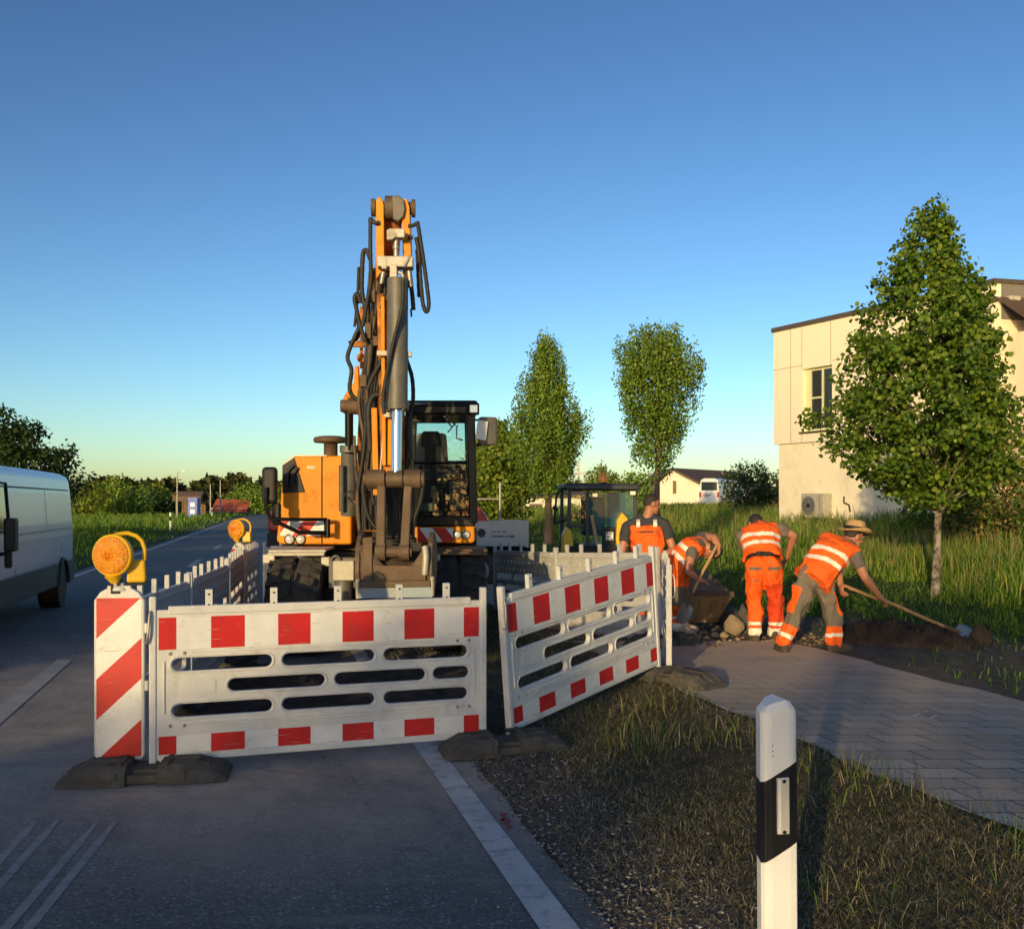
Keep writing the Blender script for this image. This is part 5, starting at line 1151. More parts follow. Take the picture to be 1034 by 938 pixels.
# stabiliser box beside the left wheel
mb = MB(); c = P(347, 576, 10.35); mb.box(c, (.22, .06, .21), ea); mb.build('hose_cover_plate', 'steel_light', ex, .01)
mb = MB(); c = P(347, 592, 10.45); mb.cyl(c + Vector((0, 0, .1)), c + Vector((0, 0, -.35)), .10); mb.box(P(347, 578, 10.5), (.30, .12, .32), ea); mb.tube([P(339, 566, 10.4) + Vector((.045 * math.cos(t), 0, .05 * math.sin(t))) for t in np.linspace(0, 2 * math.pi, 13)], .014, 6); mb.build('stabiliser', 'cyl_grey', ex, .01)
# upper structure: engine side
De = 11.5
def U(u): return rx(u, De)
def Zv(v, D=De): return HC + (508 - v) * D / FPX
x0, x1, zt1, zb1 = U(281), U(355), Zv(460), Zv(550)
def front_prism(mb, poly, D, dep, mi=0): 
    """outline in photo pixels at distance D, extruded away from the viewer along the machine"""
    pts = [P(u, v, D) for u, v in poly]; n = len(pts); dd = ey * dep
    mb.add(pts + [p + dd for p in pts], [tuple(range(n)), tuple(range(2 * n - 1, n - 1, -1))] + [(i, n + i, n + (i + 1) % n, (i + 1) % n) for i in range(n)], mi)
mb = MB(); front_prism(mb, [(279, 546), (283, 549.5), (355, 550), (355, 461), (352, 460), (296, 460.5), (286, 470), (283, 505)], De, 2.4); eng = mb.build('engine_cover', 'orange', ex, .035, 4)
mb = MB(); front_prism(mb, [(285, 470), (297, 462), (308, 497), (285, 498)], De - .012, .05); gr = mb.build('grille', 'black', eng, .004)
mb = MB(); mb.tube([P(291, 492, De - .03), P(291, 475, De - .04), P(297, 470, De - .03)], .016, 6); mb.tube([P(298, 490, De - .03), P(297, 478, De - .04), P(301, 472, De - .03)], .014, 6); mb.build('grab_rail', 'black_gloss', gr)
mb = MB(); mb.bar(P(325, 461, De - .002), P(325, 549, De - .002), .014, .012, up=(0, 1, 0)); mb.build('cover_seam', 'black', eng)
mb = MB(); front_prism(mb, [(286, 468), (296, 460), (298, 459.2), (330, 459.4), (330, 460.6), (298, 461), (287, 470)], De - .004, .3); mb.build('cover_edge', 'steel_light', eng)
def hazard(u0, u1, v0, v1, D, parent, slope, period, ph):
    mb = MB(); rect = [(u0, v0), (u1, v0), (u1, v1), (u0, v1)]
    for k in range(-6, 12):
        f = lambda p: p[0] + slope * (p[1] - v0) - u0 + ph
        pl = clip(clip(rect, lambda p: f(p) - k * period), lambda p: (k + 1) * period - f(p))
        if len(pl) > 2: mb.add([P(u, v, D) for u, v in pl], [tuple(range(len(pl)))], 1 if k % 2 == 0 else 0)
    return mb.build('hazard_stripe', ['white_sheet', 'red_sheet'], parent, fix=False)
hazard(283, 330, 525, 541, De - .014, eng, .75, 14, 4)
mb = MB(); front_prism(mb, [(327, 524), (332, 524), (332, 543), (327, 543)], De - .03, .04); mb.build('stripe_bracket', 'black', eng, .005)
for u in (292.5, 303.5):
    mb = MB(); c = P(u, 544.5, De - .0); mb.lathe(c, [(.062, -.01), (.062, .014), (.05, .016)], 18, axis=-ey, mi=0); mb.lathe(c, [(.049, .016), (.04, .022), (.005, .026)], 18, axis=-ey, mi=1); mb.build('headlight', ['black', 'lens_clear'], eng)
mb = MB(); mb.box(P(314, 480 - 8, De - .002), (.09, .006, .03), ea); mb.build('badge', 'steel_light', eng)
mb = MB(); q = P(334, 461, De + .7); mb.lathe(q, [(.085, -.05), (.085, .16), (.10, .165), (.20, .17), (.215, .20), (.20, .235), (.12, .25), (.02, .252)], 22); mb.build('exhaust_cap', 'steel_dark', ex)
mb = MB(); ebox(mb, 0, 2.3, 1.22, (2.2, 2.3, .26)); mb.build('revolving_frame', 'black', ex, .02)
mb = MB(); ebox(mb, -.12, 1.7, 1.65, (.55, 1.2, .9)); ebox(mb, .1, 3.2, 1.7, (1.9, .4, 1.1)); mb.build('boom_well', 'black', ex, .03)
# mirror left on a bent arm
mb = MB(); mb.box(P(272.5, 490, 11.1), (.175, .09, .41), ea - .1); mb.build('wing_mirror', 'black', ex, .045, 4)
mb = MB(); mb.box(P(279.5, 519, 11.15), (.10, .07, .26), ea - .5); mb.build('wide_angle_mirror', 'black', ex, .03)
mb = MB(); a = [P(269, 492, 11.03), P(269, 515, 11.05), P(274, 524, 11.06), P(300, 524.5, 11.1), P(330, 524.5, 11.3)]; mb.tube(a, .022, 6); mb.tube([P(276, 525, 11.07), P(288, 531, 11.1), P(302, 537.5, 11.15), P(331, 538, 11.3)], .026, 6); mb.tube([P(331, 524, 11.3), P(331, 542, 11.3)], .03, 6); mb.build('mirror_arm', 'black_gloss', ex)
# cab
Dc = 11.5; cab = thing('cab', None, None, (0, 0, 0)); cab.parent = ex; cab.location = (0, 0, 0)
def Ucab(u, v, dep=0.): return P(u, v, Dc) + ey * dep
mb = MB()
F4 = {'bl': (408, 529), 'br': (482, 529), 'tl': (411, 409), 'tr': (482, 409)}
DEP = 1.55
def post(p, q, w=.09, d=.09): mb.bar(p, q, w, d, up=ey)
post(Ucab(478, 528), Ucab(475, 411), .10, .14); post(Ucab(410, 528), Ucab(413, 411), .08, .12)
post(Ucab(478, 528, DEP), Ucab(475, 411, DEP), .10, .10); post(Ucab(410, 528, DEP), Ucab(413, 411, DEP), .08, .10); post(Ucab(478, 528, .8), Ucab(475, 411, .8), .07, .08)
mb.bar(Ucab(411, 414), Ucab(479, 414), .10, .10, up=ey); mb.bar(Ucab(408, 526), Ucab(480, 526), .12, .10, up=ey)
mb.bar(Ucab(411, 412, DEP), Ucab(479, 412, DEP), .10, .12, up=ey); mb.bar(Ucab(408, 505, DEP), Ucab(480, 505, DEP), .50, .06, up=ey)
mb.bar(Ucab(478.5, 500, .05), Ucab(478.5, 500, DEP), .07, .55); mb.bar(Ucab(410, 505, .05), Ucab(410, 505, DEP), .06, .45)
mb.bar(Ucab(410, 467.5, -.0), Ucab(478, 467.5, -.0), .03, .05, up=ey)
mb.bar(Ucab(474, 500, .0), Ucab(476, 425, .0), .05, .05, up=ey)
mb.build('frame', 'black_gloss', cab, .02)
mb = MB(); pts = [Ucab(408, 411, -.08), Ucab(484, 411, -.08), Ucab(484, 411, DEP + .05), Ucab(408, 411, DEP + .05)]; up_ = Vector((0, 0, .075)); mb.hexa(pts + [p + up_ - exx * (-.03 if i in (0, 3) else .03) + ey * (.04 if i < 2 else -.04) for i, p in enumerate(pts)]); mb.build('roof', 'black', cab, .025, 3)
mb = MB(); mb.box(Ucab(420, 408.5, -.02), (.34, .10, .03), ea); mb.build('roof_edge', 'steel_light', cab, .008)
mb = MB(); q = Ucab(452, 407, .5); mb.lathe(q, [(.30, 0), (.27, .035), (.2, .05), (.02, .055)], 20); mb.build('roof_hatch', 'black_gloss', cab)
mb = MB(); c = Ucab(478, 414, -.10); mb.box(c, (.13, .09, .13), ea); wl = mb.build('work_light', 'black', cab, .012); mb = MB(); mb.box(c - ey * .046, (.09, .01, .09), ea); mb.build('lamp_lens', 'lens_clear', wl, .004)
mb = MB(); mb.add([Ucab(413, 526, .01), Ucab(476, 526, .01), Ucab(474, 416, .01), Ucab(415, 416, .01)], [(0, 1, 2, 3)]); mb.build('windscreen', 'glass', cab, fix=False)
mb = MB(); mb.add([Ucab(479.5, 495, .08), Ucab(479.5, 495, DEP - .05), Ucab(476.5, 416, DEP - .05), Ucab(476.5, 416, .08)], [(0, 1, 2, 3)]); mb.build('side_window', 'glass', cab, fix=False)
mb = MB(); mb.add([Ucab(413, 495, DEP - .02), Ucab(476, 495, DEP - .02), Ucab(474, 416, DEP - .02), Ucab(415, 416, DEP - .02)], [(0, 1, 2, 3)]); mb.build('rear_window', 'glass', cab, fix=False)
mb = MB(); front_prism(mb, [(408, 526), (478, 526), (478, 531), (408, 531)], Dc + .05, 1.4); mb.build('cab_floor', 'black', cab)
def Uc2(u, v, dep): 
    """a point seen at (u, v) but dep metres behind the cab front"""
    return P(u, v, Dc + dep)
mb = MB(); s0 = Uc2(437, 478, .95); mb.box(s0 + Vector((0, 0, -.12)), (.50, .50, .14), ea)
mb.box(Uc2(436, 462, 1.15), (.46, .13, .62), ea, 1, .8); st = mb.build('seat', ['black', 'seat_tan'], cab, .04, 3)
mb = MB(); mb.box(Uc2(434, 462, 1.07), (.14, .06, .60), ea, 0, .95); mb.box(Uc2(435, 443.5, 1.12), (.27, .12, .20), ea, 0, .8); mb.build('headrest', 'black', st, .035, 3)
mb = MB(); c = Uc2(443, 478, .40); tilt = Vector((0, -.45, 1)).normalized(); q = Vector((0, 0, 1)).rotation_difference(tilt)
mb.tube([c + q @ Vector((.19 * math.cos(t), .19 * math.sin(t), 0)) for t in np.linspace(0, 2 * math.pi, 25)], .016, 6)
for t in (0, 2.1, 4.2): mb.tube([c, c + q @ Vector((.19 * math.cos(t), .19 * math.sin(t), 0))], .014, 6)
mb.tube([c, Uc2(443, 515, .25)], [.03, .045], 8); mb.build('steering_wheel', 'black', cab)
mb = MB()
for u in (425, 462): mb.box(Uc2(u, 487, .7), (.13, .4, .10), ea); mb.tube([Uc2(u, 484, .55), Uc2(u, 474, .53)], .016, 6); mb.ball(Uc2(u, 472, .53), .03, 6)
mb.box(Uc2(430, 497, .55), (.30, .12, .16), ea); mb.box(Uc2(432, 512, .5), (.34, .12, .10), ea, 1); mb.box(Uc2(442, 508, .35), (.12, .1, .34), ea, 1); mb.box(Uc2(462, 500, .6), (.2, .2, .34), ea, 1); mb.box(Uc2(455, 522, .3), (.1, .2, .06), ea, 1)
mb.build('console', ['black', 'cyl_grey'], cab, .015)
mb = MB(); mb.tube([Ucab(462, 430, -.03), Ucab(461, 432, -.05), Ucab(461, 443, -.05), Ucab(467, 444.5, -.03)], .011, 6); mb.build('grab_handle', 'steel_light', cab)
mb = MB(); mb.tube([Ucab(466, 420, -.02), Ucab(452, 437, -.03)], .008, 5); mb.tube([Ucab(440, 414, -.03), Ucab(457, 432, -.04)], .009, 5); mb.tube([Ucab(445, 414, -.03), Ucab(460, 430, -.04)], .009, 5); mb.build('wiper', 'black', cab)
mb = MB(); c = P(492.5, 435.5, 11.25); mb.box(c, (.20, .10, .32), ea + .25); mb.build('wing_mirror', 'cyl_grey', cab, .02)
mb = MB(); c = P(486.5, 434.5, 11.14); mb.box(c, (.125, .012, .215), ea + .35, ry=.12); mb.build('mirror_plate', 'paper', cab, .004)
mb = MB(); mb.tube([Ucab(481, 450, .02), P(489, 446, 11.3), P(492, 440, 11.25)], .014, 6); mb.tube([Ucab(480, 424, .02), P(489, 424, 11.3)], .014, 6); mb.build('mirror_arm', 'black_gloss', cab)
mb = MB(); front_prism(mb, [(416, 532), (480, 531), (480, 546), (476, 548.5), (416, 548)], De - .02, 1.6); lw = mb.build('lower_bodywork', 'orange', ex, .02, 3)
hazard(421.5, 457.5, 533, 547, De - .034, lw, -.75, 13.5, 12)
for u in (461.8, 470.8):
    mb = MB(); c = P(u, 540, De - .02); mb.lathe(c, [(.050, -.01), (.050, .012), (.042, .014)], 18, axis=-ey, mi=0); mb.lathe(c, [(.041, .014), (.03, .02), (.005, .022)], 18, axis=-ey, mi=1); mb.build('headlight', ['black', 'lens_clear'], lw)
# boom, rising behind the stick
boom = thing('boom', None, None); boom.parent = ex
Bp = [P(377, 528, 11.6), P(375, 440, 11.1), P(378, 372, 10.6), P(389, 290, 10.1), P(396, 210, 9.72)]
mb = MB()
ws = [.30, .28, .26, .23, .20]; hs_ = [.42, .50, .46, .36, .20]
rings = []
for i, p in enumerate(Bp):
    d = (Bp[min(i + 1, 4)] - Bp[max(i - 1, 0)]).normalized(); sd = exx; u_ = sd.cross(d).normalized()
    rings.append([p - sd * ws[i] / 2 - u_ * hs_[i] / 2, p + sd * ws[i] / 2 - u_ * hs_[i] / 2, p + sd * ws[i] / 2 + u_ * hs_[i] / 2, p - sd * ws[i] / 2 + u_ * hs_[i] / 2])
mb.loft(rings, smooth=False); mb.build('boom_box', 'orange_worn_shaded', boom, .015)
mb = MB()
front_prism(mb, [(345.5, 404), (349, 397), (357, 386), (358, 370), (362, 369), (363, 418), (358, 418), (353, 411), (350, 417), (346, 417)], 10.55, .10); front_prism(mb, [(366, 412), (376, 410), (376, 450), (366, 452)], 10.2, .2); mb.build('cylinder_bracket', 'orange', boom, .01)
mb = MB(); c = P(344, 410, 10.5); mb.cyl(c, c + exx * .22, .065); mb.cyl(c + exx * .08, c + exx * .20, .09); mb.build('pin', 'steel_dark', boom)
mb = MB(); mb.lathe(P(364.5, 361.5, 10.15), [(.045, -.02), (.045, .02)], 18, axis=-ey); mb.bar(P(365, 372, 10.2), P(365, 310, 10.2), .03, .05, up=ey); mb.bar(P(354, 347.5, 10.2), P(370, 347.5, 10.2), .06, .06, up=ey); mb.build('lug_plate', 'orange_worn_shaded', boom)
mb = MB(); mb.tube([P(352.5, 412, 10.5), P(352.5, 458, 10.55)], .045, 12); mb.build('boom_cylinder_rod', 'black_gloss', boom)
mb = MB(); mb.tube([P(352.5, 452, 10.6), P(352, 520, 10.75)], .085, 14); mb.tube([P(352.5, 450, 10.6), P(352.5, 457, 10.6)], .10, 14); mb.tube([P(345, 470, 10.5), P(345, 516, 10.6)], .03, 8); mb.build('boom_cylinder', 'cyl_grey', boom)
mb = MB(); 
for (u, v, w_, h_) in ((372, 425, .10, .16), (374, 440, .08, .10), (368, 498, .16, .10), (360, 508, .12, .06), (373, 470, .08, .2), (367, 385, .07, .12), (381, 345, .08, .10), (372, 335, .06, .16), (377, 300, .05, .12)):
    mb = MB(); mb.box(P(u, v, 10.05 if v > 400 else 9.85), (w_, .10, h_), ea); mb.build('valve_block', 'steel_dark', boom, .008)
for u in (363.5, 368, 372.5, 377): mb = MB(); mb.cyl(P(u, 505, 10.0), P(u, 512, 10.0), .022, n=8); mb.build('coupling', 'steel', boom)
# stick folded down towards the viewer
stick = thing('stick', None, None); stick.parent = ex
Ds = 9.55
mb = MB(); mb.bar(P(394.5, 300, Ds + .10), P(397, 482, Ds + .02), .25, .30, up=ey, w1=.22, h1=.20); mb.build('stick_box', 'orange_worn_shaded', stick, .012)
for poly in ([(379.5, 203), (381.5, 199), (384.5, 199), (387.5, 206), (388, 270), (380, 282), (379.5, 240)], [(405.5, 205), (408, 200.5), (411, 201), (413.5, 209), (415.5, 262), (411, 285), (407, 280)]):
    mb = MB(); front_prism(mb, poly, Ds - .03, .34); mb.build('ear_plate', 'orange', stick, .008)
mb = MB(); c = P(377, 210, Ds + .06); mb.cyl(c, c + exx * .40, .062); mb.cyl(c + exx * .115, c + exx * .225, .115); mb.cyl(c - exx * .02, c + exx * .02, .085); mb.cyl(c + exx * .37, c + exx * .405, .085); mb.build('pivot_pin', 'steel_dark', stick)
mb = MB(); c = P(399, 212, Ds - .08); mb.prism([(-.03, .13), (.03, .145), (.08, .10), (.095, .02), (.08, -.06), (.03, -.11), (-.02, -.09)], c, exx, Vector((0, 0, 1)), ey * .16); mb.build('knuckle', 'cyl_grey', stick, .01)
mb = MB(); mb.box(P(401, 237, Ds - .12), (.15, .12, .085), ea); mb.box(P(394, 238, Ds - .15), (.06, .08, .10), ea); mb.cyl(P(395.5, 237, Ds - .2), P(395.5, 237, Ds - .1), .04); mb.box(P(399.5, 266, Ds - .14), (.335, .16, .10), ea); mb.box(P(397.5, 275, Ds - .18), (.07, .10, .13), ea); mb.box(P(388, 267, Ds - .2), (.05, .06, .10), ea); mb.build('valve_block', 'steel_light', stick, .008)
mb = MB(); mb.tube([P(400, 240, Ds - .12), P(400, 262, Ds - .12)], .026, 10); mb.tube([P(400, 248, Ds - .12), P(400, 252, Ds - .12)], .036, 8); mb.tube([P(415, 258, Ds - .2), P(408, 270, Ds - .22)], .014, 6)
mb.tube([P(402, 275, Ds - .2), P(406, 276, Ds - .2), P(408, 282, Ds - .2), P(408, 292, Ds - .2)], .018, 8); mb.tube([P(387, 275, Ds - .15), P(385, 287, Ds - .15)], .024, 8); mb.tube([P(413, 274, Ds - .15), P(415, 290, Ds - .15)], .026, 8); mb.build('fitting', 'steel', stick)
mb = MB(); mb.tube([P(401.5, 282, Ds - .20), P(401, 412, Ds - .24)], .100, 24); mb.tube([P(401, 406, Ds - .24), P(401, 413.5, Ds - .24)], .112, 24)
for k in range(8): 
    t = k * math.pi / 4; c = P(401, 414, Ds - .24); mb.cyl(c + Vector((.095 * math.cos(t), .095 * math.sin(t), .02)), c + Vector((.095 * math.cos(t), .095 * math.sin(t), -.01)), .014, n=6)
mb.build('bucket_cylinder', 'cyl_grey', stick)
mb = MB(); mb.tube([P(401, 412, Ds - .24), P(400, 482, Ds - .27)], .050, 18); mb.build('cylinder_rod', 'chrome', stick)
mb = MB()
for (u, v, w_) in ((386, 357, .10), (413, 358, .05), (392, 419, .07)): mb = MB(); mb.box(P(u, v, Ds - .2), (w_, .05, .05), ea); mb.build('hose_clamp', 'steel_light', stick, .006)
mb = MB(); mb.bar(P(386.5, 300, Ds - .12), P(388, 470, Ds - .14), .035, .05, up=ey); mb.bar(P(378, 412, Ds + .05), P(380, 500, Ds + .05), .055, .06, up=ey); mb.bar(P(394.5, 420, Ds - .1), P(394, 470, Ds - .1), .05, .05, up=ey); mb.build('stiffener', 'orange', stick, .006)
# linkage
mb = MB(); c0, c1 = P(367, 484, Ds - .30), P(428, 484, Ds - .30)
mb.cyl(c0, c1, .060); mb.cyl(P(371, 484, Ds - .30), P(389, 484, Ds - .30), .092); mb.cyl(P(391, 484, Ds - .30), P(407, 484, Ds - .30), .080); mb.cyl(P(409, 484, Ds - .30), P(425, 484, Ds - .30), .092); mb.cyl(P(425.5, 484, Ds - .30), P(428.5, 484, Ds - .30), .075)
mb.build('linkage_pin', 'steel_dark', stick)
for u0, u1 in ((385.5, 384.5), (412.5, 408.5)):
    mb = MB(); mb.bar(P(u0, 486, Ds - .30), P(u1, 558, Ds - .36), .075, .12, up=ey, w1=.085); mb.cyl(P(u1 - 5, 557, Ds - .36), P(u1 + 5, 557, Ds - .36), .085); mb.build('link_arm', 'steel_dark', stick, .012)
mb = MB(); mb.cyl(P(378, 557, Ds - .36), P(416, 557, Ds - .36), .055); mb.build('bucket_pin', 'steel_dark', stick)
# bucket: curved shell seen from outside, side plates, lip with bluish edge
bk = thing('bucket', None, None); bk.parent = ex
Db = 9.2; c = P(398, 560, Db)
def bp(u, dy, v): return P(u, v, Db) * 1.0 + Vector((0, dy, 0))
mb = MB(); uL, uR = 364, 434
prof = [(-.02, 600), (-.075, 590), (-.10, 578), (-.10, 572), (-.085, 560), (-.07, 550)]
rows = []
N_ = 14
for (dy, v) in prof:
    row = []
    for k in range(N_ + 1):
        u = uL + (uR - uL) * k / N_; vv = v
        if v < 577: vv = max(v, min(577, 575 - 25 * abs((u - 402) / 27) ** 2.4)) if 375 < u < 429 else v
        row.append(bp(u, dy, vv))
    rows.append(row)
vs = [p for r in rows for p in r]; n = N_ + 1
mb.add(vs, [(i * n + j, i * n + j + 1, (i + 1) * n + j + 1, (i + 1) * n + j) for i in range(len(rows) - 1) for j in range(N_)], smooth=True)
sh_ = mb.build('shell', 'steel_dark', bk, fix=False); so = sh_.modifiers.new('thick', 'SOLIDIFY'); so.thickness = .022
for u in (362.5, 435):
    mb = MB(); pl = [(-.04, 604), (-.10, 592), (-.125, 578), (-.11, 562), (-.05, 548), (.04, 541), (.22, 538), (.46, 548), (.52, 570), (.36, 592), (.10, 603)]
    a = [bp(u - 2.4, dy, v) for dy, v in pl]; b_ = [bp(u + 2.4, dy, v) for dy, v in pl]; m_ = len(pl)
    mb.add(a + b_, [tuple(range(m_)), tuple(range(2 * m_ - 1, m_ - 1, -1))] + [(i, m_ + i, m_ + (i + 1) % m_, (i + 1) % m_) for i in range(m_)]); mb.build('side_plate', 'steel_dark', bk, .006)
mb = MB(); front_prism(mb, [(364, 548), (434, 548), (434, 596), (364, 596)], Db + .46, .03); mb.build('back_plate', 'black', bk)
mb = MB(); front_prism(mb, [(366, 543), (376, 542), (376, 590), (366, 590)], Db - .115, .03); front_prism(mb, [(378, 571), (430, 571), (430, 586), (378, 587)], Db - .122, .03); mb.build('wear_plate', 'steel_dark', bk, .006)
mb = MB(); mb.bar(P(363, 590, Db - .12), P(435, 589, Db - .12), .06, .07, up=ey); mb.build('lip', 'steel_dark', bk, .008)
mb = MB(); mb.bar(P(361, 598.5, Db - .12), P(437, 597.5, Db - .12), .105, .02, up=ey); mb.build('cutting_edge', 'blue_steel', bk, .006)
mb = MB(); mb.tube([P(361.5, 604, Db - .11), P(361.5, 585, Db - .13)], .022, 6); mb.build('side_cutter', 'steel_light', bk); mb = MB(); mb.tube([P(436.5, 601, Db - .11), P(436.5, 582, Db - .13)], .022, 6); mb.build('side_cutter', 'steel_light', bk); mb = MB(); mb.tube([P(429, 552, Db - .13), P(430, 562, Db - .16), P(429, 580, Db - .14)], .03, 8); mb.build('side_bead', 'steel_light', bk)
mb = MB(); mb.ball(P(403, 572, Db + .20), (.25, .22, .13), 10); so = mb.build('soil_load', 'soil', bk); so.modifiers.new('r', 'SUBSURF').levels = 1; dt = so.modifiers.new('d', 'DISPLACE'); tx = bpy.data.textures.new('soil_clouds', 'CLOUDS'); tx.noise_scale = .12; dt.texture = tx; dt.strength = .07
mb = MB(); mb.box(P(396, 572, 10.3), (.5, .4, .6), ea); mb.box(P(404, 510, 10.6), (.3, .4, 1.0), ea); mb.build('lower_frame', 'black', ex, .02)
# hoses
def hose(parent, pts, D, r, name='hose', sub=6, m='hose'):
    pp = [P(p[0], p[1], D + (p[2] if len(p) > 2 else 0)) for p in pts]; out = []
    for i in range(len(pp) - 1):
        a, b, c, d = pp[max(i - 1, 0)], pp[i], pp[i + 1], pp[min(i + 2, len(pp) - 1)]
        for k in range(sub):
            t = k / sub; out.append(.5 * ((2 * b) + (c - a) * t + (2 * a - 5 * b + 4 * c - d) * t * t + (3 * b - a - 3 * c + d) * t ** 3))
    out.append(pp[-1])
    r = r * .78; rs = [r * (1 + .10 * (i % 2)) for i in range(len(out))] if r > .015 else r
    mb = MB(); mb.tube(out, rs, 8); return mb.build(name, m, parent)
for pts, dd, r in [
    ([(421.5, 224), (423.5, 236), (427.5, 262), (431.5, 292), (433, 308), (430.5, 315), (427, 306), (424.5, 280), (423, 255), (420, 240)], -.05, .024),
    ([(422, 252), (423, 275), (424, 300)], .05, .032), ([(374, 220), (374, 252), (374.5, 285), (371, 303), (366, 330)], -.05, .024),
    ([(374, 221), (378, 225), (383, 225)], -.05, .026), ([(412, 228), (417, 228), (421.5, 225)], -.05, .022), ([(412, 240), (417, 240)], -.05, .024),
    ([(374, 262), (371, 254), (367, 255), (365.5, 275), (365.5, 295), (369, 312)], .1, .028), ([(364, 306), (361, 297), (358, 301), (360, 312), (363, 327), (369, 345)], .2, .026), ([(384, 285), (382, 300), (379, 318)], -.02, .026),
    ([(391, 275), (388, 300), (384, 312)], -.05, .020), ([(415, 288), (416.5, 300), (417.5, 313)], -.1, .026, ), ([(415, 312), (415.5, 320)], -.1, .012),
    ([(407, 284), (406, 310), (398, 343), (390, 380), (387, 402), (388, 418)], -.36, .022), ([(409, 290), (410, 330), (409.5, 358), (416, 381), (417, 405), (413, 424), (414, 450), (417, 478)], -.05, .024),
    ([(363, 330), (354, 350), (351, 362), (355, 374), (353, 391), (356, 400), (362, 404)], .35, .026), ([(360, 318), (362, 340), (352, 346)], .4, .018), ([(390, 357), (377, 379), (371, 394)], -.1, .026), ([(386, 398), (377, 400), (373, 409), (372, 420), (374, 455)], .2, .040),
    ([(369, 483), (366.5, 494), (370, 516), (377, 530), (383, 533)], -.3, .026), ([(427, 490), (424, 508), (418, 525), (416, 540)], -.3, .026), ([(358, 515), (361, 526), (363, 540)], .5, .020), ([(351, 502), (357, 509), (362, 520), (366, 537)], .45, .016),
    ([(370, 428), (366, 450), (369, 470), (366, 485)], .45, .022), ([(376, 430), (379, 452), (374, 480), (378, 510)], .3, .020), ([(408, 420), (411, 450), (408, 485)], .1, .022), ([(383, 420), (385, 450), (383, 480), (390, 520), (389, 540)], .15, .022), ([(397, 490), (399, 515), (397, 545)], -.1, .020), ([(404, 492), (402, 520), (404, 548)], -.05, .018),
    ([(362, 270), (361, 300), (358, 330)], .3, .018), ([(378, 330), (372, 352), (368, 378), (369, 400)], .3, .024), ([(370, 455), (371, 470), (362, 478), (358, 470)], .5, .018), ([(347, 503), (350, 497), (356, 497), (359, 503)], .4, .012)]:
    hose(stick if dd < .25 else boom, pts, Ds + dd, r)
gh = np.random.default_rng(44)
for k in range(16):
    u0 = 367 + 1.15 * k; pts = [(u0 + 9 - .3 * k + gh.uniform(-2, 2), 275 + gh.uniform(-8, 12)), (u0 + 4 + gh.uniform(-3, 3), 318), (u0 + gh.uniform(-4, 4), 360), (u0 - 2 + gh.uniform(-4, 4), 405), (u0 - 2 + gh.uniform(-4, 4), 450), (u0 - 4 + gh.uniform(-3, 3), 495), (u0 - 4, 535)]
    hose(boom, pts[gh.integers(0, 2):7 - gh.integers(0, 2)], 9.85 + .02 * gh.integers(0, 6), gh.choice([.014, .018, .024]), m='hose' if k % 4 else 'steel_dark')
hose(stick, [(387, 420), (386, 450), (384, 480)], Ds - .1, .018, m='steel'); hose(boom, [(358, 440), (359, 470), (362, 500)], Ds + .5, .016, m='steel_dark')

# ================================================================== SMALL WHEEL LOADER
ld = thing('wheel_loader', 'small yellow wheel loader with glazed cab and beacon behind the workers', 'loader', (rx(603, 17), 17.6, hz(1.4, 17)))
DL = 16.6
def L(u, v, d=0.): 
    p = P(u, v, DL); p.y += d; return p
mb = MB()
for u0, v0, u1, v1, d in ((574, 580, 575, 492, 0), (593, 580, 593, 496, -.05), (571, 580, 571, 492, 1.2), (643, 560, 641, 494, 0), (640, 560, 638, 494, 1.3), (607, 540, 607, 496, 1.3)): mb.bar(L(u0, v0, d), L(u1, v1, d), .06, .07, up=(0, 1, 0))
mb.bar(L(572, 492, 1.2), L(573, 492, 0), .05, .05); mb.bar(L(572, 531, .0), L(596, 531, 0), .05, .05); mb.bar(L(572, 493, -.02), L(642, 494, -.02), .05, .06); mb.bar(L(641, 493, 0), L(638, 493, 1.3), .05, .05); mb.bar(L(571, 492, 1.25), L(638, 492, 1.3), .05, .05)
mb.build('cab_frame', 'van_grey', ld, .01)
mb = MB(); a = [L(570, 494, -.15), L(645, 494.5, -.15), L(642, 494.5, 1.5), L(566, 494, 1.5)]; mb.hexa(a + [p + Vector((0, .03 if i < 2 else -.03, .10)) for i, p in enumerate(a)]); mb.build('cab_roof', 'van_grey', ld, .03, 3)
mb = MB(); mb.add([L(594, 560, -.01), L(642, 560, -.01), L(640, 497, -.01), L(594, 497, -.01)], [(0, 1, 2, 3)]); mb.build('windscreen', 'glass_tint', ld, fix=False)
mb = MB(); mb.add([L(575, 545, .0), L(592, 545, -.02), L(592, 497, -.02), L(576, 497, .0)], [(0, 1, 2, 3)]); mb.build('side_window', 'glass', ld, fix=False)
mb = MB(); q = [L(559, 528, -.3), L(561, 500, -.3), L(566, 494, -.25), L(572, 492, -.1)]; mb.tube(q, .02, 6); mb.tube([q[0], L(571, 525, -.05)], .02, 6); mb.tube([L(558, 512, -.32), L(562, 515, -.3)], .03, 6); dr = mb.build('open_door', 'black', ld); mb = MB(); mb.add([L(559, 527, -.29), L(571, 524, -.06), L(572, 494, -.1), L(562, 500, -.29)], [(0, 1, 2, 3)]); mb.build('door_glass', 'glass', dr, fix=False)
mb = MB(); front = [(566, 582), (568, 540), (572, 532), (577, 536), (583, 582)]
pts = [L(u, v, -.12) for u, v in front]; n = 5; mb.add(pts + [p + Vector((0, .5, 0)) for p in pts], [tuple(range(n)), tuple(range(2 * n - 1, n - 1, -1))] + [(i, n + i, n + (i + 1) % n, (i + 1) % n) for i in range(n)]); mb.build('fender', 'yellow', ld, .02)
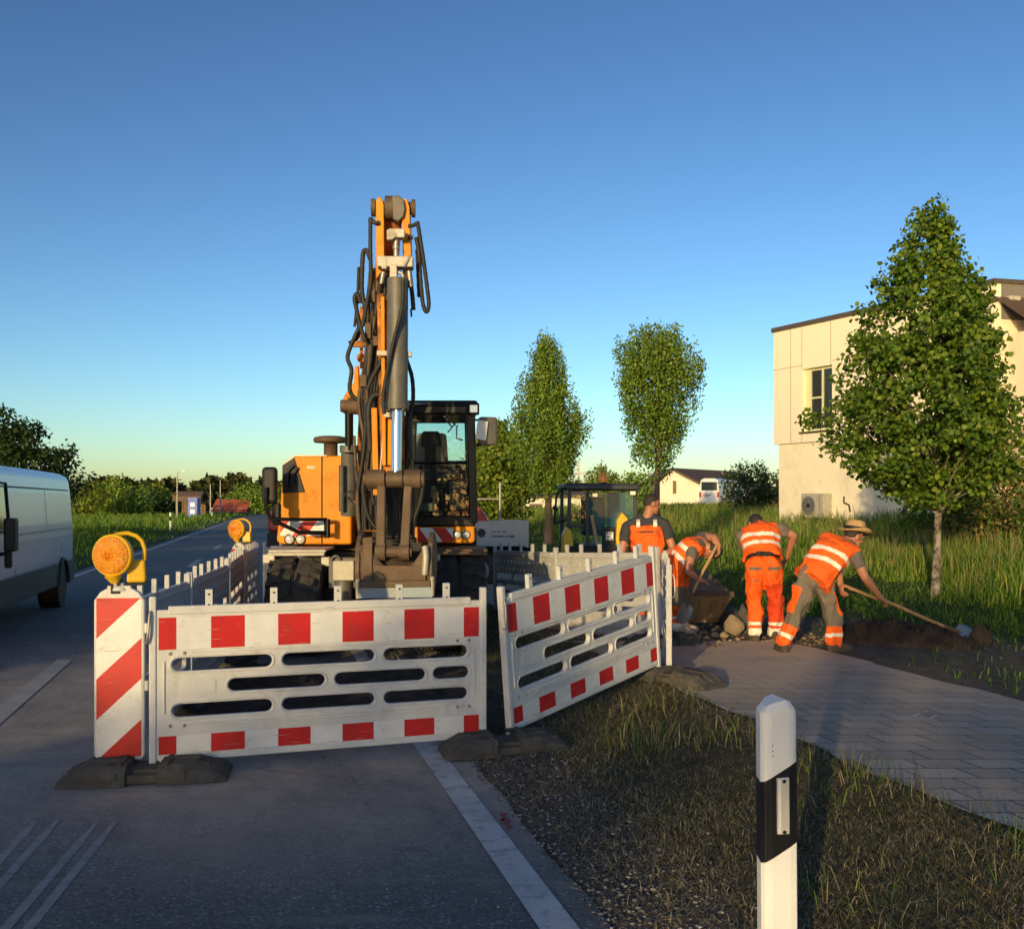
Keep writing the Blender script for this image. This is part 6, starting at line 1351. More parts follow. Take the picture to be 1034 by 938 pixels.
mb = MB(); pts = [L(u, v, -.16) for u, v in ((624, 570), (621, 545), (622, 525), (627, 517), (633, 523), (634, 570))]; n = 6; mb.add(pts + [p + Vector((0, .3, 0)) for p in pts], [tuple(range(n)), tuple(range(2 * n - 1, n - 1, -1))] + [(i, n + i, n + (i + 1) % n, (i + 1) % n) for i in range(n)]); mb.build('loader_arm', 'yellow', ld, .02)
mb = MB()
for k in range(9): mb.box(L(620 + k * 1.9, 518, 1.05 + .03 * (k % 2)), (.035, .03, .72))
mb.build('curtain', 'curtain', ld, .01)
mb = MB(); mb.box(L(603, 520, .9), (.42, .14, .62)); mb.box(L(603, 538, .6), (.45, .5, .12)); mb.build('seat', 'black', ld, .04)
mb = MB(); mb.box(L(614, 541, -.02), (.20, .12, .30)); mb.tube([L(609, 536, .1), L(611, 528, .1)], .02, 6); mb.box(L(613, 557, -.02), (.14, .14, .2)); mb.build('dashboard', 'black', ld, .02)
mb = MB(); mb.box(L(615, 541, -.10), (.125, .02, .135)); mb.build('number_plate', 'paper', ld, .004)
mb = MB()
for u, v, w_ in ((613, 538.5, .03), (616, 538.5, .04), (614, 541.5, .05), (617, 544, .03), (613, 544, .02)): mb.box(L(u, v, -.112), (w_, .004, .02))
mb.build('plate_lettering', 'text', ld)
mb = MB(); q = [L(606, 572, -.1), L(597, 520, -.12)]; mb.bar(q[0], q[1], .05, .05, up=(0, 1, 0)); mb.build('strut', 'wood', ld)
mb = MB(); mb.box(L(605, 566, .6), (1.0, 1.6, .5)); mb.box(L(605, 578, 1.0), (.9, 2.4, .4)); mb.build('chassis', 'black', ld, .03)
for u in (578, 634):
    for d in (.15, 1.5): 
        c = L(u, 560, d); c.z = hz(c.x, c.y) + .40; wheel(ld, c, (1, 0, 0), .40, .30, True, 'rim')
mb = MB(); bc = L(611.5, 489.5, .5); mb.cyl(bc + Vector((0, 0, -.06)), bc + Vector((0, 0, .05)), .045, n=12); be = mb.build('beacon_base', 'black', ld); mb = MB(); mb.lathe(bc + Vector((0, 0, .05)), [(.075, 0), (.08, .02), (.075, .14), (.045, .175), (.005, .18)], 16); mb.build('beacon', 'amber', be)
mb = MB(); mb.box(L(600, 500, -.12), (.10, .08, .07)); mb.build('work_light', 'lens_clear', ld, .01); mb = MB(); mb.box(L(638, 498, -.12), (.10, .08, .07)); mb.build('work_light', 'lens_clear', ld, .01)

# loader bucket standing on the dug ground beside the bent worker
DBk = 12.0
lb = thing('loader_bucket', 'worn yellow brown steel bucket lying tipped beside the stooping worker', 'bucket', (rx(712, DBk), DBk, hz(rx(712, DBk), DBk)))
def K(u, v, d=0.): p = P(u, v, DBk); p.y += d; return p
fb = [K(690, 626, -.25), K(720, 626, -.25), K(734, 598, -.32), K(689, 597, -.32)]
mb = MB(); th = Vector((0, .03, .0)); mb.hexa(fb + [p + th for p in fb]); mb.build('front_plate', 'loader_bucket', lb, .004)
mb = MB(); lp = [K(688, 599.5, -.34), K(735.5, 600, -.34), K(736, 595.5, -.30), K(688, 594.5, -.30)]; mb.hexa(lp + [p + Vector((0, .05, .01)) for p in lp]); mb.build('lip', 'steel_dark', lb, .004)
ip = [K(690, 597, -.28), K(733, 598, -.28), K(719, 578, .45), K(703, 576, .45)]
mb = MB(); mb.hexa(ip + [p + Vector((0, .0, -.03)) for p in ip]); mb.build('inner_plate', 'loader_bucket', lb, .004)
for tri in ((fb[1], fb[2], ip[2]), (fb[0], fb[3], ip[3])):
    mb = MB(); o_ = Vector((.012, .01, 0)); mb.add(list(tri) + [p + o_ for p in tri], [(0, 1, 2), (5, 4, 3), (0, 3, 4, 1), (1, 4, 5, 2), (2, 5, 3, 0)]); mb.build('cheek', 'loader_bucket', lb)
mb = MB()
for u in (700, 712, 722): mb.bar(K(u - 1, 624, -.262), K(u + 3, 603, -.33), .02, .02, up=(0, 1, 0))
mb.bar(K(691, 620, -.27), K(722, 620, -.27), .025, .02, up=(0, 1, 0)); mb.build('stiffener', 'loader_bucket', lb)
# stones round the dig
def rock(name, label, u, v, D, size, m, seed, group=None):
    g = np.random.default_rng(seed); p = P(u, v, D); x, y = p.x, p.y; z = hz(x, y)
    mb = MB(); mb.ball((x, y, z + size[2] * .7), size, 7); 
    vs = []
    ph = g.uniform(0, 6, 9)
    for q in mb.V:
        d = Vector(q) - Vector((x, y, z + size[2] * .7)); k = 1 + .16 * math.sin(d.x * 9 / size[0] * .3 + ph[0]) * math.cos(d.y * 7 / size[1] * .3 + ph[1]) + .12 * math.sin(d.z * 11 / size[2] * .3 + ph[2] + d.x * 5); d = d * k
        for n_ in ((.8, .5, .4), (-.7, .4, .6), (.1, -.9, .4), (-.5, -.6, .5), (.5, -.3, .8)):
            nn = Vector((n_[0] / size[0], n_[1] / size[1], n_[2] / size[2])); s_ = d.dot(nn)
            if s_ > .72: d -= nn * ((s_ - .72) / nn.length_squared)
        vs.append(tuple(Vector((x, y, z + size[2] * .7)) + d))
    mb.V = vs; o = mb.build(name, m); tag(o, label, 'stone', group); return o
rock('boulder', 'tan boulder at the left foot of the worker with the belt', 741, 641, 11.3, (.125, .11, .145), 'stone', 1)
rock('boulder', 'dark broken slab leaning behind the tan boulder', 735, 624, 12.2, (.20, .16, .15), 'stone_grey', 2)
rock('boulder', 'dark slab end right beside the tan boulder', 751, 632, 11.5, (.10, .14, .2), 'stone_grey', 3)
for i, (u, v, D, s_) in enumerate([(722, 644, 11.1, .055), (714, 648, 10.9, .04), (731, 646, 11.0, .06), (706, 647, 10.95, .035), (694, 649, 10.8, .03), (700, 641, 11.3, .045), (745, 648, 10.8, .03)]):
    rock('stone', 'small tan stone lying in the rubble before the steel bucket', u, v, D, (s_, s_ * .9, s_ * .7), 'stone', 10 + i, 'stones in the rubble')
# heap of dark soil along the path
def heap(name, label, pts, width, hgt, m, seed, group=None):
    g = np.random.default_rng(seed); nu, nw = 44, 18; V, F = [], []
    pts = [np.array(p) for p in pts]
    for i in range(nu + 1):
        f = i / nu * (len(pts) - 1); k = min(int(f), len(pts) - 2); c = pts[k] + (pts[k + 1] - pts[k]) * (f - k); e = math.sin(math.pi * i / nu) ** .5
        for j in range(nw + 1):
            w = (j / nw * 2 - 1); x, y = c[0] + .35 * w * width * .5, c[1] + w * width
            h = hgt * e * max(0, 1 - abs(w) ** 1.6) * (.75 + .35 * math.sin(i * .55 + seed) * math.cos(j * .7) + .2 * math.sin(i * 1.7 + j))
            h += .02 * math.sin(i * 3.1 + j * 2.3) + .012 * g.normal() if 0 < j < nw and 0 < i < nu else -.05
            V.append((x, y, hz(x, y) + max(h, -.05)))
    F = [(i * (nw + 1) + j, (i + 1) * (nw + 1) + j, (i + 1) * (nw + 1) + j + 1, i * (nw + 1) + j + 1) for i in range(nu) for j in range(nw)]
    mb = MB(); mb.add(V, F, smooth=True); o = mb.build(name, m, fix=False); tag(o, label, 'soil heap', group); return o
pa = P(842, 648, 10.9); pb = P(905, 650, 10.5); pc = P(985, 662, 9.9)
heap('soil_heap', 'long low heap of dark dug soil along the far edge of the paved path', [(pa.x, pa.y), (pb.x, pb.y), (pc.x, pc.y)], .48, .22, 'soil', 3)
rock('soil_clod', 'large dark clod of soil at the shovel blade', 990, 658, 9.9, (.12, .13, .14), 'soil', 40)
for i, (u, v, D, s_) in enumerate([(962, 655, 10.1, .05), (945, 652, 10.3, .04), (1005, 664, 9.8, .05), (925, 640, 10.6, .06)]):
    rock('soil_clod', 'small dark clod of soil beside the long soil heap', u, v, D, (s_, s_, s_ * .7), 'soil', 50 + i, 'soil clods')
# ================================================================== PEOPLE
def remeshed(mb, name, mats, parent, voxel, classify=None, smooth_it=3, wrinkle=0., seed=0):
    me = bpy.data.meshes.new('tmp'); me.from_pydata(mb.V, [], mb.F); me.update()
    import bmesh
    bm = bmesh.new(); bm.from_mesh(me); bmesh.ops.remove_doubles(bm, verts=bm.verts, dist=1e-5); bmesh.ops.recalc_face_normals(bm, faces=bm.faces); bm.to_mesh(me); bm.free()
    o = bpy.data.objects.new('tmp', me); COL.objects.link(o)
    r = o.modifiers.new('r', 'REMESH'); r.mode = 'VOXEL'; r.voxel_size = voxel
    s = o.modifiers.new('s', 'SMOOTH'); s.factor = .5; s.iterations = smooth_it
    n = bake(o, name, mats, parent); me = n.data; nv_ = len(me.vertices)
    V = np.empty(nv_ * 3, np.float32); me.vertices.foreach_get('co', V); V = V.reshape(-1, 3)
    if wrinkle:
        g = np.random.default_rng(seed); NN = np.empty(nv_ * 3, np.float32); me.vertices.foreach_get('normal', NN); NN = NN.reshape(-1, 3); w = 0
        for k in range(9):
            d = g.normal(size=3); d /= np.linalg.norm(d); f = g.uniform(16, 48); e = g.normal(size=3) * 6
            w = w + (1.3 - 2.2 * np.abs(np.sin(V @ d * f * .5 + g.uniform(0, 6) + 1.7 * np.sin(V @ e + g.uniform(0, 6)))) ** .8) * (15 / f)
        V = V + NN * (w * wrinkle / 2.2)[:, None]
    nf = len(me.polygons); C = np.empty(nf * 3, np.float32); me.polygons.foreach_get('center', C); C = C.reshape(-1, 3)
    if classify is not None: me.polygons.foreach_set('material_index', classify(C).astype(np.int32))
    me.polygons.foreach_set('use_smooth', np.ones(nf, bool))
    off = np.array(root_loc(parent), np.float32); me.vertices.foreach_set('co', (V - off).astype(np.float32).ravel()); me.update()
    return n
def ering(c, s, f, w, d, n=20, p=2.4):
    out = []
    for k in range(n):
        t = 2 * math.pi * k / n; ct, st = math.cos(t), math.sin(t)
        out.append(c + s * (w * math.copysign(abs(ct) ** (2 / p), ct)) + f * (d * math.copysign(abs(st) ** (2 / p), st)))
    return out
def cap_tube(mb, pts, rs, n=12):
    mb.tube(pts, rs, n)
    for p, r in ((pts[0], rs[0]), (pts[-1], rs[-1])): mb.ball(p, r * .98, 6)
    return mb
def joint_tube(mb, a, b, c, ra, rb, rc):
    """a limb a-b-c that bends at b"""
    a, b, c = Vector(a), Vector(b), Vector(c); pts, rs = [], []
    for i in range(5): f = i / 4; pts.append(a.lerp(b, f)); rs.append(ra + (rb - ra) * f)
    cap_tube(mb, pts, rs)
    pts, rs = [], []
    for i in range(5): f = i / 4; pts.append(b.lerp(c, f)); rs.append((rb + (rc - rb) * f) * (1 + .10 * math.sin(math.pi * min(1, f * 1.6)) * (f < .65)))
    cap_tube(mb, pts, rs)
def hand(mb, wrist, dirv, palm_n, curl=.9, s=1.):
    """palm, four unequal fingers bent at two knuckles, thumb from the side of the palm"""
    w, d, nn = Vector(wrist), Vector(dirv).normalized(), Vector(palm_n).normalized(); sd = d.cross(nn).normalized(); nn = sd.cross(d)
    mb.loft([ering(w, sd, nn, .026 * s, .018 * s, 12), ering(w + d * .03 * s, sd, nn, .036 * s, .019 * s, 12), ering(w + d * .085 * s, sd, nn, .042 * s, .015 * s, 12), ering(w + d * .098 * s, sd, nn, .038 * s, .012 * s, 12)])
    for k, L in enumerate((.070, .080, .075, .058)):
        b = w + d * .09 * s + sd * (.032 - .0213 * k) * s; pts, ang = [b], 0.
        for j in range(3):
            ang += curl * (.55, .75, .5)[j]; pts.append(pts[-1] + (d * math.cos(ang) + nn * math.sin(ang)) * L * s * (.44, .32, .24)[j])
        mb.tube(pts, [.0105 * s, .0098 * s, .009 * s, .007 * s], 8); mb.ball(pts[-1], .007 * s, 5)
    b = w + d * .03 * s + sd * .03 * s
    pts = [b, b + (d * .5 + sd * .7 + nn * .3) * .035 * s, b + (d * .9 + sd * .75 + nn * .8) * .05 * s, b + (d * 1.1 + sd * .45 + nn * 1.2) * .062 * s]
    mb.tube(pts, [.014 * s, .012 * s, .011 * s, .008 * s], 8); mb.ball(pts[-1], .008 * s, 5)
def person(name, label, spec):
    S = {k: (Vector(v) if not isinstance(v, (int, float, str, dict, list, type(None))) and not callable(v) else v) for k, v in spec.items()}
    H, Nk, SL, SR = S['hip'], S['neck'], S['shL'], S['shR']          # L and R as seen in the picture
    sp = (Nk - H).normalized(); sd = (SR - SL); sd = (sd - sp * sd.dot(sp)).normalized(); fr = sd.cross(sp)
    if S.get('fwd') is not None and fr.dot(S['fwd']) < 0: fr = -fr
    TL = (Nk - H).length; t = thing(name, label, 'person', (H.x, H.y, hz(H.x, H.y)), 'road workers in hi-vis clothing')
    hipsd = (S['hipR'] - S['hipL']).normalized()
    bend = S.get('bend') or 0.
    def sc(f):          # spine with a gentle curve
        return H.lerp(Nk, f) - fr * bend * math.sin(math.pi * max(0, min(1, f)))
    # ---- body: one continuous skin surface
    mb = MB()
    mb.loft([ering(sc(-.05), hipsd, fr, .150, .105), ering(sc(.25), sd, fr, .135, .095), ering(sc(.6), sd, fr, .135, .085), ering(sc(.85), sd, fr, .135, .075), ering(sc(1.0), sd, fr, .070, .060)])
    HD, hf, hu = S['head'], S['face'].normalized(), S['hup'].normalized(); hf = (hf - hu * hf.dot(hu)).normalized(); hs = hf.cross(hu)
    rot = Matrix((hs, hf, hu)).transposed()
    hb = lambda x, y, z: HD + hs * x + hf * y + hu * z
    cap_tube(mb, [sc(.93), sc(1.03).lerp(hb(0, -.02, -.08), .6), hb(0, -.015, -.05)], [.066, .060, .058])
    mb.ball(HD + hu * .025 - hf * .012, (.076, .096, .100), 12, rot=rot)
    mb.ball(hb(0, .022, -.045), (.058, .066, .072), 10, rot=rot)                       # jaw
    mb.ball(hb(0, .055, -.088), (.027, .026, .024), 8, rot=rot)                        # chin
    mb.loft([ering(hb(0, .080, .030), hs, hf, .010, .012, 8), ering(hb(0, .094, .0), hs, hf, .012, .014, 8), ering(hb(0, .103, -.022), hs, hf, .016, .014, 8), ering(hb(0, .088, -.034), hs, hf, .014, .010, 8)])  # nose
    for s_ in (-1, 1): mb.ball(hb(s_ * .078, -.012, -.002), (.011, .022, .034), 7, rot=rot)   # ears
    for s_ in (-1, 1): mb.ball(hb(s_ * .030, .082, .030), (.024, .010, .008), 6, rot=rot)     # brow
    mb.ball(hb(0, .086, -.056), (.024, .010, .007), 6, rot=rot)                        # lips
    for q in 'LR':
        sh, el, wr = S['sh' + q], S['el' + q], S['wr' + q]
        joint_tube(mb, sh, el, wr, .058, .044, .030)
        hd = S.get('hd' + q) or (wr - el); pn = S.get('pn' + q) or Vector((0, 0, -1)); hand(mb, wr - (wr - el).normalized() * .01, hd, pn, S.get('curl', .9))
        hp, kn, an = S['hip' + q], S['kn' + q], S['an' + q]
        joint_tube(mb, hp, kn, an, .078, .055, .040)
    remeshed(mb, 'body', ['skin'], t, .0085, None, 2)
    # ---- eyes, hair
    mb = MB()
    for s_ in (-1, 1): mb.ball(hb(s_ * .030, .077, .014), (.013, .008, .009), 6, rot=rot); mb.ball(hb(s_ * .030, .084, .014), (.005, .004, .005), 5, 1, rot=rot)
    mb.build('eyes', ['eye', 'hair'], t)
    mb = MB(); rings = []
    for i in range(9):
        th = math.pi * .5 * (1 - i / 8) * 1.05
        ring = []
        for j in range(24):
            ph = 2 * math.pi * j / 24; back = math.cos(ph)             # ph = 0 looks at the back of the head
            low = th - .55 * (1 - back) * .5 * (1 - i / 8) + .35 * max(0, back) * (1 - i / 8) * 1.2
            lat = (math.pi / 2 - i / 8 * math.pi / 2) 
            el_ = (-.55 * max(0, back) ** .7 + .62 * max(0, -back) ** .6 - .12 * (1 - abs(back))) * (1 - i / 8) + (math.pi / 2 - .02) * (i / 8)
            ring.append(HD + hu * .025 - hf * .012 + hs * (.0795 * math.cos(el_) * math.sin(ph)) - hf * (.0995 * math.cos(el_) * math.cos(ph)) + hu * (.107 * math.sin(el_)))
        rings.append(ring)
    mb.loft(rings); ho = mb.build('hair', 'hair', t)
    if S.get('hat'):
        hbp = hb(0, -.01, .065); mb = MB()
        prof = [(.158, .010), (.162, .003), (.14, -.004), (.105, .002), (.100, .012), (.099, .05), (.094, .088), (.080, .108), (.03, .114), (.004, .112)]
        q = Vector((0, 0, 1)).rotation_difference((hu - hf * .12).normalized())
        rings = [[hbp + q @ Vector((r * math.cos(2 * math.pi * k / 36), r * 1.08 * math.sin(2 * math.pi * k / 36), z - (.035 * abs(math.cos(2 * math.pi * k / 36)) ** 2 * 0 + (.02 if r > .14 else 0) * math.sin(4 * math.pi * k / 36 + .6)))) for k in range(36)] for r, z in prof]
        mb.loft(rings, caps=True); h_ = mb.build('straw_hat', 'straw', t, fix=False); so = h_.modifiers.new('t', 'SOLIDIFY'); so.thickness = .006
        mb = MB(); mb.loft([[hbp + q @ Vector((r * math.cos(2 * math.pi * k / 36), r * 1.08 * math.sin(2 * math.pi * k / 36), z)) for k in range(36)] for r, z in ((.1065, .010), (.1075, .024), (.1055, .042))], caps=False); mb.build('hat_band', 'black', h_)
    # ---- t-shirt: torso with short sleeves
    mb = MB()
    mb.loft([ering(sc(.0), sd, fr, .150, .10), ering(sc(.3), sd, fr, .14, .095), ering(sc(.62), sd, fr, .160, .105), ering(sc(.86), sd, fr, .168, .095), ering(sc(.97), sd, fr, .105, .085), ering(sc(1.02), sd, fr, .075, .072)])
    for q in 'LR':
        sh, el = S['sh' + q], S['el' + q]; e = sh.lerp(el, S.get('sleeve', .58))
        cap_tube(mb, [sc(.86), sh], [.085, .078]); mb.tube([sc(1.03) + (sh - sc(1.03)) * .12, sc(1.0).lerp(sh, .5) + sp * .012, sh], [.058, .066, .070], 12); mb.tube([sh, sh.lerp(e, .5), e], [.078, .074, .070], 14)
    remeshed(mb, 'tshirt', [S['shirt']], t, .014, None, 3, .010, 3)
    # ---- vest with two reflective bands
    vm = S.get('vest', 'hiviz'); hem = S.get('hem', -.10); vtop = S.get('vtop', .93)
    mb = MB(); vw = S.get('vw', 1.)
    mb.loft([ering(sc(hem), sd, fr, .200 * vw, .155), ering(sc(.1), sd, fr, .192 * vw, .148), ering(sc(.35), sd, fr, .188 * vw, .142), ering(sc(.65), sd, fr, .205 * vw, .148), ering(sc(.85), sd, fr, .205 * vw, .132), ering(sc(vtop), sd, fr, .165 * vw, .108)] + ([ering(sc(.99), sd, fr, .105, .088)] if vtop > .9 else []))
    if vtop > .9:
        for q in 'LR': cap_tube(mb, [sc(.88), S['sh' + q].lerp(sc(.88), S.get('vsh', .22))], [.098, .088])
    bands = S.get('bands', [(.22, .31), (.42, .51)]); Hn, spn, sdn = np.array(sc(0)), np.array(sp), np.array(sd)
    tilt = S.get('bandtilt', 0.)
    def cl(C):
        f = ((C - Hn) @ spn) / TL + tilt * ((C - Hn) @ sdn); m_ = np.zeros(len(C))
        for a, b in bands: m_[(f > a) & (f < b)] = 1
        return m_
    vo = remeshed(mb, 'safety_vest', [vm, 'reflective'], t, .010, cl, 3, .017, 5)
    if S.get('straps'):
        for q, s_ in (('L', -1), ('R', 1)):
            a = sc(vtop - .05) + sd * s_ * .10 - fr * .118; b = sc(.90) + sd * s_ * .098 - fr * .122; c = sc(.985) + sd * s_ * .10 - fr * .04; d_ = sc(.9) + sd * s_ * .10 + fr * .1
            mb = MB()
            for p, q_ in ((a, b), (b, c), (c, d_)): mb.bar(p, q_, .045, .014, up=-fr)
            mb.build('strap', 'reflective', vo, .004)
        mb = MB(); g = np.random.default_rng(2); x = -.115
        while x < .115:
            w_ = g.uniform(.006, .014); hh = g.uniform(.016, .026); p = sc(vtop - .17) + sd * x - fr * (.148 - .045 * (x / .2) ** 2) + sp * (hh * .5)
            mb.bar(p - sd * w_ * .5, p + sd * w_ * .5, .008, hh, up=sp); x += w_ + (.006 if g.random() < .8 else .016)
        mb.build('lettering', 'text', vo)
    # ---- trousers
    tm = S['trousers']; mb = MB()
    mb.loft([ering(H + sp * .11, hipsd, fr, .165, .125), ering(H + sp * .0, hipsd, fr, .182, .135), ering(H - Vector((0, 0, .10)), hipsd, fr, .178, .13), ering(H - Vector((0, 0, .14)), hipsd, fr, .12, .10)])
    for q in 'LR':
        hp, kn, an = S['hip' + q], S['kn' + q], S['an' + q]; hem_ = kn.lerp(an, .95)
        joint_tube(mb, hp - Vector((0, 0, .02)), kn, hem_, .112, .089, .086)
    KL = [(np.array(S['hip' + q]), np.array(S['kn' + q]), np.array(S['an' + q])) for q in 'LR']
    def tcl(C):
        best = np.full(len(C), 9.); par = np.zeros(len(C)); leg = np.zeros(len(C))
        for i, (a, b, c) in enumerate(KL):
            for j, (p, q_) in enumerate(((a, b), (b, c))):
                dv = q_ - p; f = np.clip(((C - p) @ dv) / (dv @ dv), 0, 1); ds = np.linalg.norm(C - (p + f[:, None] * dv), axis=1)
                k = ds < best; best[k] = ds[k]; par[k] = j + f[k]; leg[k] = i
        return tm(C, par, leg, H, sd, sp, fr)
    remeshed(mb, 'trousers', S['tmats'], t, .011, tcl, 3, .022, 9)
    if S.get('belt'):
        mb = MB(); mb.loft([ering(H + sp * z, hipsd, fr, .190, .147, 28) for z in (.035, .078)], caps=False); 
        for x in (-.06, 0, .05): mb.box(H + sp * .056 + hipsd * x - fr * .150, (.05, .02, .05))
        mb.build('belt', 'black', t)
    for q in 'LR':
        an, ft = S['an' + q], S['ft' + q].normalized(); z = hz(an.x, an.y); up_ = Vector((0, 0, 1)); s2 = ft.cross(up_)
        b = Vector((an.x, an.y, z + S.get('lift' + q, 0.))); mb = MB()
        mb.loft([ering(b + ft * x + up_ * .012, ft, s2, 0.001, .001, 4) for x in ()] or [ering(b + ft * .06, s2, ft, .046, .145, 20), ering(b + ft * .06 + up_ * .03, s2, ft, .050, .148, 20), ering(b + ft * .055 + up_ * .055, s2, ft, .048, .138, 20), ering(b + ft * .015 + up_ * .085, s2, ft, .042, .080, 20), ering(b - ft * .005 + up_ * .125, s2, ft, .038, .045, 20)])
        mb.build('boot', S.get('boots', 'boot'), t, .006)
    return t
def Q(u, v, D, dz=0): p = P(u, v, D); p.z += dz; return p
def onground(u, v, D, h=.09): p = P(u, v, D); p.z = hz(p.x, p.y) + h; return p
def trousers_orange(C, par, leg, H, sd, sp, fr):
    m = np.zeros(len(C)); m[(leg == 1)] = 3  # shade on the right leg put into its cloth colour
    m[(par > 1.64) & (par < 1.76)] = 1; m[(par > 1.86)] = 1
    r = (C - np.array(H)); x = r @ np.array(sd); z = r @ np.array(sp); b = r @ np.array(fr)
    up_ = r[:, 2] > -.30
    m[up_ & (m == 3) & (r[:, 2] > -.20)] = 0
    pk = (b < 0.02) & (par < .75) & (((abs(r[:, 2] + .03) < .018) & (abs(abs(x) - .10) < .065)) | ((abs(r[:, 2] + .165) < .014) & (abs(abs(x) - .10) < .065)))
    m[pk] = 2
    return m
def trousers_grey(C, par, leg, H, sd, sp, fr):
    m = np.zeros(len(C)); m[par > 1.36] = 1; m[(par > 1.66) & (par < 1.80)] = 2

    for i, (a, b, w) in enumerate(KREF):
        dv = b - a; f = ((C - a) @ dv) / (dv @ dv); off = C - (a + np.clip(f, 0, 1)[:, None] * dv)
        m[(leg == i) & (f > .12) & (f < .92) & (par < 1) & (off @ w > .062)] = 1
    return m
def trousers_patch(C, par, leg, H, sd, sp, fr):
    m = np.zeros(len(C)); m[(par > .55) & (par < 1.25)] = 2; m[(par > 1.25) & (par < 1.36)] = 0; m[(par > 1.62) & (par < 1.74)] = 1; m[par > 1.88] = 1
    return m
TO = ['hiviz', 'reflective', 'work_grey', 'hiviz_shaded']
# worker with the belt, back to the viewer
D = 10.75
person('person', 'worker in all orange with a dark belt, back turned, bending over beside the tan boulder', dict(
    hip=Q(771, 571, D), neck=Q(766, 531, D + .32), shL=Q(749, 541, D + .24), shR=Q(787, 534, D + .24), head=Q(763, 530, D + .50), face=(-.15, .8, -.6), hup=(-.05, .6, .8), fwd=(0, 1, -.3),
    elL=Q(754, 560, D + .36), wrL=Q(762, 576, D + .56), elR=Q(801.5, 541, D + .25), wrR=Q(795, 562, D + .42), pnR=(-.5, .5, 0), pnL=(.5, .5, 0),
    hipL=Q(762.5, 577, D), hipR=Q(779.5, 577, D), knL=Q(762, 610, D + .06), knR=Q(784, 611, D + .10), anL=onground(762, 646, D), anR=onground(782.5, 645, D + .12), ftL=(-.2, 1, 0), ftR=(.2, 1, 0),
    shirt='work_grey', trousers=trousers_orange, tmats=TO, belt=True, bands=[(.34, .43), (.54, .63)], hem=.16, bend=.04, vw=1.08))
# worker with the straw hat, shovelling to the right
D = 10.0
hipL, hipR, knL, knR = Q(813, 590, D), Q(834, 594, D + .02), Q(803, 623, D - .02), Q(841, 624, D + .05)
KREF = [(np.array(hipL), np.array(knL), np.array((-.95, -.25, -.1))), (np.array(hipR), np.array(knR), np.array((.95, -.2, 0)))]
hat_person = person('person', 'worker in straw hat and grey trousers leaning right over a long shovel', dict(
    hip=Q(822, 583, D), neck=Q(853, 546, D + .12), shL=Q(836, 546, D + .20), shR=Q(863, 561, D - .02), head=Q(862.5, 542.5, D + .16), face=(.80, .25, -.45), hup=(.28, .10, .95), fwd=(.5, .6, -.6),
    elR=Q(873.5, 583, D - .05), wrR=Q(888, 602, D + .05), hdR=(.75, .1, -.6), pnR=(-.5, .3, -.7), elL=Q(846, 574, D + .22), wrL=Q(849, 591, D + .10), pnL=(.4, -.4, -.6),
    hipL=hipL, hipR=hipR, knL=knL, knR=knR, anL=onground(791, 656, D - .05), anR=onground(843, 659, D), ftL=(-.1, 1, 0), ftR=(.95, .25, 0),
    shirt='tshirt_grey', trousers=trousers_grey, tmats=['work_grey', 'hiviz', 'reflective'], bands=[(.24, .33), (.46, .55)], bandtilt=-.35, hem=-.10, bend=.05, hat=True, vw=1.02))
# standing worker at the barrier
D = 11.7
person('person', 'burly worker in dark shirt and orange bib with reflective straps, standing behind the barrier end', dict(
    hip=Q(654, 572, D), neck=Q(653, 523, D + .03), shL=Q(634, 531, D + .04), shR=Q(671, 530, D - .02), head=Q(658.5, 509.5, D + .05), face=(.85, .18, -.25), hup=(.10, .05, 1), fwd=(.1, 1, 0),
    elL=Q(627, 560, D - .02), wrL=Q(629, 579, D + .16), elR=Q(680, 555, D - .10), wrR=Q(668, 562, D - .20), hdR=(-.95, -.1, .05), pnR=(0, .9, -.2), pnL=(0, 1, 0),
    hipL=Q(646, 579, D), hipR=Q(663, 579, D), knL=Q(645, 610, D + .04), knR=Q(664, 610, D + .03), anL=onground(644, 640, D), anR=onground(665, 640, D), ftL=(-.1, 1, 0), ftR=(.3, 1, 0),
    shirt='navy', trousers=trousers_patch, tmats=TO[:3], bands=[(-.05, .08)], hem=-.04, vtop=.86, straps=True, vw=1.06))
# worker bent double, shovel in hand
D = 11.45
person('person', 'stooping worker bent double over a shovel, orange vest with diagonal reflective bands', dict(
    hip=Q(686, 572, D), neck=Q(709, 547, D - .02), shL=Q(699, 557, D - .16), shR=Q(709, 542, D + .16), head=Q(717, 556, D - .02), face=(-.15, .35, -.9), hup=(.85, -.15, -.35), fwd=(.4, 0, -.9),
    elL=Q(694, 577, D - .24), wrL=Q(706, 585.5, D - .15), hdL=(.8, .1, -.2), pnL=(.1, .3, -.9), elR=Q(721, 543, D - .02), wrR=Q(726, 551, D - .10), hdR=(.05, -.2, -.9), pnR=(-.9, .1, 0),
    hipL=Q(681, 579, D - .08), hipR=Q(688, 579, D + .10), knL=Q(683, 604, D - .10), knR=Q(690, 606, D + .10), anL=onground(684, 636, D - .10), anR=onground(689, 634, D + .12), ftL=(.9, -.3, 0), ftR=(.9, .2, 0),
    shirt='tshirt_grey', trousers=trousers_patch, tmats=TO[:3], boots='shoe_white', bands=[(.12, .26), (.44, .58)], hem=-.20, bend=.05, vw=.96, vsh=.8, sleeve=.35))
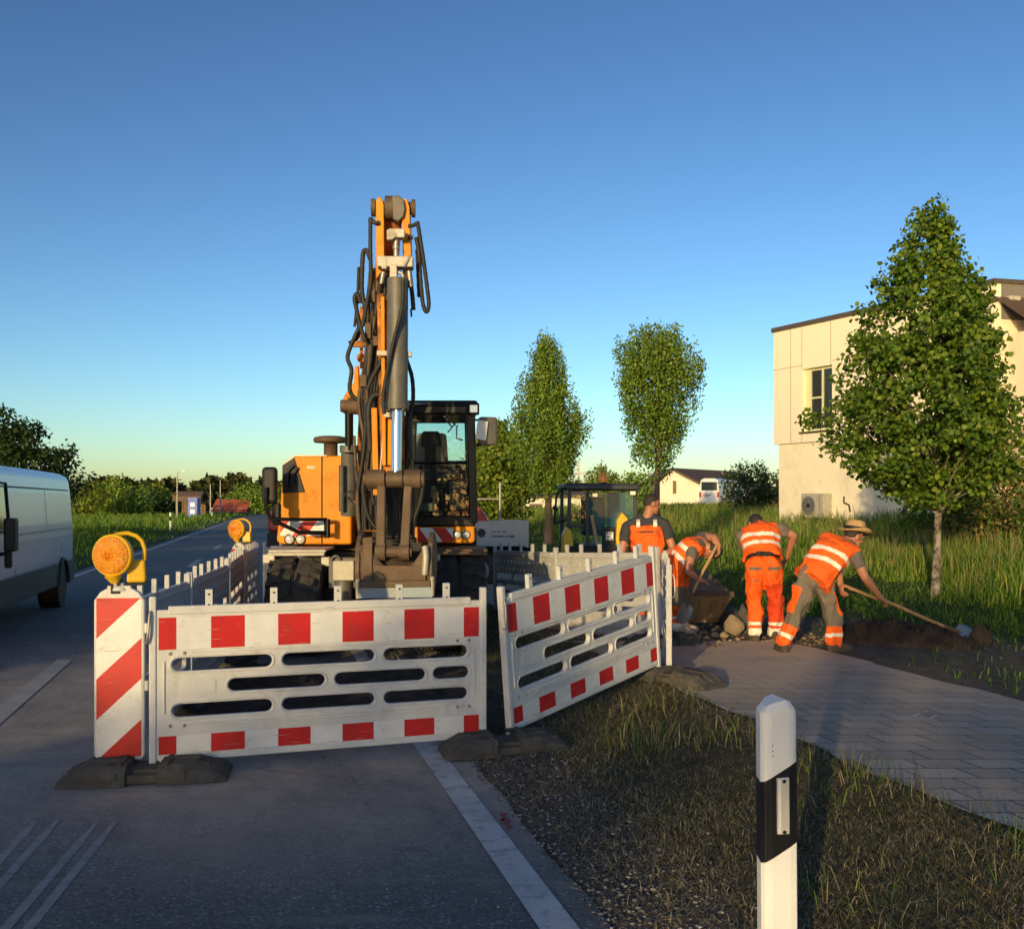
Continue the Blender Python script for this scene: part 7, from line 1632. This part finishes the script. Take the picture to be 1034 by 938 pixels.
# shovels
def shovel(label, a, b, bladedir, nrm, w=.21, ln=.26):
    a, b = Vector(a), Vector(b); t = thing('shovel', label, 'shovel', b, 'long handled shovels')
    mb = MB(); mid = a.lerp(b, .5) + Vector((0, 0, .015)); mb.tube([a, a.lerp(b, .25), mid, a.lerp(b, .75), b], [.017, .018, .019, .019, .018], 10); mb.ball(a, .018, 6); mb.build('handle', 'wood', t)
    d = Vector(bladedir).normalized(); n_ = Vector(nrm).normalized(); s = d.cross(n_).normalized(); n_ = s.cross(d)
    mb = MB(); V = []
    prof = [(0, .35, .0), (.12, .85, .012), (.35, 1., .018), (.7, .95, .010), (.9, .62, .0), (1., .12, -.006)]
    for f, k, h in prof:
        for j in range(7):
            x = (j / 6 * 2 - 1); V.append(b + d * ln * f + s * x * w / 2 * k + n_ * (h + .028 * abs(x) ** 2 * k))
    F = [(i * 7 + j, i * 7 + j + 1, (i + 1) * 7 + j + 1, (i + 1) * 7 + j) for i in range(5) for j in range(6)]
    mb.add(V, F, smooth=True); o = mb.build('blade', 'blue_steel', t, fix=False); so = o.modifiers.new('t', 'SOLIDIFY'); so.thickness = .006
    mb = MB(); dd = (b - a).normalized(); mb.tube([b - dd * .14, b, b + d * .08], [.022, .024, .014], 8); mb.build('socket', 'steel_dark', t); return t
shovel('long shovel with pale handle held by the worker in the straw hat', Q(847, 589, 10.1), Q(965, 637, 10.2), (.80, .10, -.42), (-.25, -.55, .75), .24, .30)
shovel('shovel held upright by the stooping worker', Q(723.5, 551, 11.33), Q(694, 609, 11.25), (-.35, .0, -.9), (.4, -.85, 0), .20, .24)

# ================================================================== CAMERA, LIGHT, SKY
cam = bpy.data.cameras.new('camera'); co = bpy.data.objects.new('camera', cam); COL.objects.link(co)
co.location = (0, 0, HC); co.rotation_euler = (R(90), 0, 0)
cam.sensor_width = 36; cam.lens = 36 * FPX / 1034; cam.shift_y = (YH - 469) / 1034; cam.clip_end = 2000; cam.clip_start = .05
SC.camera = co
SUN_EL, SX = 8.0, -.37
to_sun = Vector((SX, -1, 0)).normalized() * math.cos(R(SUN_EL)) + Vector((0, 0, math.sin(R(SUN_EL))))
sl = bpy.data.lights.new('sun', 'SUN'); sl.energy = 2.7; sl.angle = R(.55); sl.color = (1., .73, .34)
so = bpy.data.objects.new('sun', sl); COL.objects.link(so); so.rotation_euler = (-to_sun).to_track_quat('-Z', 'Y').to_euler(); so.location = (0, 0, 30)
w = bpy.data.worlds.new('World'); SC.world = w; w.use_nodes = True; nt = w.node_tree
bg = nt.nodes['Background']; sk = nt.nodes.new('ShaderNodeTexSky'); sk.sky_type = 'NISHITA'; sk.sun_disc = False
sk.sun_elevation = R(SUN_EL); sk.sun_rotation = math.atan2(to_sun.x, to_sun.y) % (2 * math.pi); sk.altitude = 500; sk.air_density = .9; sk.dust_density = 1.0; sk.ozone_density = 1.95
gm = nt.nodes.new('ShaderNodeGamma'); gm.inputs[1].default_value = 1.5; nt.links.new(sk.outputs[0], gm.inputs[0]); nt.links.new(gm.outputs[0], bg.inputs[0]); bg.inputs[1].default_value = .074
SC.view_settings.view_transform = 'Standard'; SC.view_settings.look = 'None'; SC.view_settings.gamma = 1; SC.view_settings.exposure = .42; SC.view_settings.use_curve_mapping = False
SC.cycles.max_bounces = 6; SC.cycles.transparent_max_bounces = 12; SC.cycles.use_denoising = True
SC.cycles.diffuse_bounces = 3; SC.cycles.glossy_bounces = 3
